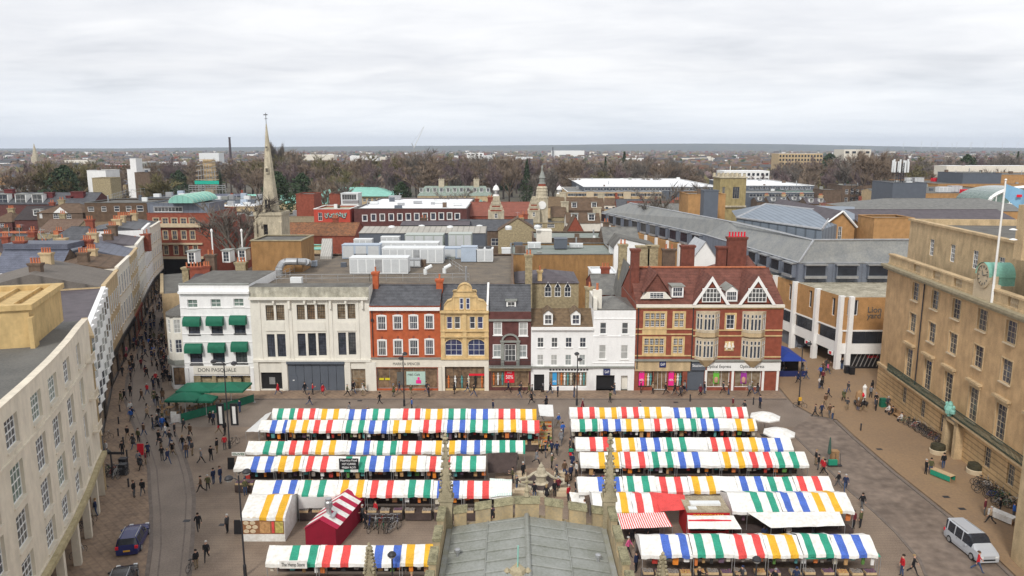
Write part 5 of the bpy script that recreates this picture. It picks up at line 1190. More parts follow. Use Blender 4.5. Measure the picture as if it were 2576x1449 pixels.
flatb('white_roof_store','very long dark brown flat building with twelve white framed windows',890,1174,525,15.5,498,m_darkbrick,m_whiteroof,[(U(a),U(a)+11.5,V(870-8*k/11*0)-0+(2 if k in(0,11) else 0)-k*.4,V(935)-k*.4) for k,a in enumerate((1072,1160,1248,1338,1425,1510,1595,1678,1760,1842,1925,2003))],par=.3,coping=m_greyroof,nx=1,nz=1,surround=m_paint)
zr_s=15.2
for i,(u0,u1,vt,vb) in enumerate(((978,1008,493,503),(1090,1120,505,512),(862,900,505,512),(930,950,508,514),(1040,1060,507,513),(1140,1160,512,518),(1000,1016,512,517))):
 plant('rooftop_vent','small pale roof unit, %s of those scattered on the white roof'%['the tallest','the longest','leftmost','second leftmost','a middle one','rightmost','the lowest one'][i],u0,u1,vt,vb,zr_s,m_acw if i%2 else m_galv,depth=2,group='vents scattered on the white roof')
t,f,x0,x1,Y,zr=roofb('ribbed_roof_shed','dark clad long shed with ribbed pale metal roof and round vents',903,1221,586,15.4,570,12,m_pvc,mat('ribbed pale roof',(.40,.38,.34),.12,.4,bands='x',bw=1.2,bd=.7))
for k in range(6):m=MB();x=x0+6+k*6.3;m.lathe([(.7,0),(.75,.5),(.6,.8),(.1,.9)],(x,Y+5.5+(k%2)*1.5,zr-.6),10);m.build('roof_vent',m_acw,t)
roofb('long_slate_building','long dark slate roofed brick building crossing behind the ribbed shed',1150,1342,580,11.5,552,12,m_brown,m_slate,ng=(5,(7.5,),2.2,2))
roofb('dark_slate_annex','dark slate roof strip in front of the brown windowed building',1008,1180,566,13.3,556,8,m_pvc,m_slatepu)
t,f,x0,x1,Y,zr=roofb('copper_roof_hall','wide low building with pale green hipped copper roof',770,1000,492,9.5,471,26,m_tanst,m_copper,hip=12,ng=(16,(6.5,),1.5,1.8),over=1.2)
roofb('copper_roof_wing','pale green copper roof just right of the spire',690,744,511,10,491,16,m_tanst,m_copper,hip=0)
roofb('copper_roofed_annex','bright green copper roof strip left of the spire',606,660,508,10,489,14,m_tanst,m_copper)
roofb('copper_roof_wedge','small green copper roof between red tower and copper hall',789,826,512,10,496,12,m_tanst,m_copper,hip=5)
flatb('glazed_roof_pod','white framed glass pod on the roof left of the white roofed store',857,900,487,17.5,484,m_acw,m_whiteroof,[(860,897,489,503)],nx=6,nz=1,par=.1)
flatb('red_stair_pod','red brick stair pod before the green copper roof',828,855,488,16,484,m_redbrick,m_flat,par=.2)
t,f,x0,x1,Y,zr=roofb('college_range','long college building with grey green mansard and row of dormers',1050,1236,492,10.5,468,14,m_tanst,mat('grey green slate',(.24,.29,.25),.25,1.2),ng=(12,(5.5,),1.6,2.4),dorm=(11,1.7,1.9,.3),hip=3)
for q in(.31,.79):chimney(x0+(x1-x0)*q,Y+7,10,zr+3.2,2.6,1.6,m_towst,t,3,m_towst)
t,f,x0,x1,Y,zr=roofb('red_tiled_hall','red tiled hall with brick chimneys before the college range',1180,1352,543,12,508,16,m_redbrick,mat('clean red tile',(.24,.085,.06),.2,1,bands='z',bw=.3),chim=((.3,1.6,1.5,2),(.1,1.2,1,1)))
gablef('brick_gable_house','red brick gable end facing the shed with green edged roof',1190,1222,530,12.5,508,12,m_redbrick,m_copper)
def ornate(name,label,u0,u1,v0,v1,zb_,spire=False):
 Y=218.0;a,b=FY(u0,v1,Y),FY(u1,v1,Y);zt_=FY(u0,v0,Y).z;x=(a.x+b.x)/2;w=b.x-a.x;t=thing(name,label,'gable' if not spire else 'tower',(x,Y,0))
 f=Fr([(a.x,Y),(b.x,Y)]);m=MB();H=zt_-a.z;zz=a.z
 lv=[(0,1),(.3,.8),(.5,.6),(.68,.4),(.84,.2)]
 hs_=[(w*.4,w*.6,a.z+H*.02,a.z+H*.24)]
 f.wall(m,0,w,0,a.z+H*.3,hs_);f.shell(m,0,w,0,a.z+H*.3,3)
 for(p,q),(p2,_) in zip(lv[1:],lv[2:]+[(1,0)]):f.box(m,w/2*(1-q),w/2*(1+q),-1,0,a.z+H*p,a.z+H*p2)
 m.build('gable_wall',m_towst,t);m=MB()
 for p,q in lv[1:]:
  for sg in(-1,1):m.lathe([(.25,0),(.3,.3),(.1,.7),(.02,1.2)],f.pt(w/2+sg*w/2*(q+.1),-.3,a.z+H*p),6)
  f.box(m,w/2*(1-q)-.2,w/2*(1+q)+.2,-.2,.12,a.z+H*p-.1,a.z+H*p+.15)
 m.build('scroll_moulding',m_towst,t);wins(f,t,hs_)
 for p,q in((.34,.7),(.54,.5)):m=MB();f.box(m,w/2*(1-q),w/2*(1+q),0.01,.05,a.z+H*p,a.z+H*p+H*.07);m.build('brick_band',m_redbrick,t)
 return t,x,Y,zt_
ornate('ornate_gabled_house','ornate stepped stone gable with brick bands below the white cupola',1228,1268,496,550,0)
ornate('ornate_gabled_house','ornate stepped stone gable joined to the clock turret',1328,1358,494,546,0)
# turret spire right of it
Yt=222;p=FY(1363,545,Yt);t=thing('clock_turret','striped brick and stone clock turret with tall lantern spire','tower',(p.x,Yt,0));x=p.x
zv=lambda v:FY(1363,v,Yt).z
m=MB();w=FY(1378,500,Yt).x-x;m.box(x-w,x+w,Yt-w,Yt+w,0,zv(500));o=m.build('turret',m_towst,t);m=MB();m.lathe([(w*.7,-.1),(w*.7,.1)],(0,0,0),14);m.v=[(x+a,Yt-w-.15+c,zv(515)+b) for a,b,c in m.v];m.build('clock_face',m_paint,o)
m=MB();m.lathe([(w*1.1,zv(500)),(w*1.15,zv(497)),(w*.95,zv(490)),(w*1.05,zv(489)),(w*.9,zv(482)),(w*1.0,zv(481)),(w*.85,zv(474)),(w*.95,zv(473)),(w*.75,zv(468))],(x,Yt,0),8);m.build('drum',m_towst,t)
m=MB();m.lathe([(w*.72,zv(474)),(w*.6,zv(462))],(x,Yt,0),8);m.build('brick_stage',m_redbrick,t)
m=MB();m.lathe([(w*.65,zv(462)),(w*.6,zv(460)),(w*.45,zv(459)),(w*.45,zv(448)),(w*.6,zv(447)),(w*.5,zv(445)),(w*.12,zv(428)),(w*.2,zv(426)),(w*.12,zv(424)),(w*.2,zv(422)),(w*.05,zv(415))],(x,Yt,0),8);m.build('lantern',m_leadsheet,t)
for(u,v0,v1,uu,Yq,nm,lb) in((1248,462,505,9,260,'white_cupola','white domed cupola with small weather vane above the red hall'),(1407,465,500,8,270,'white_cupola','smaller white domed lantern beside the long white roofed offices')):
 zv=lambda v:FY(u,v,Yq).z;p=FY(u,v1,Yq);w=FY(u+uu,v1,Yq).x-p.x;t=thing(nm,lb,'cupola',(p.x,Yq,0));m=MB();m.box(p.x-w,p.x+w,Yq-w,Yq+w,0,zv(v1-12));m.build('base',m_towst,t)
 m=MB();H=(zv(v0)-zv(v1-12));b=zv(v1-12);m.lathe([(w*.85,0),(w*.8,H*.1),(w*.7,H*.12),(w*.7,H*.45),(w*.95,H*.48),(w*.9,H*.55),(w*.7,H*.72),(w*.4,H*.84),(w*.1,H*.88),(w*.05,H*1.0)],(p.x,Yq,b),10);m.build('lantern',m_paint,t)
 for k in range(5):a=R(200+k*35);m=MB();m.tube((p.x+w*.72*math.cos(a),Yq+w*.72*math.sin(a),b+H*.16),(p.x+w*.72*math.cos(a),Yq+w*.72*math.sin(a),b+H*.42),w*.14,n=4);m.build('opening',m_black,t)
# right of centre
t,f,*_=flatb('long_white_office','very long modern office with thin white floating roof',1468,1815,470,15.5,449,m_pvc,m_whiteroof,ng=(22,(13.9,),3.2,1.1,.01,.01),par=.2,coping=m_paint,nx=2,nz=1)
t,f,*_=flatb('office_lower_terrace','buff brick lower floors with stone piers in front of the white roofed office',1428,1665,483,13.5,471,mat('pale buff brick',(.50,.36,.2),.12,1),m_greyroof,ng=(12,(11.6,),4.2,1.3,.01,.01),par=.2,coping=m_paint,nx=3,nz=1)
for u in(1484,1577):s=f.uv(u,490)[0];m=MB();f.box(m,s-1.6,s+1.6,0,1.2,0,13.7);m.build('stone_pier',m_sill,t)
flatb('long_white_office','right hand end of the thin white roofed office beyond the church tower',1876,2048,467,15.5,452,m_pvc,m_whiteroof,ng=(12,(13.9,),3.0,1.1),par=.2,coping=m_paint,nz=1)
flatb('office_lower_terrace','grey terrace with dark windows right of the square church tower',1874,2090,484,13.4,474,m_pvc,m_greyroof,ng=(12,(11.4,),3.2,1.3),par=.2,coping=m_paint,nz=1)
YT=235;a,b=FY(1812,450,YT),FY(1878,450,YT);zt=FY(1845,448,YT).z;t=thing('battlemented_church_tower','square buff church tower with battlements and large traceried window','church tower',((a.x+b.x)/2,YT,0));w=b.x-a.x
f=Fr([(a.x,YT),(b.x,YT)]);H=[(w*.5,w*.76,FY(1850,500,YT).z,FY(1850,470,YT).z),(w*.1,w*.2,FY(1850,488,YT).z,FY(1850,470,YT).z)]
m=MB();f.wall(m,0,w,0,zt,H,rev=.3);f.shell(m,0,w,0,zt,w);m.build('tower',mat('olive buff stone',(.36,.29,.14),.2,.6,stain=.25),t);wins(f,t,H,m_towst,G_dark,3,1,rev=.2)
m=MB();m.poly([f.pt(H[0][0],-.02,H[0][3]),f.pt(H[0][1],-.02,H[0][3]),f.pt((H[0][0]+H[0][1])/2,-.02,H[0][3]+.9)]);m.build('pointed_arch',m_towst,t)
m=MB();f.box(m,-.3,w+.3,-w-.3,.3,zt,zt+.35);f.box(m,-.2,w+.2,-w,.5,FY(1850,517,YT).z-.5,FY(1850,517,YT).z);m.build('string_course',m_towst,t)
for k in range(6):
 for n_ in(.0,-w):m=MB();f.box(m,-.2+k*w/5.6,-.2+k*w/5.6+.75,n_-.35,n_+.2,zt+.35,zt+1.35);m.build('merlon',m_towst,t)
m=MB();p=f.pt(w*.5,-w/2,zt);m.tube(p,(p[0],p[1],FY(1851,418,YT).z),.1);m.build('flagpole',m_paint,t)
flatb('orange_blank_tower','tall plain orange brick block in front of the church tower',1732,1826,489,21,483,m_ochre,m_flat,par=.2)
flatb('roof_plant_cage','dark metal plant cage on top of the orange block',1772,1808,480,22.4,478,m_pvc,m_galv,par=.1)
t,f,x0,x1,Y,zr=roofb('triangular_roofed_building','dark grey metal roof with sloped end behind the long glazed roof',1605,1785,541,14.5,512,18,m_zinc,m_greyroof,hip=0)
# corrugated blue roof
t=thing('corrugated_roof_hall','hall with broad corrugated blue grey hipped metal roof','building',G(1970,575,15));z_=15.5
A,B,D0,C0=G(1853,548,z_),G(2068,577,z_),G(1927,513,18.2),G(2097,533,18.2);C=G(2150,551,16.5)
mc=mat('corrugated blue metal',(.22,.26,.31),.12,.4,bands='x',bw=1.1,bd=.55,rough=.5)
m=MB();m.poly([A,B,C0,D0]);m.poly([B,C,C0]);m.poly([A,D0,G(1840,530,z_)]);m.poly([C0,C,G(2150,520,z_),D0]);[m.poly([(p.x,p.y,0),(q.x,q.y,0),tuple(q),tuple(p)]) for p,q in((A,B),(B,C))];m.build('roof',mc,t)
m=MB();m.tube(A,D0,.3);m.tube(B,C0,.3);m.tube(A,B,.3);m.tube(D0,C0,.25);m.build('flashing',m_galv,t)
gablef('orange_gable_house','bright ochre gable end with white verge and slit window',2066,2150,570,15.5,532,40,m_ochre,m_slatepu,ua=2118,hs=[(2109,2116,570,604)],trim=m_paint,over=.5)
flatb('orange_brick_block','ochre brick block with roof rail beside the civic hall',2200,2300,549,18,541,m_ochre,m_flat,par=.4)
t,f,x0,x1,Y,zr=roofb('purple_slate_building','very wide dark purple slate roof behind the civic hall',2180,2600,575,13.5,527,30,m_ochre,m_slatepu)
t,f,x0,x1,Y,zr=roofb('pale_metal_building','broad weathered grey metal roof above the purple slates',2180,2640,531,14.5,499,30,m_ochre,m_greyroof,hip=12)
flatb('grey_clad_plant_block','grey clad plant block on the roof below the phone mast',2247,2332,460,20.5,455,m_pvc,m_flat,par=.1)
flatb('long_ochre_building','long ochre brick parapet wall building with red ducts on it',2325,2640,487,15,467,m_ochre,m_flat,par=.4)
flatb('rear_ochre_block','rear ochre brick block with dark grey plant screen',2360,2700,463,15,452,m_ochre,m_flat,par=.4)
flatb('plant_screen','dark blue grey louvred plant screen on the rear ochre roof',2423,2520,436,20,432,m_pvc,m_flat,par=.1)
flatb('tall_ochre_block','tall ochre block at the far right behind the flag',2518,2700,440,19,434,m_ochre,m_flat,par=.2)
for i,(u0,u1,vt,vb) in enumerate(((2424,2462,477,487),(2466,2498,478,488),(2348,2380,448,457),(2388,2410,450,459))):
 t,a,b,y,z=plant('red_duct',['bright red roof duct left of the glass arch','bright red roof duct nearest the glass arch','long red duct farther back on the ochre roof','short red duct farther back beside the white hood'][i],u0,u1,vt,vb,14.6,m_shopred,'duct',depth=3,lid=False)
for i,(u0,u1,vt,vb) in enumerate(((2362,2392,471,484),(2392,2420,468,484),(2282,2300,448,460),(2300,2324,447,461))):
 plant('roof_unit',['white panelled roof unit on the ochre parapet','pale grey roof unit between white panels and red duct','white roof unit left of the grey cylinder stack','grey roof unit beside the phone mast'][i],u0,u1,vt,vb,14.6 if i<2 else 15,m_acw if i%2==0 else m_galv,depth=3,panels=3)
# glass arch
t=thing('glass_arch_hall','white framed glass arch roof behind the blue flag','glass roof',G(2560,510,14));Ya=G(2560,512,14).y;c=FY(2590,512,Ya);r=c.x-FY(2487,512,Ya).x;hgt=FY(2590,473,Ya).z-14
N=16;P=[(c.x-r*math.cos(R(180*k/N)),14+hgt*math.sin(R(180*k/N))) for k in range(N+1)]
m=MB();m.poly([(x,Ya,z) for x,z in P]);
for(xa,za),(xb,zb2) in zip(P,P[1:]):m.poly([(xa,Ya,za),(xb,Ya,zb2),(xb,Ya+20,zb2),(xa,Ya+20,za)])
m.build('glazing',G_green[0],t)
m=MB()
for(xa,za),(xb,zb2) in zip(P,P[1:]):m.tube((xa,Ya-.1,za+.3),(xb,Ya-.1,zb2+.3),.7,n=4)
for k in range(1,12):x=c.x-r+2*r*k/12;m.tube((x,Ya-.1,14),(x,Ya-.1,14+hgt*math.sqrt(max(0,1-((x-c.x)/r)**2))),.18,n=4)
m.box(c.x-r,c.x+r,Ya-.8,Ya+.2,13.0,14.1);m.build('frame',m_paint,t)
# phone mast
p=G(2262,458,20.5);zt=FY(2262,402,p.y).z;t=thing('phone_mast','lattice phone mast crowded with white panel antennas','mast',(p.x,p.y,20));m=MB()
for sx2,sy2 in((-1,-1),(1,-1),(1,1),(-1,1)):m.tube((p.x+sx2,p.y+sy2,14),(p.x+sx2*.8,p.y+sy2*.8,zt-1),.14,n=4)
n=7
for k in range(n):
 z0,z1=15+(zt-16)*k/n,15+(zt-16)*(k+1)/n;m.tube((p.x-1,p.y-1,z0),(p.x+1,p.y-1,z1),.1,n=4);m.tube((p.x+1,p.y-1,z0),(p.x-1,p.y-1,z1),.1,n=4)
m.build('lattice',m_iron,t)
for k in range(9):a=R(k*40);x,y=p.x+2.6*math.cos(a),p.y+2.6*math.sin(a);m=MB();m.box(x-.28,x+.28,y-.15,y+.15,zt-4.5,zt+.2-(k%3)*.4);m.build('antenna',m_acw,t)
# buildings between roofs
roofb('stone_clock_college','pale stone college gateway range with sash windows below the grey block',2195,2250,482,15,474,10,m_tanst,m_flat,ng=(3,(10,),1.6,2.6))
flatb('scaffolded_brick_house','dark brick house laced with black fire escape stairs',2120,2196,467,16,460,m_brown,m_flat,ng=(5,(12.2,8.5),1.3,2.2),par=.3)
t=thing('fire_escape','black iron fire escape zigzagging down the brick house','fire escape',G(2150,530,5));m=MB();
Yf=G(2158,467,16).y-1.5
for k in range(6):
 z=3+k*2.3;xa,xb=FY(2138,490,Yf).x,FY(2165,490,Yf).x;m.box(xa,xb,Yf-1,Yf,z,z+.1);m.tube((xa if k%2 else xb,Yf-.5,z),(xb if k%2 else xa,Yf-.5,z+2.3),.15,n=4);m.tube((xa,Yf-1,z+1),(xb,Yf-1,z+1),.05,n=4)
for x in(xa,xb,(xa+xb)/2):m.tube((x,Yf-1,0),(x,Yf-1,17),.09,n=4)
m.build('stairs',m_black,t)
flatb('blank_gabled_house','plain brown gable wall left of the fire escape',2072,2118,478,15,470,m_brown,m_flat,par=.2)
flatb('green_clad_building','green grey clad attic storey building with white windows',1978,2075,479,14,462,mat('green grey cladding',(.16,.23,.21),.12,.6),m_galv,ng=(6,(10.8,),1.8,2.2),par=.4,coping=m_galv)
for i,(u0,u1,ve,vr,z) in enumerate(((1935,1985,509,494,10),(1990,2030,506,494,10),(2030,2080,512,498,11),(1905,1940,507,496,10))):
 roofb('slate_terrace_house',['grey slate house with white dormers left of the green clad building','slate house with wide tan stack before the green clad building','purple slate house right of the stack below the green cladding','low slate house beside the church tower foot'][i],u0,u1,ve,z,vr,9,m_brown,m_slatepu if i==2 else m_slate,dorm=(2,1.5,1.5,.1),chim=((.9,1.6,1,4),),cm=m_tanst)
# centre right clutter between gravel roof and glazed wing
roofb('barn_roof_workshop','mossy grey pitched workshop roof with parapet gable',1520,1610,612,12,571,12,m_brown,m_greyroof)
gablef('white_gabled_house','bright white blank gable wall among the roofs',1545,1648,620,14.5,600,8,m_white,m_flat,ua=1560)
flatb('green_roof_annex','flat grey green roofed annex with railings right of the plant',1342,1540,600,12.5,583,m_brown,mat('grey green roof felt',(.19,.22,.20),scale=.4,c2=(.27,.29,.26)),par=.3)
flatb('tan_flat_annex','broad tan brick block with flat green grey roof behind the old stone hall',1284,1548,640,12.8,612,m_blankbr,mat('grey green roof felt',(.19,.22,.20)),par=.4,coping=m_greyroof)
plant('plant_housing','teal grey plant housing cube on the flat green roof',1395,1427,602,627,12.5,m_pvc,'plant room',depth=3)
plant('condenser_row','row of white condensers with round fans on the green roof',1433,1466,614,624,12.5,m_acw,depth=1,panels=3)
plant('roof_unit','boxy white unit at the left of the teal housing',1328,1360,612,626,12.5,m_acw,depth=1.6,panels=2)
plant('white_shed','white sided shed with sloping lid left of the annex',1350,1388,582,612,12.3,m_cream,'shed',depth=5)
flatb('mullioned_hall','dark stone hall with rows of barred windows and slate roof',1340,1425,561,12,547,m_flint,m_slate,[(1347,1364,563,573),(1377,1395,563,573)],nx=6,nz=2,par=.4)
gablef('brown_gabled_house','brown tiled gable roof right of the barred window hall',1425,1470,585,11,545,10,m_redbrick,m_browntile)
for i,(u0,u1,ve,vr,z,mm,rm) in enumerate(((1388,1425,545,520,13,m_flint,m_browntile),(1420,1520,528,497,12,m_brown,m_browntile),(1425,1510,560,535,13,m_cream,m_browntile),(1375,1420,520,495,14,m_tanst,m_oldtile))):
 roofb('old_tiled_house',['tall stone gabled house beside the clock turret','brown roofed house with two white dormers before the offices','cream house with white triangular dormers left of the glazed roof','ochre mottled roof house right behind the clock turret'][i],u0,u1,ve,z,vr,9,mm,rm,dorm=(2,1.8,1.8,.1) if i in(1,2) else None,chim=((.95,2.2,1.5,0),),cm=m_towst)
# old stone hall with three lancets, slate hip roof
t,f,x0,x1,Y,zr=roofb('lancet_window_hall','old rubble stone hall with three pointed white windows and hipped roof',1295,1456,711,11.9,677,11,m_flint,m_slatepu,hip=5,hs=[(1370,1387,722,747),(1395,1411,722,747),(1420,1436,722,747)])
for h in((1370,1387),(1395,1411),(1420,1436)):
 a=f.uv(h[0],722);b=f.uv(h[1],722);c=(a[0]+b[0])/2;m=MB();z=a[1]-.1;m.poly([f.pt(a[0]-.05,.03,z),f.pt(b[0]+.05,.03,z),f.pt(c,.03,z+.95)]);o=m.build('pointed_head',m_paint,t);m=MB();m.poly([f.pt(a[0]+.12,.04,z+.03),f.pt(b[0]-.12,.04,z+.03),f.pt(c,.04,z+.75)]);m.build('pane',m_dark,o)
chimney(FY(1358,680,Y+1).x,Y+1,10,FY(1358,680,Y+1).z,.7,.7,m_yellowst,t,1)
for i,(u,v,w,n,y,mm) in enumerate(((1330,640,1.1,2,118,m_flint),(1483,722,1.1,1,108,m_flint),(1567,614,1.3,2,122,m_flint),(1617,618,2.0,0,119,m_flint),(1642,617,1.6,0,119,m_flint),(1683,626,1.9,2,118,m_brown))):
 p=FY(u,v,y);t=thing('brick_chimney_stack',['slim rubble stack with two red pots before the tan annex','small stack right of the lancet window hall','rubble stack beside the bright white gable','wide rubble stack left of its pair behind the red roof','right one of the paired rubble stacks behind the red roof','brown stack with buff pots behind the red roof'][i],'chimney',(p.x,y,6));c=chimney(p.x,y,6,p.z,w,1,mm,t,n,m_terra)
roofb('sloping_yard_building','narrow rear building with long weathered slates beside the tall white shop',1495,1560,740,9.5,690,14,m_redbrick,m_greyroof)
gablef('rear_brick_gable','tall red brick gable wall edge left of the big tiled roof',1568,1600,740,11,668,10,m_redbrick,m_greyroof)
flatb('white_glass_annex','small white framed rooftop conservatory behind the white shops',1490,1552,688,11,672,m_acw,m_whiteroof,ng=(4,(9,),1.4,1.5),par=.2)
gablef('white_gable_skylight','white pitched skylight house among the chimneys',1745,1800,648,14,610,8,m_paint,m_galv,ua=1775)
# ---- left roofscape, near to far
def RL(*a,**k):return roofb(*a,**k)
for u in(101,191):p=FY(u,708,112+(191-u)*.06);t=thing('pot_stack',['row of four tall red pots left of the ribbed hip roof','row of four tall red pots nearest the ribbed hip roof'][u>150],'chimney',(p.x,p.y,11));chimney(p.x,p.y,11,p.z-.8,2.8,.9,m_redbrick,t,4,ph=1.5)
t,f,*_=flatb('railed_roof_building','mauve flat roof with white edge and thin handrail',-60,215,706,13.5,690,m_darkbrick,m_slatepu,par=.3,coping=m_paint)
RL('brown_tile_row','low row with brown ribbed tile roof and air conditioner',20,150,690,11.5,660,10,m_brown,m_oldtile,chim=((.95,1,1.6,1),))
RL('slate_ridge_row','long grey slate roof running behind the brown tiled row',118,243,663,12.5,640,9,m_tanst,m_slate,chim=((.08,1.5,3,1),),cm=m_tanst)
RL('mauve_slate_house','house with steep mauve slate slope below the blue hipped roof',160,246,690,12,650,10,m_brown,m_slatepu)
RL('dark_valley_house','dark soot stained roofs with white dishes',40,140,658,12,622,12,m_brown,m_slate)
RL('brown_left_gable','brown roofed shabby rear house at the left edge',-40,45,650,12,596,12,m_brown,m_browntile,chim=((.9,1.3,1,1),))
gablef('olive_brick_gable','broad olive brick gable wall with a small white hatch',155,245,625,12,585,12,m_flint,m_browntile,ua=206)
t,f,x0,x1,Y,zr=RL('chimney_pot_house','slate house carrying a long stack crowded with terracotta pots',255,375,612,14,570,11,m_flint,m_slate,hip=3)
for(u,v,n,w) in((320,588,11,9),(310,605,6,6)):p=FY(u,v,Y+(3 if n==11 else 1));chimney(p.x,Y+(3 if n==11 else 1),12,p.z,w,1.1,m_redbrick,t,n,ph=.9)
RL('ribbed_tile_house','house with broad ribbed brown roof in the left middle',182,283,588,13.5,558,12,m_brown,m_oldtile,chim=((.98,1.2,.5,2),))
RL('mottled_tile_house','house with dark mottled tile roof over a brown wall',92,182,584,13.5,551,12,m_flint,mat('dark mottled tile',(.10,.06,.045),scale=2,c2=(.20,.14,.10)))
flatb('plain_brown_wall_building','long plain brown building with two small windows and flat roof',180,369,541,15,533,m_brown,m_flat,[(290,299,557,568),(311,328,557,568)],par=.2,nx=1)
t,f,x0,x1,Y,Yb=flatb('brown_mansard_block','brown mansard block with five recessed dark windows',212,368,510,19,500,m_browntile,m_flat,[(220,237,520,532),(254,268,519,532),(286,301,518,532),(316,331,518,532),(343,361,517,532)],par=.3,coping=m_greyroof,nx=1,nz=2)
rail('roof_railing','white roof rail on top of the brown mansard block',[G(280,505,19.2),G(320,492,19.2),G(365,487,19.2)],1.6)
t,f,x0,x1,Y,zr=RL('hipped_pediment_house','brown hipped house with white pediment and white window band',92,208,535,16,512,12,m_brown,m_browntile,hip=4,hs=[(98,107,537,549),(133,180,538,550)],nx=8,nz=2)
p0,p1=f.uv(136,536),f.uv(172,536);m=MB();m.poly([f.pt(p0[0],.35,p0[1]+.1),f.pt(p1[0],.35,p1[1]+.1),f.pt((p0[0]+p1[0])/2,.35,p1[1]+1.6)]);m.build('pediment',m_paint,t)
t,f,x0,x1,Y,zr=RL('long_dormer_house','long grey roofed house with white dormers and dark red chimneys',-30,232,513,14.5,484,13,m_darkbrick,m_slate)
for u in(8,53,95):dormer(t,FY(u,505,Y+1).x,FY(u,514,Y+1).z,3.6,3.4,Y+.8,nx=2,nz=2,gable=False,depth=3)
for u,v,w in((24,476,2.8),(125,484,2.6),(196,482,4.2),(178,492,2.4)):p=FY(u,v,Y+4);chimney(p.x,Y+4,12,p.z,w,1.6,mat('dark red chimney brick',(.13,.03,.03),.2),t,0)
RL('dark_tile_house','very dark tiled house with a single white dormer at left',36,135,552,14,518,12,m_darkbrick,mat('near black tile',(.05,.04,.04),.3,1.5),dorm=(1,2,1.6,.2))
RL('octagonal_bay_house','dark house corner with white bay windows at the left edge',-30,30,558,13,534,10,m_darkbrick,m_browntile,hs=[(0,12,545,557) if 0 else(0,12,562,574)],hip=3)
flatb('red_brick_dark_base','low red brick house with small white windows under the dark roof',30,92,582,10.5,575,m_redbrick,m_flat,[(42,54,586,600),(64,76,586,600)],par=.3)
RL('terrace_with_dormers','long far terrace with many white dormers',-20,158,481,13,466,14,m_redbrick,m_greyroof,dorm=(9,3.0,2.0,.1))
for i,(u0,u1,vf,vb,z,mm) in enumerate(((-20,112,460,452,13,m_ochre),(84,215,448,440,12,m_ochre),(120,170,455,450,12,m_tanst),(215,300,452,446,12,m_tanst))):
 flatb('low_ochre_building',['long low ochre parapet building at the far left','terracotta coloured low roofs below the dark trees','pale low roofs right of the green dome','pale flat roof building behind the brown tower'][i],u0,u1,vf,z,vb,mm,m_greyroof,par=.4)
gablef('tan_gable_warehouse','tan gabled warehouse roof at the left edge',-25,55,456,12,440,18,m_ochre,m_slatebl,ua=18)
RL('blue_grey_hip','blue grey hipped roof among the ochre buildings',200,316,463,12,449,12,m_tanst,m_slatebl,hip=6)
flatb('white_cube_tower','blank white cube shaped tower',218,265,429,23,426,m_white,m_flat,par=.1)
t,*_=flatb('brown_brick_tower','brown brick tower block in front of the white cube',231,277,448,22.5,446,m_flint,m_flat,par=.2)
flatb('glazed_stair_strip','narrow white window strip on the side of the brown tower',277,288,451,21,449,m_brown,m_flat,[(278,287,452,478)],nx=2,nz=7,par=.1)
flatb('white_slab_tower','slim blank white tower rising above the park trees',326,341,399,27,398,m_white,m_flat,par=.1)
flatb('white_low_block','low white block at the foot of the slim tower',319,361,426,21,425,m_white,m_flat,par=.1)
flatb('brown_slab_block','plain brown block right of the slim white tower',338,376,434,22,431,m_brown,m_flat,par=.2)
t,f,x0,x1,Y,Yb=flatb('corner_bank_building','red brick building with buff stone cornices at the street end',369,525,537,17.0,515,m_redbrick,m_flat,[(u,u+15,549,563) for u in(385,408,431,454,476)]+[(u,u+13,581,602) for u in(388,410,433,456,478)]+[(u,u+12,618,640) for u in(388,412,437,462,486)],par=.2,fm=m_sill,surround=m_sill,nx=2,nz=2)
s1=f.uv(507,566)[0];m=MB();z=FY(440,566,Y).z;f.box(m,.1,s1,0,.9,z-.5,z+.4);m.build('cornice',m_sill,t);z=FY(440,612,Y).z;m=MB();f.box(m,.1,s1,0,.4,z-.3,z+.1);m.build('cornice',m_sill,t)
z=FY(440,646,Y).z;m=MB();f.box(m,.1,s1,0,.5,z-.5,z+.1);m.build('shop_cornice',m_sill,t);m=MB();f.box(m,.1,s1,0,.1,0,z-.5);m.build('shopfront',m_black,t)
t,f,*_=flatb('zinc_attic_storey','dark blue zinc attic storey with ribbon window on the brick building',370,526,512,19.35,505,m_zinc,m_flat,[(387,459,521,533)],z0=16.6,par=.15,nx=8,nz=1,surround=m_galv)
t=thing('barrel_vaulted_building','pale green ribbed barrel vault roof with round end','roof',G(460,511,19.6));Yg=G(447,511,19.6).y;a,b=FY(424,511,Yg),FY(486,511,Yg);c=(a.x+b.x)/2;r=(b.x-a.x)/2;hh=FY(450,487,Yg+8).z-19.6;N=12
m=MB();P=[(c-r*math.cos(R(180*k/N)),19.6+hh*math.sin(R(180*k/N))) for k in range(N+1)];m.poly([(x,Yg,z) for x,z in P])
for(xa,za),(xb,zb2) in zip(P,P[1:]):m.poly([(xa,Yg,za),(xb,Yg,zb2),(xb,Yg+16,zb2),(xa,Yg+16,za)])
m.build('vault',m_copper,t)
for k in range(7):
 y=Yg+.1+k*2.5;m=MB()
 for(xa,za),(xb,zb2) in zip(P,P[1:]):m.tube((xa,y,za+.05),(xb,y,zb2+.05),.15,n=4)
 m.build('rib',mat('pale rib green',(.34,.52,.44),.1),t)
gablef('red_church_gable','red brick gabled chapel with mullioned window left of the spire',524,600,600,9,549,14,m_redbrick,m_redtile,hs=[(556,587,584,604)],ua=571)
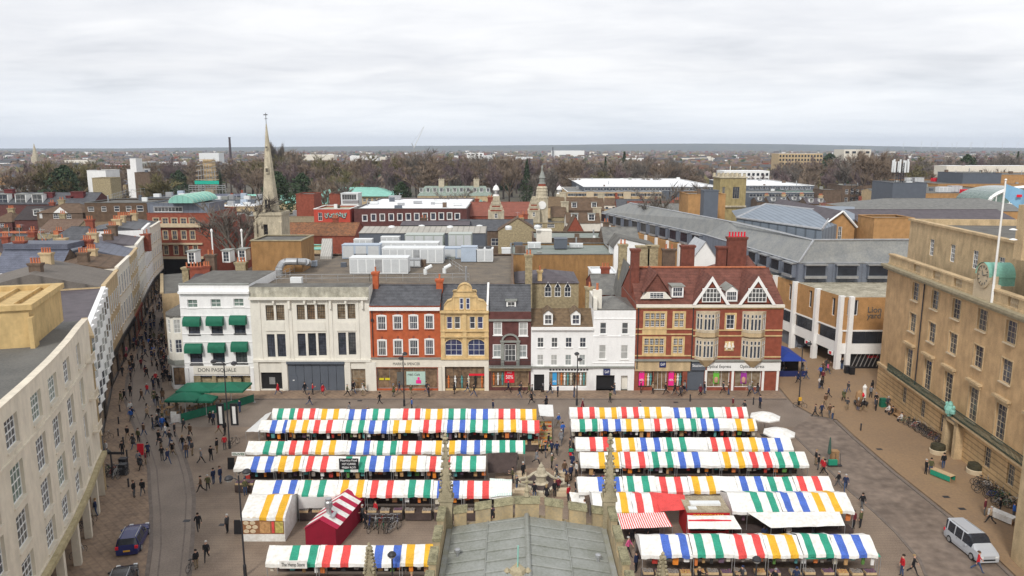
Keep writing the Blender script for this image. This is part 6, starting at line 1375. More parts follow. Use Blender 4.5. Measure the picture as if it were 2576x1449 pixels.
for i,u in enumerate((534,609)):p=FY(u,610,128);t=thing('white_flue',['left','right'][i]+' one of two slim white flues above the blue slate roof','flue',(p.x,128,12));m=MB();z=FY(u,583,128).z;m.tube((p.x,128,12),(p.x,128,z),.12,n=8);m.lathe([(.2,0),(.22,.3),(.05,.5)],(p.x,128,z),8);m.build('pipe',m_paint,t)
for i,(u0,u1,vf,vb,z,mm,rm) in enumerate(((524,640,520,496,14,m_tanst,m_whiteroof),(535,650,545,528,13,m_brown,m_greyroof),(525,640,503,488,15,m_pvc,m_flat),(372,470,497,478,17,m_pvc,m_greyroof),(700,800,545,530,12,m_stone,m_flat))):
 t,f,x0,x1,Y,Yb=flatb('cluttered_flat_building',['white cluttered flat roof left of the spire','grey flat roof around bare tree left of the spire','dark flat roof with round fan condensers','grey flat roof with white equipment behind the brown mansard','pale terrace roof between spire and graffiti building'][i],u0,u1,vf,z,vb,mm,rm,par=.3)
 if i!=1:
  for k in range(5):
   x=x0+(x1-x0)*(k+.5)/5;y=Y+(Yb-Y)*(.2+.5*((k*7)%5)/5);o=MB();o.box(x-1,x+1,y,y+1.5,z-.3,z+1.0+.3*(k%3));tag(o.build('roof_condenser',[m_acw,m_galv,m_acb][k%3]),'small boxy condenser on the '+['white cluttered roof left of the spire','','dark flat roof left of the spire','grey flat roof behind the brown mansard','pale terrace right of the spire'][i],'condenser','small condensers on roof %d'%i if 0 else 'small condensers on '+['the white cluttered roof','','the dark flat roof','the grey roof behind the mansard','the pale terrace roof'][i])
# scaffolded tower
p=G(527,490,8);Yq=p.y;t=thing('scaffolded_tower','church tower wrapped in scaffolding with bright green netting','scaffolding',(p.x,Yq,0));zv=lambda v:FY(527,v,Yq).z
w=FY(555,480,Yq).x-p.x;m=MB();m.box(p.x-w*.4,p.x+w*.4,Yq,Yq+w*.8,0,zv(402));m.build('tower',m_tanst,t);m=MB()
for k,(v,ww) in enumerate(((402,.62),(415,.75),(428,.85),(441,.95),(452,1.0),(463,1.0))):
 m.box(p.x-w*ww,p.x+w*ww,Yq-2,Yq-1.0,zv(v),zv(v)+.25)
m.build('platform',m_pale,t);m=MB()
for k in range(7):x=p.x-w*.9+w*1.8*k/6;m.tube((x,Yq-2,0),(p.x+(x-p.x)*.75,Yq-2,zv(410+abs(k-3)*5)),.15,n=4)
for k in range(5):m.tube((p.x-w*.9,Yq-2.1,zv(470-k*13)),(p.x+w*.9,Yq-2.1,zv(457-k*13)),.12,n=4)
m.build('scaffold_tubes',m_galv,t);m=MB();m.box(p.x-w*1.05,p.x+w*1.05,Yq-2.6,Yq-2.3,zv(463),zv(454));m.build('netting',mat('green debris netting',(.02,.42,.30),.2),t)
m=MB();
for k in range(12):x=p.x-w*1.5+w*3.2*k/11;m.tube((x,Yq-4,0),(x,Yq-4,zv(466)),.12,n=4)
for v in(466,471,476):m.tube((p.x-w*1.5,Yq-4,zv(v)),(p.x+w*1.7,Yq-4,zv(v)),.14,n=4)
m.build('lower_scaffold',m_galv,t)
t=thing('street_scaffold','low scaffold with orange boards and X braces on the left roofs','scaffolding',G(60,610,12));P0=G(0,615,13);P1_=G(120,612,13);m=MB()
for k in range(5):x=P0.x+(P1_.x-P0.x)*k/4;m.tube((x,P0.y,8),(x,P0.y,16.5),.08,n=4);
m.tube((P0.x+8,P0.y,12),(P0.x+11,P0.y,16),.06,n=4);m.tube((P0.x+11,P0.y,12),(P0.x+8,P0.y,16),.06,n=4);m.build('scaffold_tubes',m_galv,t);m=MB();m.box(P0.x,P1_.x,P0.y,P0.y+1.2,15.4,15.6);m.build('boards',m_terra,t)
# small back roofs packed between the street and the larger left hand buildings
re_=random.Random(9);nh=0
for i in range(60):
 Y=re_.uniform(118,196);w,d,h=re_.uniform(5,10),re_.uniform(6,9),re_.uniform(9.5,13);lim=clipx(-60,9,Y)-1;x=re_.uniform(lim-42,lim-w)
 if nh>=26 or any(abs(x+w/2-a)<5.5 and abs(Y-b)<7 for a,b in[(0,0)]):continue
 nh+=1;wm=re_.choice([m_brown,m_flint,m_redbrick,m_tanst,m_darkbrick]);rm=re_.choice([m_slate,m_browntile,m_oldtile,m_slatepu,m_redtile]);t=thing('rear_house','%s rear house packed among the roofs left of the shopping street'%{m_slate:'slate roofed',m_browntile:'brown tiled',m_oldtile:'mossy roofed',m_slatepu:'mauve slated',m_redtile:'red tiled'}[rm],'house',(x+w/2,Y,0),'small rear houses left of the street')
 f=Fr([(x,Y),(x+w,Y)]);m=MB()
 if i%3:
  H=grid(f,max(1,int(w/3)),(h-2.6,),1,1.5);f.wall(m,0,w,0,h,H,rev=.2);f.shell(m,0,w,0,h,d,top=False);m.build('wall',wm,t);m=MB();pitched(m,x,x+w,Y,Y+d,h,h+re_.uniform(1.8,3));m.build('roof',[rm,wm],t);wins(f,t,H)
 else:
  f.wall(m,0,w,0,h,[]);f.shell(m,0,w,0,h,d,top=False);z=h+w*.32;m.poly([f.pt(0,0,h),f.pt(w,0,h),f.pt(w/2,0,z)]);m.poly([f.pt(w,-d,h),f.pt(0,-d,h),f.pt(w/2,-d,z)]);m.build('wall',wm,t);m=MB()
  for a in(-.2,w+.2):m.hexa([f.pt(w/2,.2,z),f.pt(a,.2,h-.1),f.pt(a,-d-.2,h-.1),f.pt(w/2,-d-.2,z),f.pt(w/2,.2,z+.12),f.pt(a,.2,h+.02),f.pt(a,-d-.2,h+.02),f.pt(w/2,-d-.2,z+.12)])
  m.build('roof',rm,t)
 chimney(x+w*re_.uniform(.1,.9),Y+d*.6,h,h+re_.uniform(3,4.4),re_.uniform(.9,2),.8,re_.choice([m_redbrick,m_brown,m_flint]),t,re_.choice([2,3,5]))
 q=MB();ax_=x+w*.5;q.tube((ax_,Y+d/2,h+2),(ax_,Y+d/2,h+4.6),.03,n=3);q.tube((ax_-.5,Y+d/2,h+4.4),(ax_+.5,Y+d/2,h+4.4),.025,n=3);q.build('aerial',m_galv,t)
# ================================================================ ground, roads and pavements
m_setts=mat('brown setts',(.16,.118,.09),scale=.35,c2=(.30,.23,.17),fine=30,rough=.7,bands='y',bw=.42,bd=.86)
m_flags=mat('stone flags',(.33,.235,.16),scale=.5,c2=(.19,.135,.10),fine=5,rough=.8,bands='xy',bw=.9,bd=.86)
m_road=mat('brown asphalt',(.165,.13,.105),scale=.3,c2=(.26,.21,.17),fine=24,rough=.6)
m_roadr=mat('patched asphalt',(.13,.10,.08),scale=.28,c2=(.25,.195,.155),fine=4,rough=.6)
m_tanpave=mat('buff paving',(.31,.205,.115),scale=.15,c2=(.235,.16,.10),fine=30,rough=.75)
m_kerb=mat('granite kerb',(.17,.14,.12),.25,2)
m_suburb=mat('far suburban ground',(.085,.075,.06),scale=.012,c2=(.14,.125,.09),fine=7)
mb=MB();mb.poly([(-9000,-300,-.02),(9000,-300,-.02),(9000,15000,-.02),(-9000,15000,-.02)]);struct('ground',mb,m_suburb)
mb=MB();mb.poly([(-110,30,0),(75,30,0),(75,250,0),(-130,250,0)]);struct('market_paving',mb,m_setts)
def gl(pts):return[G(u,v) for u,v in pts]
KL=[(-27.2,45)]+[tuple(p[:2]) for p in gl([(375,1449),(385,1370),(385,1290),(381,1235),(378,1180),(360,1118),(335,1060),(318,1010),(322,950),(345,900),(385,780),(428,700)])]
KR=[(-24,45)]+[tuple(p[:2]) for p in gl([(470,1449),(480,1340),(483,1250),(474,1195),(460,1150),(440,1100),(420,1060),(402,1000),(398,930),(408,860),(432,760),(448,700)])]
def strip(m,A,B,z,mi=0):
 for i in range(min(len(A),len(B))-1):m.poly([(*A[i],z),(*B[i],z),(*B[i+1],z),(*A[i+1],z)],mi)
def kerb(m,P,side,w=.3,h=.11,z0=0):
 for a,b in zip(P,P[1:]):
  d=Vector((b[0]-a[0],b[1]-a[1])).normalized();n=Vector((d.y,-d.x))*side*w
  m.hexa([(a[0],a[1],z0),(b[0],b[1],z0),(b[0]+n.x,b[1]+n.y,z0),(a[0]+n.x,a[1]+n.y,z0),(a[0],a[1],h),(b[0],b[1],h),(b[0]+n.x,b[1]+n.y,h),(a[0]+n.x,a[1]+n.y,h)])
mb=MB();strip(mb,KL,KR,.004);struct('road',mb,m_road)
W_l=[(-31,45),(-33,55),(-35,60),(-36.5,64),(-38,67),(-39,70),(-41.5,74),(-46,82),(-52,94),(-57,104),(-63,117),(-79,156),(-92,190)]
mb=MB();strip(mb,[(x-4.5,y) for x,y in W_l],KL,.09);struct('left_pavement',mb,m_flags)
mb=MB();kerb(mb,KL,-1);kerb(mb,[(x+.75,y) for x,y in KL],-1,.12,.012,.002);kerb(mb,[(x-.6,y) for x,y in KR],1,.12,.012,.002);kerb(mb,KR,1,.35,.012);struct('kerb',mb,m_kerb)
yk=G(1288,1004).y;yk2=G(1288,1030).y
mb=MB();mb.box(-41,36.5,yk,Y0+.6,0,.1);struct('shop_pavement',mb,m_flags)
mb=MB();mb.box(-41,36.5,yk-.3,yk-.01,0,.09);struct('kerb',mb,m_kerb)
mb=MB();mb.poly([(-43,87.5,.004),(36,87.5,.004),(40,yk-.3,.004),(-43,yk-.3,.004)]);struct('road',mb,m_road)
A=[tuple(p[:2]) for p in gl([(1985,1085),(2040,1140),(2075,1175),(2140,1240),(2200,1292),(2250,1340),(2310,1410),(2325,1449)])]+[(31.5,45)]
B=[tuple(p[:2]) for p in gl([(2040,1045),(2100,1057),(2146,1100),(2200,1147),(2250,1190),(2325,1250),(2400,1310),(2530,1435)])]+[(38.5,45)]
mb=MB();strip(mb,A,B,.008);struct('road',mb,m_roadr)
mb=MB();kerb(mb,A,-1,.25,.05,.0);kerb(mb,B,1,.25,.11);struct('kerb',mb,m_kerb)
C_=[(x+.26,y) for x,y in B];D_=[(50.9,y) for x,y in B]
mb=MB();strip(mb,C_,D_,.1);p=C_[0];mb.poly([(p[0],p[1],.1),(p[0]-1,yk-2,.1),(38,112,.1),(64,112,.1),(51,103,.1),(50.9,p[1],.1)]);mb.poly([(38,112,.1),(38,140,.1),(64,140,.1),(64,112,.1)]);struct('guildhall_pavement',mb,m_tanpave)
# ================================================================ stalls
m_counter=mat('stall counter cloth',(.07,.05,.045),.3,2)
def canopy(x0,x1,starts,yr,hw,zr,ze,hwb=None,val=.28,extra=0):
 hwb=hwb or hw;xs={x0,x1}
 strp=[]
 for s,c in starts:
  for a,b in((0,.62),(1.38,2.0)):
   a,b=s+a,min(s+b,x1);
   if b>a:strp.append((a,b,c));xs|={a,b}
 xs=sorted(x for x in xs if x0<=x<=x1);o=[]
 for a,b in zip(xs,xs[1:]):
  k=max(1,round((b-a)/.35));o+=[a+(b-a)*i/k for i in range(k)]
 xs=o+[xs[-1]]
 prof=[(hwb,ze-.1)]+[(hwb*(1-k/4),ze+(zr-ze)*(k/4)**.9) for k in range(4)]+[(-hw*k/5,zr-(zr-ze)*(k/5)**1.1) for k in range(6)]+[(-hw-.02,ze-val)]
 mats=['W','R','G','B','Y'];m=MB();J=rnd.random()*50
 def P(x,k):
  y,z=prof[k];e=0 if k in(5,) else noise.noise(Vector((x*.9+J,y*1.2,3)))*.11+noise.noise(Vector((x*3+J,y*3,7)))*.035
  return(x+noise.noise(Vector((x,y*2,J)))*.03,yr+y+(noise.noise(Vector((x*1.5,J,1)))*.06 if k in(0,len(prof)-1) else 0),z+e+(-.03*abs(math.sin((x-x0)*1.18)) if 0<k<len(prof)-1 else noise.noise(Vector((x*2.2,J,9)))*.08))
 n=len(prof);m.v=[P(x,k) for x in xs for k in range(n)]
 for i in range(len(xs)-1):
  xm=(xs[i]+xs[i+1])/2;c=next((q[2] for q in strp if q[0]<xm<q[1]),'W')
  for k in range(n-1):m.f.append((i*n+k,i*n+k+1,(i+1)*n+k+1,(i+1)*n+k));m.m.append(mats.index(c))
 return m
CM=[m_clothw]+[STR[c] for c in 'RGBY']
CN={'R':'red','G':'green','B':'blue','Y':'yellow','W':'plain white'}
PROD=[mat('oranges',(.75,.24,.03),.3,9),mat('greens',(.10,.22,.05),.5,9),mat('red apples',(.4,.04,.03),.4,9),mat('bread',(.45,.27,.12),.3,9),mat('books',(.40,.37,.33),scale=7,c2=(.1,.07,.06)),mat('clothes pile',(.25,.12,.16),scale=5,c2=(.05,.06,.1)),mat('flowers',(.55,.45,.1),scale=9,c2=(.35,.05,.12)),mat('potatoes',(.35,.22,.10),.4,9)]
PN=['oranges','leafy greens','red apples','loaves','books','folded clothes','flowers','potatoes']
CR=[]
for i,pm in enumerate(PROD):
 t=thing('goods_crate','crate','crate',(0,0,-50),'crates of goods on the market stalls');t.location=(0,0,0);ROOT[t.name]=(0,0,0);m=MB()
 for q in((-.4,.4,-.3,-.27),(-.4,.4,.27,.3),(-.4,-.37,-.27,.27),(.37,.4,-.27,.27)):m.box(q[0],q[1],q[2],q[3],0,.2)
 m.box(-.37,.37,-.27,.27,0,.02);m.build('box',m_pale,t);m=MB()
 for a in range(5):
  for b in range(4):
   x,y=-.31+a*.155+rnd.uniform(-.02,.02),-.2+b*.135
   if i in(4,5):m.box(x-.07,x+.07,y-.06,y+.06,.02,.2+rnd.uniform(0,.1))
   else:m.lathe([(.03,.05),(.08,.12),(.075,.2),(.02,.27)],(x,y,rnd.uniform(0,.07)),6)
 m.build('goods',pm,t);CR.append([t,True])
def crate(x,y,z,k,label,rz=0,s=1.0):
 t,first=CR[k];CR[k][1]=False;return dup(t,(x,y,z),rz,label,None,s,first)
ROWS=[]
def row(desc,vr,ve,starts,ul,ur,at='ridge',zr=3.15,ze=2.35,counter=True,prod=(0,1),wl=None,stock=True):
 yr=G(1288,vr,zr).y;ye=G(1288,ve-4,ze).y;hw=max(1.0,yr-ye)
 q=(vr,zr) if at=='ridge' else(ve,ze-.2)
 X=lambda u:G(u,*q).x
 ss=[(X(u),c) for u,c in starts];xl,xr=X(ul),X(ur)
 n=len(ss);Ls=[]
 for i,(s,c) in enumerate(ss):
  a=xl if i==0 else s-.36;b=xr if i==n-1 else ss[i+1][0]-.36;Ls.append((a,b,s,c))
 for i,(a,b,s,c) in enumerate(Ls):
  dz=rnd.uniform(-.05,.05);xm=(a+b)/2
  t=thing('market_stall','%s striped stall, %s from the left in the %s'%(CN[c],ordinal(i),desc),'market stall',(xm,yr,0),'striped market stalls')
  m=canopy(a+.0,b-.02,[(s,c)],yr,hw,zr+dz,ze+dz);cn=m.build('canopy',CM,t,smooth=False)
  if i in(0,n-1):
   xe=a if i==0 else b-.02;g=MB();g.poly([(xe,yr-hw,ze-.25),(xe,yr+hw,ze-.25),(xe,yr+hw,ze),(xe,yr,zr+dz-.02),(xe,yr-hw,ze)]);g.build('end_cloth',m_clothw,t)
  for x in(a+.1,b-.1):
   for y in(yr-hw+.12,yr+hw-.12):p=MB();p.tube((x,y,0),(x,y,ze),.03,n=4);p.build('post',m_galv,t)
  if counter:
   p=MB();p.box(a+.12,b-.12,yr-hw-.3,yr-hw+.75,.1,.82);p.build('counter',m_counter,t)
   g=MB();g.box(a+.05,b-.05,yr+hw-.1,yr+hw-.05,.2,ze-.2);g.build('back_sheet',m_counter,t)
   for j in range(5):
    g=MB();x=a+.3+(b-a-.6)*j/4+rnd.uniform(-.1,.1);h_=rnd.uniform(.5,.95);w_=rnd.uniform(.12,.24);yy=yr-hw+rnd.uniform(.25,.9);g.hexa([(x-w_*.8,yy,2.15-h_),(x+w_*.8,yy,2.15-h_),(x+w_,yy+.1,2.15-h_),(x-w_,yy+.1,2.15-h_),(x-w_,yy,2.15),(x+w_,yy,2.15),(x+w_*.7,yy+.1,2.2),(x-w_*.7,yy+.1,2.2)]);g.build('hanging_goods',PROD[(i*5+j*3+len(desc))%8] if j%2 else m_mann[(i+j)%5],t)
   if stock:
    w=b-a;k=int((w-.3)/.85)
    for j in range(k):
     x=a+.55+j*(w-1.1)/max(1,k-1);pr=prod[(i*3+j)%len(prod)]
     crate(x,yr-hw+rnd.uniform(-.08,.1),.82,pr,'crate of %s, %s stall, %s'%(PN[pr],CN[c],desc),0,rnd.uniform(.95,1.05))
 ROWS.append((desc,yr,hw,xl,xr));return yr,hw,xl,xr,ze
LB_,RB_='left block','right block'
row('rearmost left row',1028,1053,[(699,'G'),(749,'R'),(809,'Y'),(878,'B'),(938,'G'),(1014,'R'),(1070,'Y'),(1128,'G'),(1184.5,'B'),(1253.7,'R'),(1309,'Y')],684,1350,'eave',counter=False)
row('second left row',1056,1087,[(678.4,'B'),(727,'Y'),(788,'R'),(868.8,'G'),(927,'B'),(988,'Y'),(1064,'R'),(1124,'B'),(1182,'G'),(1253,'Y'),(1313,'R')],649,1358,'eave',prod=(3,7,2,5,0))
row('third left row',1108,1141,[(661,'G'),(727,'R'),(793,'Y'),(880,'B'),(947,'G'),(1010.5,'R'),(1095,'Y'),(1158.5,'B'),(1222,'G'),(1282,'G')],618,1322,'eave',counter=False)
row('fourth left row',1147,1184,[(630.5,'B'),(700,'Y'),(769.7,'R'),(865.7,'G'),(928.7,'B'),(996,'Y'),(1080,'R'),(1146,'G')],588,1222,'eave',prod=(5,5,3,4))
row('fifth left row',1208,1250,[(684.7,'B'),(759.3,'G'),(856,'Y'),(931,'R'),(1026,'G'),(1098.6,'B'),(1174,'R')],633,1288,'eave',prod=(4,4,5))
row('front left row',1370,1421,[(727,'G'),(810.6,'R'),(939.7,'B'),(1020,'Y')],668,1096,'eave',prod=(5,6))
row('rearmost right row',1024,1050,[(1452,'R'),(1507,'Y'),(1562,'R'),(1619,'Y'),(1693,'B'),(1749.5,'G'),(1823,'R')],1432,1878,counter=False)
row('second right row',1053,1081,[(1457,'G'),(1515,'B'),(1573,'Y'),(1644,'R'),(1704,'G'),(1760.6,'B'),(1848,'Y')],1436,1900,prod=(4,5,0,7))
row('third right row',1100,1134,[(1482,'R'),(1546.5,'Y'),(1609.5,'B'),(1674,'G'),(1785,'R'),(1849.7,'Y'),(1914,'B')],1447,1988,counter=False)
row('fourth right row',1136,1174,[(1504,'Y'),(1568.6,'R'),(1637.8,'G'),(1704,'B'),(1815,'Y'),(1882.8,'R'),(1949,'G')],1458,2024,prod=(5,7,2,1))
row('fifth right row',1198,1240,[(1502.4,'B'),(1575,'G'),(1656.7,'R'),(1738,'Y'),(1857.6,'B'),(1928.4,'G'),(2002.4,'R')],1452,2085,counter=False)
row('short left sixth right row',1240,1292,[(1557,'Y'),(1596,'R')],1488,1652,prod=(5,),stock=False)
row('long right sixth right row',1240,1292,[(1886,'G'),(1961.5,'B'),(2040,'Y')],1828,2128,prod=(5,),stock=False)
row('front right row',1345,1400,[(1661,'B'),(1744,'G'),(1845,'R'),(1928,'Y'),(2015,'G'),(2096,'B')],1606,2188,prod=(4,5,4,6))
# loose cloths
def sheet(name,label,pts,m,cat='canopy',sag=.25,N=8):
 """cloth through four corners"""
 A,B,C,D=[Vector(p) for p in pts];mb=MB();V=[]
 for i in range(N+1):
  for j in range(N+1):
   u,v=i/N,j/N;p=(A*(1-u)+B*u)*(1-v)+(D*(1-u)+C*u)*v;p.z-=sag*4*u*(1-u)*v*(1-v)*4*.25+noise.noise(p*1.3)*.05;V.append(tuple(p))
 mb.v=V
 for i in range(N):
  for j in range(N):mb.f.append((i*(N+1)+j,(i+1)*(N+1)+j,(i+1)*(N+1)+j+1,i*(N+1)+j+1));mb.m.append(i%2 if isinstance(m,list) else 0)
 t=thing(name,label,cat,((A+C)/2)[:2]+(0,) if 0 else(((A+C)/2).x,((A+C)/2).y,0));mb.build('cloth',m,t)
 for p in(A,B,C,D):q=MB();q.tube((p.x,p.y,0),tuple(p),.025,n=4);q.build('post',m_galv,t)
 return t
sheet('grey_end_sheet','grey white slanting sheet at the left end of the second row',[G(684,1036,2.9),G(650,1086,2.4),G(618,1086,1.9),G(668,1042,1.9)],m_clothg)
sheet('white_side_sheet','square pale sheet propped between the two rear market blocks',[G(1353,1017,2.9),G(1391,1018,2.9),G(1393,1048,2.4),G(1358,1046,2.4)],m_clothg)
sheet('candy_stripe_awning','thin red striped sheet awning at the chapel side of the sixth row',[G(1550,1291,2.5),G(1672,1289,2.5),G(1692,1325,2.0),G(1562,1331,2.0)],[m_clothw,STR['R']],N=44)
sheet('red_drape','faded red drape canopy beside the noodle van',[G(1646,1238,3.1),G(1722,1245,3.0),G(1726,1282,2.6),G(1662,1287,2.5)],STR['R'])
sheet('white_front_awning','white sheet awning stretched in front of the noodle van',[G(1729,1296,2.5),G(1845,1297,2.5),G(1866,1331,1.9),G(1731,1331,1.9)],m_clothw)
sheet('white_low_awning','large white sheet awning below the green and blue stripes',[G(1880,1289,2.4),G(2112,1287,2.4),G(2126,1322,2.0),G(1940,1328,1.9)],m_clothw)
sheet('green_edge_awning','green canvas flap along the front right row',[G(2024,1396,2.2),G(2210,1392,2.2),G(2216,1402,2.0),G(2028,1407,2.0)],STR['G'])
sheet('thin_striped_sheet','thin green striped sheet at the fountain end of the fifth left row',[G(1232,1203,3.0),G(1288,1206,2.9),G(1287,1246,2.4),G(1235,1250,2.3)],[m_clothw,mat('pale green cloth',(.5,.66,.6))],N=24)
sheet('dark_netting','dark sheet with green and cream hem near the fountain',[G(1226,1140,2.4),G(1302,1138,2.4),G(1298,1188,.7),G(1228,1190,.7)],m_counter)
sheet('white_back_sheet','white sheet hanging behind the red striped hut',[G(750,1250,2.4),G(822,1250,2.4),G(822,1278,1.2),G(752,1280,1.2)],m_clothg)
sheet('white_fore_sheet','small white sheet table cover at the chapel parapet',[G(1432,1238,1.9),G(1468,1240,1.9),G(1474,1266,1.5),G(1438,1262,1.5)],m_clothw)
# bakery tent with picture boards
x0,y0=G(612,1362).x,G(612,1362).y;x1=G(718,1362).x;zt=FY(665,1302,y0).z;yb=y0+4.2
t=thing('bakery_tent','white tent with yellow stripes and bread pictures on its front','market stall',((x0+x1)/2,y0+2,0));m=MB();m.poly([(x0,y0,0),(x1,y0,0),(x1,y0,zt),(x0,y0,zt)]);m.poly([(x1,y0,0),(x1,yb,0),(x1,yb,zt+.2),(x1,y0+2.4,zt+.9),(x1,y0,zt)]);m.poly([(x0,yb,0),(x0,y0,0),(x0,y0,zt),(x0,y0+2.4,zt+.9),(x0,yb,zt+.2)]);m.build('tent_wall',m_clothw,t)
m=canopy(x0-.1,x1+.1,[(x0+(x1-x0)*.42,'Y')],y0+2.4,2.5,zt+.95,zt+.05,hwb=2);m.build('canopy',CM,t)
fT=Fr([(x0,y0),(x1,y0)]);L_=x1-x0
b_=MB();fT.box(b_,.05,L_-.05,0,.03,.7,zt-.25);bo=b_.build('picture_board',mat('brown photo board',(.28,.13,.06),.3,1.5),t)
for k in range(8):m=MB();q=fT.pt(.35+(k%2)*.55+(k//2%2)*.2,.05,.95+(k//2)*.38);m.lathe([(.25,0),(.2,.02)],(0,0,0),10);m.v=[(q[0]+a,q[1]-c,q[2]+b*.75) for a,b,c in m.v];m.build('bread_picture',mat('pale bun',(.62,.5,.34),.15,5),bo)
for a,b,c in((.42,.66,mat('loaf picture',(.5,.28,.12),.4,4)),(.7,.76,STR['R']),(.78,.97,mat('sandwich picture',(.5,.42,.12),.5,4))):m=MB();fT.box(m,L_*a,L_*b,.031,.05,.8,zt-.35);m.build('food_picture',c,bo)
# red and white striped hut with chimney cowl
P=[G(770,1384),G(846,1385)];a=Vector(P[0]);b=Vector(P[1]);w=(b-a).length;ang=0.0
ya=a.y;yb=ya+6.2;xs=(a.x,b.x);t=thing('striped_hut','red and white striped gabled hut with metal chimney cowl','kiosk',((a.x+b.x)/2,ya,0));ze,zr=2.0,2.75;sh_=1.25
m=MB();m.hexa([(xs[0],ya,0),(xs[1],ya,0),(xs[1]+sh_,yb,0),(xs[0]+sh_,yb,0),(xs[0],ya,ze),(xs[1],ya,ze),(xs[1]+sh_,yb,ze),(xs[0]+sh_,yb,ze)]);xm=(xs[0]+xs[1])/2;m.poly([(xs[0],ya,ze),(xs[1],ya,ze),(xm,ya,zr)]);m.poly([(xs[1]+sh_,yb,ze),(xs[0]+sh_,yb,ze),(xm+sh_,yb,zr)]);m.build('wall',mat('maroon board',(.27,.01,.03),.15),t)
m=MB();n=10
for k in range(n):
 f0,f1=k/n,(k+1)/n
 for xe in(xs[0]-.15,xs[1]+.15):
  m.poly([(xm+sh_*f0,ya-.1+(yb-ya+.2)*f0,zr+.05),(xm+sh_*f1,ya-.1+(yb-ya+.2)*f1,zr+.05),(xe+sh_*f1,ya-.1+(yb-ya+.2)*f1,ze-.08),(xe+sh_*f0,ya-.1+(yb-ya+.2)*f0,ze-.08)],k%2)
m.build('striped_roof',[mat('maroon stripe',(.42,.02,.06),.1),m_clothw],t)
m=MB();m.lathe([(.22,0),(.22,.7),(.34,.75),(.34,1.2),(.25,1.3),(.28,1.5),(.15,1.55)],(xm+.45,ya+1.3,zr-.25),10);m.box(xm+.1,xm+1.0,ya+.8,ya+1.8,zr-.35,zr-.18);m.build('chimney_cowl',m_galv,t)
# noodle van
p0,p1=G(1727,1330),G(1842,1330);ya=p0.y+.9;zt=2.75;t=thing('noodle_van','red catering van with stained beige roof and gold lettering','catering van',((p0.x+p1.x)/2,ya,0));xa,xb=G(1729,1289,zt).x,G(1836,1289,zt).x;ya=G(1780,1289,zt).y;yb=G(1780,1250,zt).y
m=MB();m.box(xa,xb,ya,yb,.35,zt);m.build('body',mat('van red',(.45,.02,.02),.1),t);m=MB();m.box(xa-.05,xb+.05,ya-.05,yb+.05,zt,zt+.1);m.build('roof',mat('stained beige roof',(.48,.42,.30),scale=1,c2=(.22,.17,.11)),t)
m=MB();m.box(xa+.5,xb-.5,ya+1,ya+1.6,zt+.1,zt+.3);m.box(xa+.2,xa+.9,ya+.3,ya+.8,zt+.1,zt+.16);m.build('roof_vent',m_acw,t)
fV=Fr([(xa,ya),(xb,ya)]);m=MB();fV.box(m,.3,xb-xa-.3,0,.03,1.1,2.2);m.build('serving_hatch',m_dark,t);text("THE NOODLE BAR",.24,fV,(xb-xa)/2,2.5,STR['Y'],.03,t,width=2.6);m=MB();fV.box(m,0,xb-xa,.0,.55,2.25,2.3);m.build('hatch_flap',m_shopred,t)
for q in(.18,.82):m=MB();m.lathe([(.32,-.12),(.32,.12)],(0,0,0),12);m.v=[(xa+(xb-xa)*q+a,ya+.12+c,.35+b) for a,b,c in m.v];m.build('wheel',m_black,t)
# banners on the canopies
def banner(label,u0,u1,v,z,s,m_,fm_,h=.55,w=None,y=None,size=.4):
 p0=G(u0,v,z);p1=G(u1,v,z);f=Fr([(p0.x,p0.y),(p1.x,p0.y)]);t=thing('stall_banner',label,'banner',((p0.x+p1.x)/2,p0.y,z-h));mb=MB();f.box(mb,0,f.len,-.03,.03,z-h/2,z+h/2);mb.build('board',m_,t)
 if isinstance(s,str):s=[s]
 for i,q in enumerate(s):text(q,size,f,f.len/2,z+h/2-h*(i+.5)/len(s),fm_,.04,t,width=f.len*(.85 if i==0 else.7))
banner('long white banner reading The Hemp Store on the front left row',703,772,1420,2.45,"The Hemp Store",m_clothw,m_letterg,.62,size=.42)
banner('small white sign reading OLIVES at the third left row',583,617,1142,2.2,"OLIVES",m_clothw,mat('dark green letter',(.02,.12,.05)),.38,size=.3)
banner('black menu banner standing on the fourth left row canopy',853,902,1167,2.9,["Mauritius Food","HOT CURRIES","FRESH ROTI"],m_black,m_letterw,1.1,size=.28)
# parasols
def parasol(name,label,u,v,r,h,m_,closed=False,n=8):
 p=G(u,v);t=thing(name,label,'parasol',tuple(p));m=MB();m.tube(p,p+Vector((0,0,h)),.035,n=6);m.build('pole',m_galv,t);m=MB()
 if closed:m.lathe([(.05,1.1),(.2,1.25),(.16,2.0),(.06,h)],p,8)
 else:m.lathe([(r,h-.55-.14),(r,h-.55),(r*.5,h-.22),(.06,h)],p,n)
 m.build('canopy',m_,t);m=MB();m.box(p.x-.35,p.x+.35,p.y-.35,p.y+.35,0,.1);m.build('base',m_iron,t)
parasol('market_parasol','open white parasol nearer the shops at the right row ends',1922,1096,1.75,2.9,m_clothw);parasol('market_parasol','open white parasol nearer the camera at the right row ends',1957,1137,1.75,2.8,m_clothw)
parasol('closed_parasol','closed dark green parasol standing alone on the right roadway',2084,1168,1,3.0,mat('dark grey green cloth',(.05,.10,.08)),True)
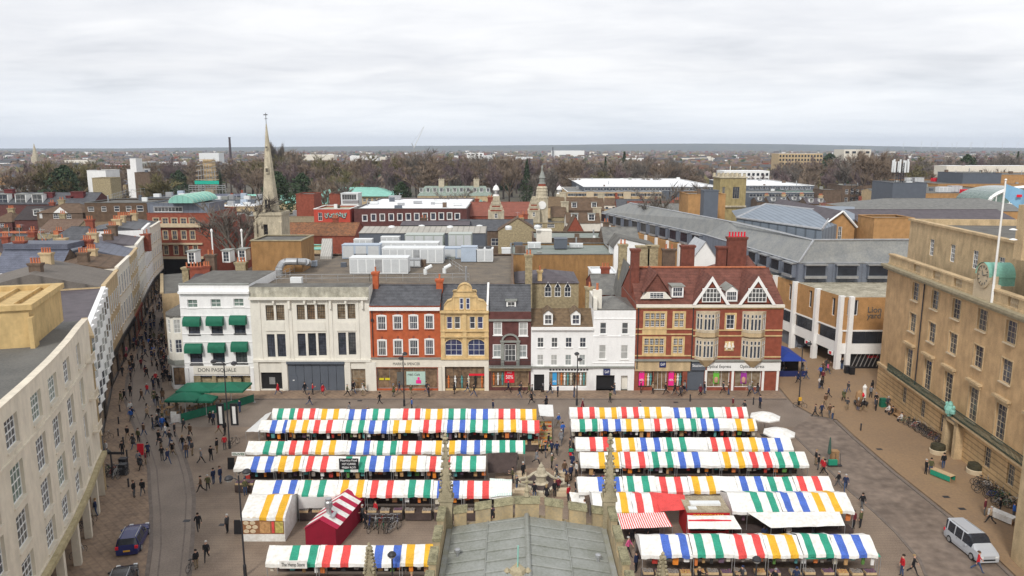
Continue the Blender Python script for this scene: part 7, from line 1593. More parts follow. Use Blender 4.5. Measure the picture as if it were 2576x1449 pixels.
# restaurant terrace umbrellas
def square_umb(label,u,v,w,d,h):
 p=G(u,v);t=thing('terrace_umbrella',label,'umbrella',tuple(p));m=MB();m.tube(p,p+Vector((0,0,h)),.05);m.build('pole',m_paint,t);m=MB();x,y=p.x,p.y;A=[(x-w,y-d),(x+w,y-d),(x+w,y+d),(x-w,y+d)]
 for i in range(4):a,b=A[i],A[(i+1)%4];m.poly([(*a,h-.55),(*b,h-.55),(x,y,h+.1)]);m.poly([(*a,h-.8),(*b,h-.8),(*b,h-.55),(*a,h-.55)])
 m.build('canopy',m_green,t)
square_umb('green square umbrella back left at the restaurant terrace',503,1025,2.2,1.8,3.3);square_umb('green square umbrella back right at the restaurant terrace',583,1024,2.2,1.8,3.3);square_umb('green square umbrella in front at the terrace corner',468,1043,1.9,1.5,2.9);square_umb('green square umbrella between back and front ones',520,1042,1.2,1.0,2.6)
P=[G(430,1065),G(455,1063),G(520,1045),G(560,1036),G(640,1012)]
for i,(a,b) in enumerate(zip(P,P[1:])):
 f=Fr([(a.x,a.y),(b.x,b.y)]);t=thing('terrace_screen',['white menu board end','front','middle','rearmost'][i]+' panel of the green terrace screen by the umbrellas','screen',((a.x+b.x)/2,(a.y+b.y)/2,0));m=MB();f.box(m,.05,f.len-.05,-.03,.03,.1,1.1);m.build('panel',m_green if i else m_clothw,t)
 for s in(.02,f.len-.02):m=MB();p=f.pt(s,0,0);m.lathe([(.2,0),(.2,.04),(.03,.06),(.03,1.15)],p,8);m.build('post',m_galv,t)
def table(u,v):
 p=G(u,v);t=thing('cafe_table','square wooden cafe table on the green screened terrace','table',tuple(p),'cafe tables on the restaurant terrace');m=MB();m.box(p.x-.45,p.x+.45,p.y-.4,p.y+.4,.7,.75);m.build('table_top',m_wood,t);m=MB();m.tube(p,p+Vector((0,0,.7)),.05);m.build('leg',m_iron,t)
 for s in(-1,1):
  c=thing('cafe_chair','wooden cafe chair on the green screened terrace','chair',(p.x+s*.8,p.y,0),'cafe chairs on the restaurant terrace');x=p.x+s*.8;m=MB();m.box(x-.22,x+.22,p.y-.22,p.y+.22,.42,.47);m.build('seat',m_wood,c);m=MB();m.box(x+s*.2-.02,x+s*.2+.02,p.y-.22,p.y+.22,.47,.95);m.build('backrest',m_wood,c)
  for q in((-.19,-.19),(.19,-.19),(.19,.19),(-.19,.19)):m=MB();m.box(x+q[0]-.02,x+q[0]+.02,p.y+q[1]-.02,p.y+q[1]+.02,0,.42);m.build('leg',m_iron,c)
for u,v in((424,1024),(428,1038),(440,1052),(520,1030),(536,1022),(476,1040),(498,1036)):table(u,v)
# blue gazebo by the shopping centre
p0=G(1998,944);t=thing('blue_gazebo','blue gazebo with white triangles and dark blue side panels','gazebo',tuple(p0));w=2.0;d=4.0;x,y=p0.x-.7,p0.y+3;A=[(x-w,y-d),(x+w,y-d),(x+w,y+d),(x-w,y+d)];mbn=mat('royal blue cloth',(.02,.05,.28),.1)
m=MB();m.poly([(*A[0],2.4),(*A[1],2.4),(x,y-2,3.3)]);m.poly([(*A[1],2.4),(*A[2],2.4),(x,y+2,3.3),(x,y-2,3.3)]);m.poly([(*A[2],2.4),(*A[3],2.4),(x,y+2,3.3)]);m.poly([(*A[3],2.4),(*A[0],2.4),(x,y-2,3.3),(x,y+2,3.3)]);
cn=m.build('canopy',mbn,t);m=MB();m.poly([(x-.8,y-d+.2,2.48),(x+.6,y-d+.2,2.48),(x,y-d+1,2.85)]);m.poly([(x-w+.1,y-2.6,2.5),(x-w+.1,y-1,2.5),(x-w+.9,y-1.8,2.95)]);m.build('white_triangle',m_clothw,cn)
m=MB();m.box(x-w,x+w,y-d,y-d+.04,.1,.95);m.build('side_panel',m_navy,t);m=MB();m.box(x-w+.05,x+w,y-1,y-.95,.1,2.2);m.build('back_panel',m_black,t)
for a in A:m=MB();m.tube((*a,0),(*a,2.4),.03);m.build('post',m_galv,t)
# sloping fruit display at the aisle end of the second left row
for i in range(7):
 for j in range(4):
  p=G(1352+j*9,1132-i*8);pr=(0,1,2,1,7,0,2,6)[(i*3+j)%8]
  crate(p.x,p.y,.25+.1*i,pr,'crate of %s, sloping fruit display by the aisle'%PN[pr],0,1.0)
  m=MB();m.box(p.x-.38,p.x+.38,p.y-.28,p.y+.28,0,.24+.1*i);tag(m.build('display_box',m_pale),'pale wooden box holding up the sloping fruit display','box','boxes under the fruit display')
# ================================================================ fountain
p=G(1361,1222);t=thing('stone_fountain','old stone fountain with carved pedestal in a lobed basin','fountain',tuple(p));x,y=p.x,p.y
m=MB();P=[]
for k in range(48):
 a=6.2832*k/48;r=2.2+.4*math.cos(4*a);P.append((x+r*math.cos(a),y+r*math.sin(a)))
Q=[(x+(a-x)*.84,y+(b-y)*.84) for a,b in P]
for i in range(48):
 j=(i+1)%48;m.hexa([(*P[i],0),(*P[j],0),(*Q[j],0),(*Q[i],0),(*P[i],.5),(*P[j],.5),(*Q[j],.5),(*Q[i],.5)])
m.build('basin_kerb',m_towst,t);m=MB();m.poly([(*q,.35) for q in Q]);m.build('basin_floor',m_counter,t)
m=MB();m.lathe([(.8,0),(.75,.35),(.5,.5),(.5,1.1),(.7,1.2),(.65,1.3),(.5,1.4),(.4,1.8),(.22,2.0),(.26,2.1),(.1,2.3),(.03,2.5)],p,12);m.build('pedestal',m_towst,t)
for a in(45,135,225,315):m=MB();c=math.cos(R(a))*3.0;s_=math.sin(R(a))*2.8;m.box(x+c-.7,x+c+.7,y+s_-.45,y+s_+.45,0,.35);m.box(x+c-.5,x+c+.5,y+s_-.3,y+s_+.3,.35,.6);m.build('step',m_sill,t)
m=MB();m.box(x-4.6,x+4.6,y-4.2,y+4.2,.0,.02);m.build('plinth',m_flags,t)
# ================================================================ lamps, posts, signs
def lamp(label,u,v,vt,heads,banners=False):
 p=G(u,v);zt=FY(u,vt,p.y).z;t=thing('street_lamp',label,'street lamp',tuple(p),'black street lamps');m=MB();m.lathe([(.14,0),(.14,.9),(.08,1.0),(.06,zt)],p,8);m.build('pole',m_iron,t)
 for(dx,dz) in heads:
  m=MB();m.path([(p.x,p.y,zt+dz-.1),(p.x+dx*.7,p.y,zt+dz+.15),(p.x+dx,p.y,zt+dz+.12)],.035);m.build('bracket',m_iron,t)
  m=MB();m.lathe([(.12,-.12),(.34,0),(.33,.1),(.2,.24),(.05,.3)],(p.x+dx,p.y,zt+dz),10);h=m.build('lamp_head',m_iron,t);m=MB();m.lathe([(.05,-.22),(.22,-.14),(.28,0)],(p.x+dx,p.y,zt+dz-.02),10);m.build('lamp_glass',G_curt[0],h)
 if banners:
  for s in(-1,1):
   m=MB();m.box(p.x+s*.75-.42,p.x+s*.75+.42,p.y-.03,p.y+.03,2.7,5.2);b=m.build('banner',m_black,t);m=MB();m.box(p.x+s*.75-.18,p.x+s*.75+.18,p.y-.05,p.y-.03,2.9,4.9);m.build('banner_figure',m_clothg,b)
   m=MB();m.box(p.x+(s*.42 if s>0 else-1.17+.0),p.x+(s*1.17 if s>0 else-.42),p.y-.02,p.y+.02,5.25,5.3);m.build('banner_arm',m_iron,t)
 return t
lamp('tall black lamp with stacked heads before the orange brick shop',1017,1022,893,[(-.28,-.5),(.25,.1)])
lamp('tall black lamp with stacked heads before the low white shop',1451,1020,893,[(-.1,.1),(.3,-.65)])
lamp('black lamp carrying two dark banners by the green umbrellas',578,1128,913,[(-1.1,.1),(1.1,-.1)],True)
lamp('twin armed black lamp standing by the bakery tent',617,1449,1196,[(-.75,-.3),(.65,.25)])
lamp('short seen black lamp below the front left row',989,1500,1400,[(0,.1)]);lamp('dome headed black lamp in front of the front right row',1897,1520,1412,[(0,.1)])
lamp('black lamp with round globes near the blue gazebo',2009,1020,868,[(-.4,-.2),(.8,.1)])
lamp('black finger post lamp near the bicycles on the left pavement',284,1195,1138,[(-.4,0)])
p=G(284,1205);t=thing('finger_signpost','black finger signpost with long arms on the left pavement','signpost',tuple(p));m=MB();m.tube(p,p+Vector((0,0,3)),.06);m.build('post',m_iron,t)
for dx0,dx1 in((-1.5,-.05),(.05,1.4)):m=MB();m.box(p.x+dx0,p.x+dx1,p.y-.03,p.y+.03,2.65,2.9);m.build('arm',m_iron,t)
for i,(u,v) in enumerate([(302,1037),(299,1068),(298,1098),(311,1120),(320,1153),(324,1227),(347,905),(1895,1018),(1736,1010),(1895+270,1085),(2042,1122),(2123,1073),(408,1128)][:10]):
 p=G(u,v);t=thing('bollard','slim black bollard standing on the paving','bollard',tuple(p),'black bollards');m=MB();m.lathe([(.09,0),(.08,.8),(.11,.85),(.1,.95),(.03,1.0)],p,8);m.build('post',m_iron,t)
for i,(u,v,c,lb) in enumerate(((312,1195,m_iron,'twin black litter bin by the parked bicycles'),(312,1180,m_iron,'taller black litter bin behind the twin bin'),(2098,1160,m_wood,'brown wheeled bin at the right row ends'),(2220,1025,m_green,'dark green litter bin by the civic hall'),(2130,940,m_black,'black wheelie bin under the shopping centre'),(2142,943,m_black,'second black wheelie bin nearest the striped hoarding'))):
 p=G(u,v);t=thing('litter_bin',lb,'bin',tuple(p));m=MB();m.box(p.x-.35,p.x+.35,p.y-.3,p.y+.3,0,1.1);m.build('body',c,t);m=MB();m.box(p.x-.39,p.x+.39,p.y-.34,p.y+.34,1.1,1.22);m.build('lid',c,t)
for u,v,lb,m_ in((582,1182,'black A board menu at the third left row',m_black),(600,1345,'black price board beside the bakery tent',m_black),(437,1062,'white menu board at the terrace corner',m_clothw),(354,1146,'red and white painting board on the left kerb',m_shopred),(1655,905+75,'pink sale board outside the tan shopfront',m_pink)):
 p=G(u,v);t=thing('menu_board',lb,'board',tuple(p));m=MB();m.hexa([(p.x-.35,p.y-.1,.1),(p.x+.35,p.y-.1,.1),(p.x+.35,p.y-.02,.1),(p.x-.35,p.y-.02,.1),(p.x-.35,p.y+.1,1.3),(p.x+.35,p.y+.1,1.3),(p.x+.35,p.y+.16,1.3),(p.x-.35,p.y+.16,1.3)]);m.build('board',m_,t);m=MB();[m.tube((p.x+s*.4,p.y+.5,0),(p.x+s*.4,p.y+.14,1.2),.03,n=4) for s in(-1,1)];m.build('strut',m_wood,t)
p=G(2010,1026);t=thing('small_sign_post','yellow notice fixed low on the lamp near the standing bicycle','sign',tuple(p));m=MB();m.box(p.x-.2,p.x+.2,p.y-.2,p.y-.17,1.0,1.5);m.build('notice',STR['Y'],t)
p=G(2165,1022);t=thing('painted_figure','painted bird shaped sculpture in red and white on a round tub','sculpture',tuple(p));m=MB();m.lathe([(.5,0),(.85,.35),(.9,.6),(.3,.65)],p,12);m.build('tub',m_black,t);m=MB();m.lathe([(.3,.6),(.5,1.2),(.4,1.9),(.1,2.2)],(p.x-.25,p.y,0),9);m.build('brown_body',m_wood,t);m=MB();m.lathe([(.2,.6),(.25,1.4),(.2,2.2),(.28,2.6),(.05,2.95)],(p.x+.35,p.y,0),9);m.build('white_body',m_clothw,t);m=MB();m.lathe([(.15,1.3),(.28,1.6),(.1,1.9)],(p.x+.05,p.y-.2,0),8);m.build('red_patch',m_shopred,t)
for u,v,lb in((2358,1142,'left round planter beside the civic hall portal'),(2452,1192,'right round planter beside the civic hall portal')):
 q=G(u,v);t=thing('stone_planter',lb,'planter',tuple(q));m=MB();m.lathe([(.8,0),(.85,.55),(.8,.6)],q,14);m.build('basin',m_sill,t);m=MB();m.lathe([(.76,.6),(.72,1.1),(.3,1.2)],q,14);m.build('hedge',mat('clipped dark hedge',(.05,.045,.025),.5,4),t)
for i,(u,v) in enumerate(((2238,1040),(2262,1052))):
 q=G(u,v);q.x=47.7;t=thing('wooden_bench',['wooden bench farther along the civic hall wall','wooden bench nearest the parked bicycles by the civic hall'][i],'bench',(q.x,q.y,0));m=MB();m.box(q.x-.25,q.x+.25,q.y-1,q.y+1,.42,.48);m.build('seat',m_wood,t);m=MB();m.box(q.x+.22,q.x+.28,q.y-1,q.y+1,.5,.95);m.build('backrest',m_wood,t)
 for a in(-.8,.8):m=MB();m.box(q.x-.2,q.x+.2,q.y+a-.04,q.y+a+.04,0,.42);m.build('leg',m_wood,t)
for u0,v0,lb,mc_,top_ in((2370,1205,'green clothed campaign table with leaflets near the portal',m_greenst,m_pale),(2520,1310,'white clothed leaflet table near the right edge',m_clothw,m_clothw)):
 p=G(u0,v0);t=thing('campaign_table',lb,'table',tuple(p));m=MB();a=Vector((.45,-.9,0)).normalized()*1.1;b=Vector((a.y,-a.x,0)).normalized()*.4
 q=[p-a-b,p+a-b,p+a+b,p-a+b];m.hexa([(*c[:2],.72) for c in q]+[(*c[:2],.76) for c in q]);m.build('table_top',top_,t);m=MB();m.poly([(*q[0][:2],.2),(*q[1][:2],.2),(*q[1][:2],.74),(*q[0][:2],.74)]);m.poly([(*q[3][:2],.2),(*q[2][:2],.2),(*q[2][:2],.74),(*q[3][:2],.74)]);m.build('cloth',mc_,t)
 for c in q:m=MB();m.tube((*c[:2],0),(*c[:2],.72),.03,n=4);m.build('leg',m_wood,t)
# ================================================================ people
SK=[mat('light skin',(.55,.33,.24),.05,5),mat('brown skin',(.22,.12,.08),.05,5)]
HR_=[mat('dark hair',(.025,.018,.014),.3,9),mat('fair hair',(.32,.22,.11),.2,9),mat('grey hair',(.4,.39,.37),.1,9),mat('brown hair',(.09,.05,.03),.2,9)]
CO={'black':(.014,.014,.017),'navy':(.02,.03,.075),'charcoal':(.05,.05,.055),'red':(.5,.02,.03),'brown':(.12,.07,.04),'olive':(.09,.09,.04),'grey':(.2,.2,.21),'white':(.6,.58,.55),'blue':(.03,.12,.45),'pink':(.7,.12,.28),'maroon':(.14,.02,.03),'beige':(.4,.3,.2),'orange':(.75,.2,.03),'green':(.03,.14,.06)}
JM={k:mat(k+' coat',v,.15,6) for k,v in CO.items()}
TM={'dark':mat('dark trousers',(.02,.02,.024),.2,5),'blue jeans':mat('blue jeans',(.05,.08,.16),.2,5),'grey':mat('grey trousers',(.1,.1,.105),.2,5),'tan':mat('tan trousers',(.25,.19,.12),.2,5)}
SH=mat('dark shoes',(.02,.018,.016),.2,5)
def skinned(verts,edges,rad,root,sub=1):
 me=bpy.data.meshes.new('s');me.from_pydata(verts,edges,[]);o=bpy.data.objects.new('s',me);col.objects.link(o)
 sm=o.modifiers.new('k','SKIN');sm.use_smooth_shade=True;ss=o.modifiers.new('u','SUBSURF');ss.levels=sub;ss.render_levels=sub
 sk_=me.skin_vertices[0].data
 for i,r in enumerate(rad):sk_[i].radius=(r,r) if not isinstance(r,tuple) else r
 sk_[root].use_root=True
 bpy.context.view_layer.update();r=bpy.data.meshes.new_from_object(o.evaluated_get(bpy.context.evaluated_depsgraph_get()));bpy.data.objects.remove(o);bpy.data.meshes.remove(me);return r
def make_person(pose,skirt=False):
 """faces -y; joints set out for the pose, then one skinned surface"""
 la,ra,ls,rs,sit=pose  # leg swings, arm swings
 V=[(0,0,.95),(0,-.01,1.15),(0,-.01,1.38),(0,-.01,1.50),(0,-.03,1.60),(0,-.04,1.69)];E=[(0,1),(1,2),(2,3),(3,4),(4,5)];Rr=[(.15,.11),(.155,.11),(.175,.12),(.06,.06),(.085,.1),(.075,.085)]
 zs=-.48 if sit else 0
 def add(p,r,par):V.append(p);Rr.append(r);E.append((par,len(V)-1));return len(V)-1
 for sx_,sw,bend in((-1,la,max(0,-la)),(1,ra,max(0,-ra))):
  h=add((sx_*.09,0,.90),(.095,.1),0)
  if sit:k=add((sx_*.12,-.42,.92),.065,h);a=add((sx_*.12,-.44,.52),.045,k)
  else:k=add((sx_*.10,-math.sin(sw)*.42-.02,.90-math.cos(sw)*.41),.065,h);a=add((sx_*.10,-math.sin(sw)*.42-math.sin(sw-bend*1.3)*.4,.90-math.cos(sw)*.41-math.cos(sw-bend*1.3)*.41),.045,k)
  x,y,z=V[a];add((x,y-.15,z-.035),.035,a)
 hands=[]
 for sx_,sw,bend in((-1,ls[0],ls[1]),(1,rs[0],rs[1])):
  s_=add((sx_*.19,-.01,1.40),.065,2);e=add((sx_*.25,-math.sin(sw)*.27,1.40-math.cos(sw)*.28),.05,s_)
  x,y,z=V[e];w=add((x-sx_*.02*bend,y-math.sin(sw+bend)*.25,z-math.cos(sw+bend)*.25),.032,e);hands.append((w,sw+bend,sx_))
 me=skinned(V,E,Rr,0)
 vs=[v.co[:] for v in me.vertices];fs=[tuple(p.vertices) for p in me.polygons];mi=[]
 for p in me.polygons:
  x,y,z=p.center;m_=0
  wr=min((Vector(V[h_[0]])-p.center).length for h_ in hands)
  if z>1.5:m_=2
  elif wr<.06:m_=2
  elif z<.12 and not sit or(sit and z<.53 and y<-.3):m_=3
  elif abs(x)<.2 and z<(.78 if skirt else.93) and not any((Vector(V[h_[0]-1])-p.center).length<.14 for h_ in hands):m_=1
  mi.append(m_)
 def join(m2,k):
  b=len(vs);vs.extend(v.co[:] for v in m2.vertices);fs.extend(tuple(b+i for i in p.vertices) for p in m2.polygons);mi.extend([k]*len(m2.polygons))
 for w,a,sx_ in hands:  # palm with four unequal curled fingers and a thumb from the palm's side
  o=Vector(V[w]);d=Vector((0,-math.sin(a),-math.cos(a)));n=Vector((0,math.cos(a),-math.sin(a)))
  hv=[tuple(o),tuple(o+d*.05),tuple(o+d*.085)];he=[(0,1),(1,2)];hr=[.022,(.036,.016),(.034,.014)]
  for i,L in enumerate((.06,.068,.064,.05)):
   q=o+d*.09+Vector((0,0,0))+n*(.027-.018*i);c=Vector((-sx_*.3,0,0));b=len(hv);hv+=[tuple(q),tuple(q+(d+c*.5)*L*.55),tuple(q+(d+c)*L*.9)];he+=[(2,b),(b,b+1),(b+1,b+2)];hr+=[.009,.0085,.007]
  b=len(hv);q=o+d*.035+n*.036;hv+=[tuple(q),tuple(q+d*.035+n*.02),tuple(q+d*.06+n*.022)];he+=[(1,b),(b,b+1),(b+1,b+2)];hr+=[.011,.01,.008];join(skinned(hv,he,hr,1,0),2)
 f=MB();f.hexa([(-.012,-.135,1.63),(.012,-.135,1.63),(.01,-.10,1.63),(-.01,-.10,1.63),(-.006,-.12,1.68),(.006,-.12,1.68),(.006,-.1,1.68),(-.006,-.1,1.68)])
 for s in(-1,1):f.lathe([(.012,-.02),(.018,0),(.01,.025)],(s*.085,-.03,1.65),5)
 b=len(vs);vs+=f.v;fs+=[tuple(b+i for i in q) for q in f.f];mi+=[2]*len(f.f)
 f=MB();[f.box(s*.032-.011,s*.032+.011,-.125,-.11,1.668,1.682) for s in(-1,1)];f.box(-.022,.022,-.122,-.11,1.603,1.61)
 b=len(vs);vs+=f.v;fs+=[tuple(b+i for i in q) for q in f.f];mi+=[3]*len(f.f)
 if skirt:
  f=MB();f.lathe([(.23,-.32),(.2,-.1),(.165,.12)],(0,-.01,.98),12);b=len(vs);vs+=f.v;fs+=[tuple(b+i for i in q) for q in f.f];mi+=[0]*len(f.f)
 me2=bpy.data.meshes.new('person_body');me2.from_pydata([(x,y,z+zs) for x,y,z in vs],[],fs)
 for m_ in(JM['black'],TM['dark'],SK[0],SH):me2.materials.append(m_)
 me2.polygons.foreach_set('material_index',mi);me2.polygons.foreach_set('use_smooth',[True]*len(me2.polygons));bpy.data.meshes.remove(me)
 hb=MB();long_=skirt;hb.lathe([(.075,1.56 if long_ else 1.64),(.11,1.64 if long_ else 1.67),(.112,1.71),(.085,1.765),(.03,1.79)],(0,0,zs),10);hb.v=[(x,y*(1.12)-(-.022),z) for x,y,z in hb.v]
 if long_:hb.box(-.08,.08,.05,.11,1.4+zs,1.62+zs)
 hm=bpy.data.meshes.new('person_hair');hm.from_pydata(hb.v,[],hb.f);hm.materials.append(HR_[0]);hm.polygons.foreach_set('use_smooth',[True]*len(hm.polygons))
 return me2,hm
POSES={'standing':(.04,-.04,(.1,.15),(-.05,.2),0),'walking':(.42,-.38,(-.35,.25),(.4,.35),0),'striding':(-.45,.4,(.45,.3),(-.35,.2),0),'holding something':(.06,-.1,(.35,1.5),(.3,1.4),0),'reaching':(.1,-.15,(1.1,.3),(.1,.3),0),'sitting':(0,0,(.3,.8),(.3,.9),1)}
PM={k:[make_person(v),make_person(v,True) if k!='sitting' else None] for k,v in POSES.items()}
PEOPLE=[]
def person(x,y,rz,coat,trs,pose,long_=False,z=0.0,where='on the paving',h=None,skin=0,hair=0,sc_=1.0):
 A=PM[pose][1 if long_ and pose!='sitting' else 0]
 r=thing('person','person %s in %s %s %s'%('browsing' if 'something' in pose else pose,coat,'long coat' if long_ else 'jacket',where),'person',(x,y,z));r.rotation_euler=(0,0,rz);r.scale=(sc_,)*3
 b=bpy.data.objects.new('body',A[0]);col.objects.link(b);b.parent=r
 for i,m_ in enumerate((JM[coat],TM[trs],SK[skin],SH)):b.material_slots[i].link='OBJECT';b.material_slots[i].material=m_
 q=bpy.data.objects.new('hair',A[1]);col.objects.link(q);q.parent=r;q.material_slots[0].link='OBJECT';q.material_slots[0].material=JM[h] if h in JM else HR_[hair]
 PEOPLE.append((x,y));return r
rp=random.Random(21)
def rnd_person(x,y,where,z=0.0,poses=('standing','walking','striding','walking','striding','holding something'),coat=None,rz=None):
 if any((x-a)**2+(y-b)**2<.3 for a,b in PEOPLE):return
 c=coat or rp.choices(['black','navy','charcoal','red','brown','olive','grey','white','blue','pink','maroon','beige'],[34,16,16,3,7,6,6,4,3,1,3,4])[0]
 po=rp.choice(poses);person(x,y,rp.uniform(0,6.28) if rz is None else rz,c,rp.choices(list(TM),[5,3,2,1])[0],po,rp.random()<.3,z,where,rp.choice(['black','grey','navy',None,None,None,None]),int(rp.random()<.12),rp.choice([0,0,1,2,3,3]),rp.uniform(.94,1.05))
EX=[(423,1168,'navy','striding','crossing the left roadway'),(338,1253,'black','standing','on the left pavement'),(360,1251,'black','walking','on the left pavement'),(500,1339,'black','walking','alone left of the bakery tent'),(573,1341,'charcoal','standing','at the bakery tent board'),(521,1412,'black','walking','near the bottom left corner'),(495,1432,'black','standing','pushing a bicycle at bottom left'),(506,1240,'brown','walking','left of the fourth left row'),(524,1236,'olive','walking','left of the fourth left row'),(538,1218,'navy','standing','left of the fourth left row'),(555,1216,'navy','standing','left of the fourth left row'),(470,1152,'brown','standing','left of the third left row'),(484,1146,'charcoal','standing','left of the third left row'),(507,1168,'grey','walking','left of the third left row'),(532,1160,'black','reaching','left of the third left row'),(547,1140,'black','standing','left of the second left row'),(566,1132,'red','standing','left of the second left row'),(551,1094,'red','walking','below the green terrace screen'),(566,1094,'black','standing','below the green terrace screen'),(530,1068,'black','striding','below the green terrace screen'),(538,1069,'navy','standing','below the green terrace screen'),(604,1038,'navy','standing','right of the banner lamp'),(322,1109,'black','walking','on the left pavement edge'),(385,1080,'charcoal','standing','wheeling past the road bend'),(397,1076,'black','walking','wheeling past the road bend'),(417,1102,'white','walking','beside the terrace corner'),(440,1098,'black','standing','beside the terrace corner'),
 (260,1230,'black','walking','beside the arcade'),(243,1298,'navy','reaching','beside the arcade'),(1405,1074,'blue','walking','in the gap between the market blocks'),(1372,1152,'navy','standing','in the gap between the market blocks'),(1388,1148,'navy','walking','in the gap between the market blocks'),(1401,1148,'navy','striding','in the gap between the market blocks'),(1434,1140,'charcoal','standing','with pushchair at the third right row'),(1420,1200,'brown','standing','between fountain and right block'),(1436,1210,'navy','standing','between fountain and right block'),(1450,1200,'white','standing','between fountain and right block'),(1316,1204,'black','standing','left of the fountain'),(1395,1250,'black','standing','in front of the fountain'),(1404,1243,'maroon','standing','in front of the fountain'),(1430,1262,'red','standing','in front of the fountain'),(1448,1248,'black','standing','in front of the fountain'),(946,1304,'red','standing','browsing books by the striped hut'),(921,1330,'black','standing','browsing books by the striped hut'),
 (2050,1050,'charcoal','walking','at the right road bend'),(2066,1048,'navy','walking','at the right road bend'),(2086,1050,'brown','walking','at the right road bend'),(2094,1056,'beige','standing','at the right road bend'),(2052,1170,'black','standing','by the third right row end'),(2058,1182,'black','standing','by the third right row end'),(2068,1190,'red','standing','at the fourth right row end'),(2072,1196,'red','walking','at the fourth right row end'),(2108,1228,'black','walking','on the right kerb'),(2126,1236,'navy','walking','on the right kerb'),(2168,1284,'black','walking','alone on the right roadway'),(2146,1330,'maroon','standing','at the sixth right row end'),(2164,1328,'olive','standing','at the sixth right row end'),(2328,1195,'black','standing','by the campaign table'),(2340,1193,'olive','reaching','by the campaign table'),(2372,1180,'black','standing','by the campaign table'),(2476,1298,'maroon','standing','before the right hand bicycles'),(2490,1320,'beige','walking','before the right hand bicycles'),(2514,1295,'black','standing','behind the white leaflet table'),(2548,1308,'blue','standing','behind the white leaflet table'),(2458,1440,'red','walking','in front of the silver van'),(2268,1449,'red','standing','at the bottom right kerb'),(2296,1447,'black','walking','at the bottom right kerb'),(2203,1035,'charcoal','standing','near the green bin'),(2190,1002,'grey','reaching','near the green bin'),(1590,1365,'charcoal','standing','between chapel and front right row'),(1580,1400,'pink','walking','between chapel and front right row'),(1600,1440,'navy','standing','between chapel and front right row'),(350,1172,'grey','standing','by the painting board'),(368,1170,'maroon','standing','by the painting board'),(890,988,'navy','standing','at the shop doorway step'),(1097,978,'maroon','standing','beside the ornate shop pier'),(268,1148,'white','walking','near the finger signpost')]
for(u,v,c,po,wh) in EX:
 p=G(u,v);person(p.x,p.y,rp.uniform(0,6.28),c,rp.choices(list(TM),[5,3,2,1])[0],po,False,.09 if 'pavement' in wh else 0,wh,None,0,rp.choice([0,0,1,2,3]),rp.uniform(.97,1.04))
for u,v in((2222,1046),(2232,1040),(2258,1062)):p=G(u,v);person(47.5,p.y,R(-90),rp.choice(['white','black','red']),'dark','sitting',z=.0,where='on a bench by the civic hall')
p=G(1350,1225);person(p.x-.3,p.y-2.3,0,'black','blue jeans','sitting',z=.28,where='on the fountain basin')
def along(P,f):
 k=f*(len(P)-1);i=min(int(k),len(P)-2);k-=i;return P[i][0]+(P[i+1][0]-P[i][0])*k,P[i][1]+(P[i+1][1]-P[i][1])*k
for q_ in((1368,1100),(1412,1120),(1388,1180),(1350,1170),(1300,1170),(1425,1225),(1375,1262),(1345,1250),(1300,1240),(1415,1100),(1440,1180),(1290,1215),(1400,1210),(1380,1128),(1362,1140)):p=G(*q_);rnd_person(p.x,p.y,'in the aisle by the fountain')
for i in range(104):
 f=.42+.58*rp.random()**1.0;a=along(W_l,f*.98);b=along(KR,f);k=rp.uniform(.22,1.25);x,y=a[0]+(b[0]-a[0])*k,a[1]+(b[1]-a[1])*k
 if y>70:rnd_person(x,y,'in the shopping street crowd' if y>105 else 'at the mouth of the shopping street',rz=rp.choice([0,3.14])+rp.uniform(-.5,.5))
for i in range(48):x=rp.uniform(-33,35);rnd_person(x,rp.uniform(yk+.2,Y0-1.0),'on pavement before the '+('ivory store' if x<-19 else 'orange brick shop' if x<-9.5 else 'ornate yellow shop' if x<-3 else 'white shops' if x<16 else 'gabled brick building'),.1,rz=rp.choice([1.57,-1.57])+rp.uniform(-.6,.6))
for i in range(16):rnd_person(rp.uniform(-33,34),rp.uniform(88.5,yk-.8),'on the road behind the rearmost stalls',rz=rp.choice([1.57,-1.57])+rp.uniform(-.6,.6))
for i in range(26):rnd_person(rp.uniform(38,50),rp.uniform(92,112),'on buff paving near the blue gazebo',.1)
for(desc,yr,hw,xl,xr) in ROWS:
 if 'rearmost' in desc or 'third' in desc:continue
 for i in range(4):
  rnd_person(rp.uniform(xl+.5,xr-.5),yr-hw-rp.uniform(.35,1.1),'browsing the '+desc,0,('standing','holding something','reaching'))
# ================================================================ bicycles
def make_bike():
 t=thing('bicycle','bicycle','bicycle',(0,0,0),'parked bicycles')
 for x in(-.52,.52):
  m=MB();P=[(x+.33*math.cos(6.2832*k/16),0,.35+.33*math.sin(6.2832*k/16)) for k in range(17)];m.path(P,.022,4);w=m.build('wheel',m_black,t)
  m=MB();[m.tube((x,0,.35),P[k],.005,n=3) for k in range(0,16,2)];m.build('spokes',m_galv,w)
 m=MB();A,B,C,D,E_=(-.52,0,.35),(-.05,0,.32),(-.2,0,.82),(.38,0,.85),(.52,0,.35)
 for a,b in((A,B),(A,C),(B,C),(C,D),(B,D),(D,E_)):m.tube(a,b,.02,n=5)
 fr=m.build('frame',m_iron,t);m=MB();m.tube(D,(.34,0,1.02),.015,n=4);m.tube((.34,-.27,1.04),(.34,.27,1.04),.014,n=4);m.build('handlebar',m_galv,t)
 m=MB();m.tube(C,(-.23,0,.93),.014,n=4);m.box(-.36,-.1,-.07,.07,.93,.98);m.build('saddle',m_black,t);return t
bk=make_bike();nb_=[0];FM=[m_iron,m_black,mat('red bike paint',(.35,.02,.02)),mat('blue bike paint',(.03,.07,.3)),m_galv,mat('white bike paint',(.6,.6,.58)),mat('green bike paint',(.03,.15,.07))]
FN=['dark','black','red','blue','silver','white','green']
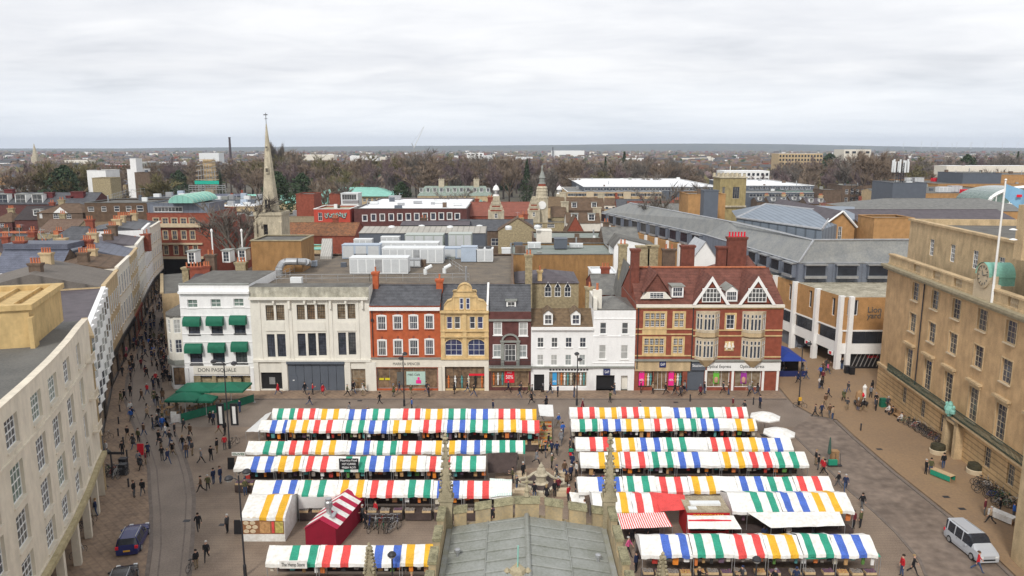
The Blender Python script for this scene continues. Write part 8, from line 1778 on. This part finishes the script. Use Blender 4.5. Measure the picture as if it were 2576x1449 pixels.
def bike(x,y,rz,where,z=0,fc=None):
 fc=rp.choice([0,0,1,1,2,3,4,5,6]) if fc is None else fc
 o=dup(bk,(x,y,z),rz,'%s bicycle %s'%(FN[fc],where),None,None,nb_[0]==0);nb_[0]+=1
 f=next(c for c in o.children if c.name.startswith('frame'));f.material_slots[0].link='OBJECT';f.material_slots[0].material=FM[fc]
for k in range(26):q=k/23;p=G(2262+q*108,1068+q*62);bike(p.x+1.0+rp.uniform(-.2,.2),p.y,R(-20)+rp.uniform(-.25,.25),'in the long rack left of the portal',.1)
for k in range(18):q=k/17;p=G(2452+q*85,1222+q*62);bike(p.x+rp.uniform(-.5,.9),p.y,R(-20)+rp.uniform(-.6,.6),'in the tangle right of the portal',.1)
for k in range(9):p=G(262+k*6,1192+(k%3)*5);bike(p.x,p.y,R(60)+rp.uniform(-.6,.6),'by the finger signpost',.09)
for k in range(11):p=G(930+k*7,1325+(k%2)*10);bike(p.x,p.y,R(80)+rp.uniform(-.5,.5),'in the rack behind the front left row')
for u,v,a,w,c in((1004,978,0,'left one before the cafe poster',0),(1043,977,0,'right one before the cafe poster',5),(1085,976,10,'by the ornate shop pier',0),(1384,982,0,'with orange basket before the white shop',2),(1433,982,0,'middle one before the white shop',0),(1472,982,0,'right one before the white shop',1),(2012,1026,-20,'leaning on the gazebo lamp',1),(2080,934,0,'before the shopping centre pillars',0),(268,1104,0,'on the pavement beside the bollards',1),(589,1120,60,'locked to the banner lamp',1),(484,1432,80,'pushed by a person at bottom left',1),(213,1335,60,'under the arcade',0),(222,1322,60,'farther under the arcade',0),(198,1400,70,'with silver wheel at the arcade pier',5),(396,1078,70,'wheeled across the road bend',1)):p=G(u,v);bike(p.x,p.y,R(a),w,.1 if v<985 else 0,c)
# ================================================================ cars
def car(name,label,cat,u,v,ang,L,Wd,H,paint,van=False,plate=None):
 p=G(u,v);t=thing(name,label,cat,(0,0,0));Z=MB()
 if van:prof=[(-.5,.3,.30),(-.5,.80,.55),(-.495,.98,.92),(-.47,1,1),(.12,1,1),(.18,.98,.97),(.33,.62,.60),(.47,.5,.46),(.5,.42,.30)]
 else:prof=[(-.5,.35,.3),(-.5,.62,.55),(-.47,.70,.68),(-.40,.97,.97),(-.1,1,1),(.08,.97,.97),(.24,.65,.66),(.44,.55,.5),(.5,.42,.30)]
 hb=.18;xs=[-.5,-.47,-.40,-.30,-.1,.05,.12,.2,.28,.36,.46,.5]
 top=lambda f:[a for a in[(q[0],q[1]) for q in prof]]
 def zt(x):
  P=[(q[0],q[1]) for q in prof if True];P=sorted(P)
  for(a,b),(c,d) in zip(P,P[1:]):
   if a<=x<=c:return b if c==a else b+(d-b)*(x-a)/(c-a)
  return P[-1][1]
 belt=.56 if not van else.54;n=len(xs);rings=[]
 for x in xs:
  tap=1-.10*max(0,abs(x)-.35)/.15;h=zt(x);wl=Wd/2*tap;wt=wl*(.97 if h<=belt+.08 else.76 if not van else.84);zb=.22;hb_=min(h,belt)
  rings.append([(x*L,-wl*.96,zb),(x*L,-wl,zb+.25),(x*L,-wl*.97,hb_*H),(x*L,-wt,h*H-.04),(x*L,-wt*.8,h*H),(x*L,wt*.8,h*H),(x*L,wt,h*H-.04),(x*L,wl*.97,hb_*H),(x*L,wl,zb+.25),(x*L,wl*.96,zb)])
 Z.v=[q for r in rings for q in r]
 gi=[]
 for i in range(n-1):
  for k in range(9):
   a=i*10+k;Z.f.append((a,a+10,a+11,a+1));xm=(xs[i]+xs[i+1])/2;hm=(zt(xs[i])+zt(xs[i+1]))/2
   glass=(k in(2,6) and hm>belt+.22 and-.46<xm<.27)
   ws=k in(3,4,5) and((.12<xm<.30) if van else(.08<xm<.24 or xm<-.40 and xm>-.47))
   Z.m.append(1 if glass or ws else 0)
  Z.f.append((i*10+9,i*10+19,i*10+10,i*10));Z.m.append(0)
 Z.f.append(tuple(range(9,-1,-1)));Z.m.append(0);Z.f.append(tuple((n-1)*10+k for k in range(10)));Z.m.append(0)
 body=Z.build('body',[paint,m_dark],t)
 if van:m=MB();m.box(-.502*L-.01,-.498*L,-.36*Wd,.36*Wd,.6*H,.88*H);m.build('rear_window',m_dark,t)
 for s in(-1,1):
  for xx in(-.40,-.19,.02):m=MB();m.hexa([(xx*L-.05,s*Wd*.488,belt*H),(xx*L+.05,s*Wd*.488,belt*H),(xx*L+.05,s*Wd*.45,belt*H),(xx*L-.05,s*Wd*.45,belt*H),(xx*L-.05,s*Wd*(.43 if van else.39),H-.04),(xx*L+.05,s*Wd*(.43 if van else.39),H-.04),(xx*L+.05,s*Wd*.36,H-.04),(xx*L-.05,s*Wd*.36,H-.04)]);m.build('window_pillar',paint,t)
  for xx in(-.31,.31):
   m=MB();m.lathe([(.25,-.1),(.32,-.08),(.32,.08),(.25,.1)],(0,0,0),14);m.v=[(xx*L+a,s*Wd*.455+c,.32+b) for a,b,c in m.v];w=m.build('wheel',m_black,t);m=MB();m.lathe([(.2,-.115),(.2,.115)],(0,0,0),10);m.v=[(xx*L+a,s*Wd*.455+c,.32+b) for a,b,c in m.v];m.build('rim',m_galv,w)
  m=MB();m.box(L*.44,L*.502,s*Wd*.34-.14,s*Wd*.34+.14,.58,.74);m.build('headlight',m_acw,t);m=MB();m.box(-L*.503,-L*.47,s*Wd*.4-.12,s*Wd*.4+.12,.72,.95);m.build('tail_light',m_shopred,t)
  m=MB();m.box(L*.14,L*.18,s*Wd*.5,s*Wd*.5+s*.16 if s>0 else-Wd*.5,.9,1.02) if s>0 else m.box(L*.14,L*.18,-Wd*.5-.16,-Wd*.5,.9,1.02);m.build('wing_mirror',paint,t);m=MB();m.box(-L*.38,L*.06,s*Wd*.33-.02,s*Wd*.33+.02,H+.0,H+.05);m.build('roof_rail',m_galv,t)
  for xx in(-.12,.1):m=MB();m.box(xx*L,xx*L+.02,s*Wd*.485-.012,s*Wd*.485+.012,.35,.95*belt*H);m.build('door_seam',m_black,t)
 m=MB();m.box(-L*.504-.01,-L*.5,-.26,.26,.5,.62);pl=m.build('number_plate',STR['Y'],t);m=MB();m.box(L*.5,L*.504+.01,-.5,.5,.38,.5);m.build('grille',m_black,t)
 t.location=tuple(p);t.rotation_euler=(0,0,ang);ROOT[t.name]=tuple(p);return t
cp=mat('dark blue car paint',(.02,.025,.12),.05,rough=.25,spec=.6);bp=mat('black car paint',(.015,.015,.017),.05,rough=.25,spec=.6);sp_=mat('silver car paint',(.44,.46,.49),.03,rough=.35,metal=0,spec=.6)
car('parked_car','dark blue estate car seen from behind on the left pavement edge','car',337,1368,R(103),4.5,1.85,1.48,cp)
car('parked_car','black car cut off by the bottom edge at left','car',308,1478,R(106),4.3,1.8,1.46,bp)
car('parked_van','silver people carrier with roof rails parked on the right roadway','van',2440,1385,R(-86),4.6,1.85,1.85,sp_,True)
p=G(1437,1152);t=thing('pushchair','green and red pushchair in the gap between the market blocks','pushchair',tuple(p));m=MB();m.box(p.x-.22,p.x+.22,p.y-.3,p.y+.2,.4,.6);m.build('seat',m_shopred,t);m=MB();m.lathe([(.3,0),(.26,.2),(.05,.3)],p+Vector((0,.1,.75)),8);m.build('hood',m_greenst,t);m=MB();[m.tube((p.x+s*.2,p.y-.3,.1),(p.x+s*.2,p.y+.35,1.0),.02,n=4) for s in(-1,1)];m.build('chassis',m_iron,t)
for a in((-.22,-.3),(.22,-.3),(-.22,.3),(.22,.3)):m=MB();m.tube((p.x+a[0]-.02,p.y+a[1],.1),(p.x+a[0]+.02,p.y+a[1],.1),.1,n=10);m.build('wheel',m_black,t)
p=G(2108,1172);t=thing('sack_trolley','upright sack trolley loaded with green boxes on the right roadway','trolley',tuple(p));m=MB();[m.tube((p.x+s*.25,p.y,.1),(p.x+s*.25,p.y+.2,1.3),.025,n=4) for s in(-1,1)];m.box(p.x-1.2,p.x+.3,p.y-.35,p.y,.12,.18);m.build('frame',m_iron,t);m=MB();m.box(p.x-1.1,p.x-.2,p.y-.3,p.y-.02,.19,.75);m.build('box',m_greenst,t)
# the rest of the street crowd, beyond the three hundred that show largest
m=MB();pk=list(POSES)[:4]
for i in range(105):
 f=.68+.31*rp.random()**.8;a=along(W_l,f*.98);b=along(KR,f);k=rp.uniform(.25,1.2);x,y=a[0]+(b[0]-a[0])*k,a[1]+(b[1]-a[1])*k
 if i>80:x,y=rp.uniform(-90,-76),rp.uniform(160,184)
 me=PM[rp.choice(pk)][rp.random()<.3][0];hm_=PM['standing'][0][1];ca,sa=math.cos(i),math.sin(i);c=rp.choice([0,0,0,1,1,4,5,6,7,8])
 for q,hair in((me,0),(hm_,1)):
  o_=len(m.v);m.v+=[(x+v.co.x*ca-v.co.y*sa,y+v.co.x*sa+v.co.y*ca,v.co.z) for v in q.vertices]
  for p in q.polygons:m.f.append(tuple(o_+j for j in p.vertices));m.m.append(3 if hair else(c if p.material_index==0 else(1,2,3)[p.material_index-1]))
o=m.build('crowd',[JM['black'],TM['dark'],SK[0],SH,JM['navy'],JM['charcoal'],JM['maroon'],JM['grey'],JM['brown']],smooth=True);tag(o,'dense crowd filling the far part of the shopping street','crowd',kind='stuff')
for i,(u,v) in enumerate(((2212,1130),(2180,1090),(2075,1025),(2420,1280),(2380,1250),(2470,1350),(470,1310),(300,1385),(905,1008),(1700,1012),(1330,1060),(560,1320))):
 p=G(u,v,.012 if not(2200<u or v==1385) else.1);t=MB();t.box(p.x-.3,p.x+.3,p.y-.22,p.y+.22,p.z,p.z+.012);tag(t.build('drain_cover',m_iron),'flat iron drain cover set in the paving','drain cover','iron drain covers')
# ================================================================ bare winter trees, far town, hills
rt=random.Random(5)
def bark(n,a,b):return mat(n,a,c2=b,scale=.8,fine=6)
BK=[bark('brown twigs',(.17,.125,.085),(.25,.19,.14)),bark('purple brown twigs',(.15,.105,.105),(.21,.16,.155)),bark('olive twigs',(.13,.115,.05),(.20,.17,.08)),bark('grey brown twigs',(.13,.11,.09),(.20,.175,.15))]
m_ever=mat('evergreen needles',(.028,.05,.022),scale=.5,c2=(.06,.085,.04));m_trunk=mat('dark bark',(.07,.055,.045),.3,1)
def bare_tree(h,w,seed,up=.5,dens=1.0,low=.22):
 r=random.Random(seed);T,C_=MB(),MB()
 def limb(m,p,d,L,rad,dep):
  q=p+d*L;m.tube(p,q,rad,rad*.62,5 if dep<2 else 3,cap=False)
  if dep>=5:return
  for _ in range((4,4,4,4,4)[dep] if dep else 6):
   f=r.uniform(.35,1.0) if dep else r.uniform(.45,1)
   a=r.uniform(0,6.283);sp=r.uniform(.35,.95)*(1-up*.45);nd=(d*1.0+Vector((math.cos(a)*sp,math.sin(a)*sp,up*.35))).normalized();nl=L*r.uniform(.52,.78)
   s=p+d*L*f
   if dep<3:limb(C_ if dep>=0 else m,s,nd,nl,max(.03,rad*.5),dep+1)
   else:
    for k in range(int(4*dens)):
     e=(nd+Vector((r.uniform(-.6,.6),r.uniform(-.6,.6),r.uniform(-.25,.5)))).normalized()*nl*r.uniform(.6,1.5);o=Vector((r.uniform(-1,1),r.uniform(-1,1),r.uniform(-1,1))).normalized()*.085
     C_.poly([s-o,s+o,s+e])
 limb(T,Vector((0,0,0)),Vector((r.uniform(-.04,.04),0,1)).normalized(),h*.42,h*.018,0)
 zs=max(v[2] for v in C_.v);xs=max(abs(v[0]) for v in C_.v);kx,kz=(w/2)/xs,h/zs
 C_.v=[(x*kx,y*kx,z*kz) for x,y,z in C_.v];T.v=[(x*kx,y*kx,z*kz) for x,y,z in T.v];return T,C_
def ever_tree(h,w,seed,round_=True):
 r=random.Random(seed);T,C_=MB(),MB();T.tube((0,0,0),(0,0,h*.8),h*.02,h*.006,6)
 for k in range(1500):
  f=r.random();z=h*(.12+.88*f);R0=w/2*((math.sin(math.pi*(f*.85+.12))) if round_ else(1-f))*(.7+.3*noise.noise(Vector((f*4,seed,0))));a=r.uniform(0,6.283);q=R0*r.random()**.35*(1+.25*math.sin(a*3+seed));c=Vector((q*math.cos(a),q*math.sin(a),z));s=w*.05
  C_.poly([c+Vector([r.uniform(-s,s) for _ in range(3)]) for _ in range(3)])
 return T,C_
PROTO=[]
for i,(h,w,up,dn,mt,nm,lb) in enumerate(((20,17,.3,1.3,0,'bare_tree','broad bare brown tree'),(23,14,.7,1.3,1,'bare_tree','tall bare purplish tree'),(18,16,.4,1.5,0,'bare_tree','spreading bare brown tree'),(14,13,.5,1.3,2,'bare_tree','olive yellow twigged tree'),(24,15,.6,.8,3,'bare_tree','tall open grey twigged tree'),(22,6,1.3,1.0,3,'poplar_tree','slim upright bare poplar'))):
 t=thing(nm,lb,'tree',(0,0,0));T,C_=bare_tree(h,w,11+i*7,up,dn);T.build('trunk',m_trunk,t);C_.build('crown',BK[mt],t);PROTO.append([t,True,h,lb])
for h,w,rd,lb in((14,12,True,'dark green evergreen tree'),(17,8,False,'dark pointed conifer')):
 t=thing('evergreen_tree',lb,'tree',(0,0,0));T,C_=ever_tree(h,w,int(h),rd);T.build('trunk',m_trunk,t);C_.build('crown',m_ever,t);PROTO.append([t,True,h,lb])
def tree(k,x,y,hh,where,z=0):
 P=PROTO[k];s=hh/P[2];dup(P[0],(x,y,z),rt.uniform(0,6.28),P[3]+' '+where,'park trees behind the roofs' if 'belt' in where else None,(s*rt.uniform(.9,1.2),s*rt.uniform(.9,1.2),s),P[1]);P[1]=False
def tpx(k,u,vt,Y,where):p=FY(u,vt,Y);tree(k,p.x,Y,max(5,p.z*1.1),where)
# the park belt: crowns reach the measured skyline
SKY=[(0,440),(60,418),(130,400),(220,408),(300,412),(380,400),(450,398),(560,402),(640,396),(700,372),(760,392),(820,398),(900,394),(960,392),(1050,380),(1120,392),(1200,384),(1290,390),(1350,396),(1420,395),(1500,398),(1560,394),(1640,392),(1680,396),(1740,412),(1850,420),(1950,412),(2050,395),(2120,390),(2200,378),(2280,392),(2380,398),(2480,388),(2576,388)]
def sky(u):
 for(a,b),(c,d) in zip(SKY,SKY[1:]):
  if a<=u<=c:return b+(d-b)*(u-a)/(c-a)
 return 395
for row_,(Y,off,st) in enumerate(((420,26,38),(500,8,30),(580,0,26))):
 u=-10+row_*13
 while u<2590:
  uu=u+rt.uniform(-10,10);v=sky(min(2570,max(0,uu)))+off*rt.uniform(.5,1.6)+rt.uniform(-3,8)
  YY=Y+rt.uniform(-25,25)+(60 if uu>1700 else 0)+(40 if uu<600 else 0)
  k=rt.choices(range(8),[6,6,4,2,4,0,.4,.3])[0] if uu<1200 else rt.choices(range(8),[4,6,2,1,5,0,.4,.3])[0]
  if row_==0 and 1450<uu<2050:YY+=30
  tpx(k,uu,v,YY,'in the park belt');u+=st
for k,u,v,Y,wh in((5,684,352,560,'leftmost of a clump right of the spire'),(5,692,360,565,'in a clump right of the spire'),(5,700,364,570,'rightmost of a clump right of the spire'),(4,1052,378,470,'standing above the copper hall'),(6,697,448,300,'just right of the spire'),(6,760,450,330,'behind the copper hall corner'),(4,592,500,168,'close behind the red chapel'),(4,300,462,330,'right of the brown tower'),(3,390,440,330,'before the scaffolded tower'),(0,40,425,340,'among the far left terraces'),(3,90,412,350,'in the group at far left'),(0,130,406,360,'second in the group at far left'),(3,180,418,340,'right end of the group at far left'),(1,60,410,365,'behind the group at far left'),(6,160,432,335,'in front of the group at far left'),(0,820,455,300,'in front of the copper hall'),(4,870,450,290,'with branches over the copper roof'),(4,1140,478,270,'before the college range'),(6,1010,470,320,'at the right end of the copper hall'),(4,1660,470,205,'between the metal roof and the offices'),(4,1760,462,300,'left of the square church tower'),(0,2180,380,430,'large one right of the beige block'),(0,2225,395,420,'beside the phone mast'),(4,2130,402,400,'before the beige block')):
 tpx(k,u,v,Y,wh)
# far houses and landmarks
m_hr=[m_redtile,m_browntile,m_slate,m_slatebl];m_hw=[m_ivory,m_brown,m_redbrick,m_cream,m_tanst]
HW=['ivory','brown','red brick','cream','tan'];HRn=['red roofed','brown roofed','dark slate roofed','blue slate roofed']
for i in range(120):
 Y=rt.uniform(300,420) if i<34 else rt.uniform(640,1500);u=rt.uniform(10,2560);x=FY(u,420,Y).x;w,d,h=rt.uniform(9,20),rt.uniform(8,12),rt.uniform(5.5,9)
 if i<34 and(u>600 and u<1450):x=FY(rt.uniform(1460,2560),420,Y).x
 if rt.random()<.5:w*=1.4
 a,b=rt.randrange(5),rt.randrange(4);m=MB();t=thing('far_house','%s %s house %s'%(HW[a],HRn[b],'before the park trees' if Y<500 else 'far away'),'house',(x,Y,0),'distant houses')
 f=Fr([(x-w/2,Y),(x+w/2,Y)]);f.shell(m,0,w,0,h,d,top=False);m.poly([f.pt(0,0,0),f.pt(w,0,0),f.pt(w,0,h),f.pt(0,0,h)]);m.build('wall',m_hw[a],t);m=MB();pitched(m,x-w/2,x+w/2,Y,Y+d,h,h+rt.uniform(2.2,4));m.build('roof',[m_hr[b],m_hw[a]],t)
 for k in range(int(w/3)):m=MB();s=1.2+k*3;f.box(m,s,s+1.1,.0,.04,h-2.3,h-.8);m.build('window',m_dark,t)
 m=MB();m.box(x+w*.3,x+w*.3+1,Y+d/2-.4,Y+d/2+.4,h+1,h+5);m.build('chimney',m_redbrick,t)
def farb(name,label,u0,u1,vt,Y,z0,wm,rows,cols,depth=20,roofm=None,cat='building'):
 a,b=FY(u0,vt,Y),FY(u1,vt,Y);f=Fr([(a.x,Y),(b.x,Y)]);z=a.z;t=thing(name,label,cat,((a.x+b.x)/2,Y,0));m=MB();f.shell(m,0,f.len,0,z,depth,ti=1);m.poly([f.pt(0,0,0),f.pt(f.len,0,0),f.pt(f.len,0,z),f.pt(0,0,z)]);m.build('wall',[wm,roofm or m_whiteroof],t)
 for r_ in range(rows):
  for c in range(cols):s=f.len*(c+.2)/cols;m=MB();f.box(m,s,s+f.len*.55/cols,.0,.15,z-1.4-3.4*r_-1.8,z-1.4-3.4*r_);m.build('window',m_dark,t)
 return t
farb('beige_tower_block','square beige tower block rising above the right hand trees',2124,2192,376,640,0,m_ivory,1,4)
farb('white_office_block','white framed modern office block with dark glazing on the right',1822,1936,430,520,0,m_paint,2,10)
farb('balcony_flats','long pale block of balcony flats behind bare trees on the right',1960,2070,386,700,0,m_tanst,3,14)
farb('white_factory','big white factory shed on the horizon right of centre',1390,1470,379,2300,0,m_paint,0,0,80);t=farb('factory_flue','thin dark factory flue above the white shed',1390,1392,370,2290,0,m_iron,0,0,4,cat='chimney')
farb('white_science_block','white block with ribbon windows far left of the horizon',390,452,408,900,0,m_paint,1,8);farb('grey_college_block','long grey concrete block far left behind the trees',165,268,423,760,0,m_leadsheet,1,12)
farb('brown_spiky_block','dark brown block with spiky roof boxes far left',262,340,415,820,0,m_redbrick,3,9);farb('white_stadium_block','white angular building in the distance at centre',1174,1216,385,1300,0,m_paint,1,4);farb('white_stadium_wing','low white wing beside the distant angular building',1210,1244,391,1280,0,m_acw,0,0)
farb('pale_low_block','pale long low block left of centre in the distance',760,840,389,1200,0,m_ivory,0,0);farb('white_canopy_hall','white roofed long hall at the far right among trees',2382,2600,417,470,0,m_ivory,0,0,14)
farb('concrete_grid_block','small pale concrete block with window grid right of the slim tower',341,369,408,560,0,m_leadsheet,3,4)
for i,(u,v0,w) in enumerate(((160,403,60),(500,385,50),(880,392,70),(930,395,40),(1290,395,50),(1560,398,60),(1700,398,70),(1990,395,50),(2330,402,50))):
 farb('distant_pale_block',['first','second','third','fourth','fifth','sixth','seventh','eighth','ninth'][i]+' from the left of the low pale blocks in the distance',u,u+w,v0,1000+90*i,0,[m_ivory,m_acw,m_paint][i%3],0,0)
# brick flue, distant spire, crane
Y=1500;p=FY(577,345,Y);t=thing('tall_brick_flue','tall dark brick power station chimney on the left horizon','chimney',(p.x,Y,0));m=MB();m.lathe([(2.6,0),(1.9,p.z-1.5),(2.3,p.z-1.4),(2.3,p.z)],(p.x,Y,0),12);m.build('shaft',mat('soot brick',(.06,.04,.04)),t)
Y=1100;p=FY(85,361,Y);t=thing('distant_church_spire','tiny pale church spire on the far left horizon','church',(p.x,Y,0));m=MB();m.box(p.x-4,p.x+4,Y-4,Y+4,0,20);m.build('tower',m_towst,t);m=MB();m.lathe([(4,19),(.2,p.z)],(p.x,Y,0),8);m.build('spire',m_towst,t)
Y=1300;b=FY(1042,400,Y);c=FY(1041,372,Y);tp=FY(1067,318,Y);bk_=FY(1036,361,Y);t=thing('tower_crane','thin luffing tower crane on the horizon','crane',(b.x,Y,0));m=MB();m.tube((b.x,Y,0),tuple(c),.9,n=4);m.build('mast',m_galv,t);m=MB();m.tube(tuple(c),tuple(tp),.7,.35,n=4);m.build('jib',m_acw,t);m=MB();m.tube(tuple(c),tuple(bk_),.7,n=4);m.tube(tuple(bk_),tuple(tp),.12,n=3);m.build('counter_jib',m_galv,t)
for i in range(12):
 u=(2272,2317,2342,2357,2394,2406,2440,2443,2477,2521,2557,2561)[i];Y=6500+(i%3)*500;b=FY(u,374,Y);h=FY(u,361-(i%2)*2,Y);t=thing('wind_turbine','tiny white wind turbine on the right horizon','wind turbine',(b.x,Y,0),'wind turbines on the horizon');m=MB();m.tube((b.x,Y,20),(b.x,Y,h.z),2,1.2,5);m.build('mast',m_acw,t)
 for k in range(3):a=R(90+120*k+i*17);m=MB();m.tube((b.x,Y-3,h.z),(b.x+22*math.cos(a),Y-3,h.z+22*math.sin(a)),1.4,.4,4);m.build('blade',m_acw,t)
# continuous far wood and town: nobody could count it
m=MB()
for i in range(15000):
 Y=600*(1/(1-rt.random()*.90));
 if Y>7000:continue
 x=rt.uniform(-.78,.78)*Y;w=rt.uniform(4,9)*(1+Y/2500);h=rt.uniform(7,15);n_=5;b=len(m.v)
 if noise.noise(Vector((x*.004,Y*.004,2)))<-.12:continue
 for(rr,zz) in((.7,.0),(1.0,.45),(.75,.8)):
  for k in range(n_):a=6.283*k/n_+i;q=rr*w/2*rt.uniform(.75,1.25);m.v.append((x+q*math.cos(a),Y+q*math.sin(a),h*zz*rt.uniform(.9,1.1)))
 m.v.append((x,Y,h));mi=rt.choice([0,0,1,1,2,3,4])
 for r_ in range(2):
  for k in range(n_):j=(k+1)%n_;m.f.append((b+r_*n_+k,b+r_*n_+j,b+(r_+1)*n_+j,b+(r_+1)*n_+k));m.m.append(mi)
 for k in range(n_):m.f.append((b+2*n_+k,b+2*n_+(k+1)%n_,b+15));m.m.append(mi)
o=m.build('far_wood',BK+[m_ever]);tag(o,'distant mass of bare woods spreading over the plain to the horizon','woodland',kind='stuff')
m=MB()
for i in range(1500):
 Y=800*(1/(1-rt.random()*.85));x=rt.uniform(-.75,.75)*Y;w=rt.uniform(8,26);h=rt.uniform(6,12);d=9
 m.box(x,x+w,Y,Y+d,0,h,rt.choice([0,1,2,3]));m.hexa([(x,Y,h),(x+w,Y,h),(x+w,Y+d,h),(x,Y+d,h),(x,Y+d/2-.1,h+3),(x+w,Y+d/2-.1,h+3),(x+w,Y+d/2,h+3),(x,Y+d/2,h+3)],rt.choice([4,5]))
o=m.build('far_town',[m_ivory,m_brown,m_redbrick,m_paint,m_slate,m_browntile]);tag(o,'distant scatter of houses and sheds among woods below the horizon','far town',kind='stuff')
m=MB();N=80
def hz_(x):return 20+55*max(0,noise.noise(Vector((x*.00022,1.3,0)))+.15+.35*(x>500)*min(1,(x-500)/2500))
for i in range(N):
 xa,xb=-7500+15000*i/N,-7500+15000*(i+1)/N;m.poly([(xa,7600,-.01),(xb,7600,-.01),(xb,8600,hz_(xb)),(xa,8600,hz_(xa))]);m.poly([(xa,8600,hz_(xa)),(xb,8600,hz_(xb)),(xb,9800,hz_(xb)*.8),(xa,9800,hz_(xa)*.8)])
struct('hills',m,mat('far fields',(.05,.06,.05),scale=.002,c2=(.12,.12,.08),fine=5))
# ---- air
hm=bpy.data.materials.new('haze air');hm.use_nodes=True;nt=hm.node_tree;nt.nodes.clear();ou=nt.nodes.new('ShaderNodeOutputMaterial');pv=nt.nodes.new('ShaderNodeVolumePrincipled');pv.inputs['Density'].default_value=HAZE;pv.inputs['Color'].default_value=(.74,.84,1,1);nt.links.new(pv.outputs[0],ou.inputs['Volume'])
m=MB();m.box(-9500,9500,-350,10400,-1.1,150);o=m.build('haze',hm);o['kind']='stuff';o['label']='thin blue haze lying over the distant town and plain';o['category']='haze'
# ================================================================ every label singles one thing out
from collections import defaultdict
for _ in range(2):
 D_l=defaultdict(list)
 for o in THINGS:
  if o.get('label'):D_l[o['label']].append(o)
 for L_,os_ in D_l.items():
  if len(os_)<2:continue
  if any(k in L_ for k in('bicycle','crate of','person','cafe','house')) and len(os_)>1 and len(L_.split())>13:L_=' '.join(L_.split())
  os_.sort(key=lambda o:px(o.location)[0] if o.location.length>1 else 0)
  for i,o in enumerate(os_):
   w=ordinal(i)+' from left, '+L_
   o['label']=w
for o in THINGS:
 w=o['label'].split()
 if len(w)>16:print('LONG',len(w),o['label'])
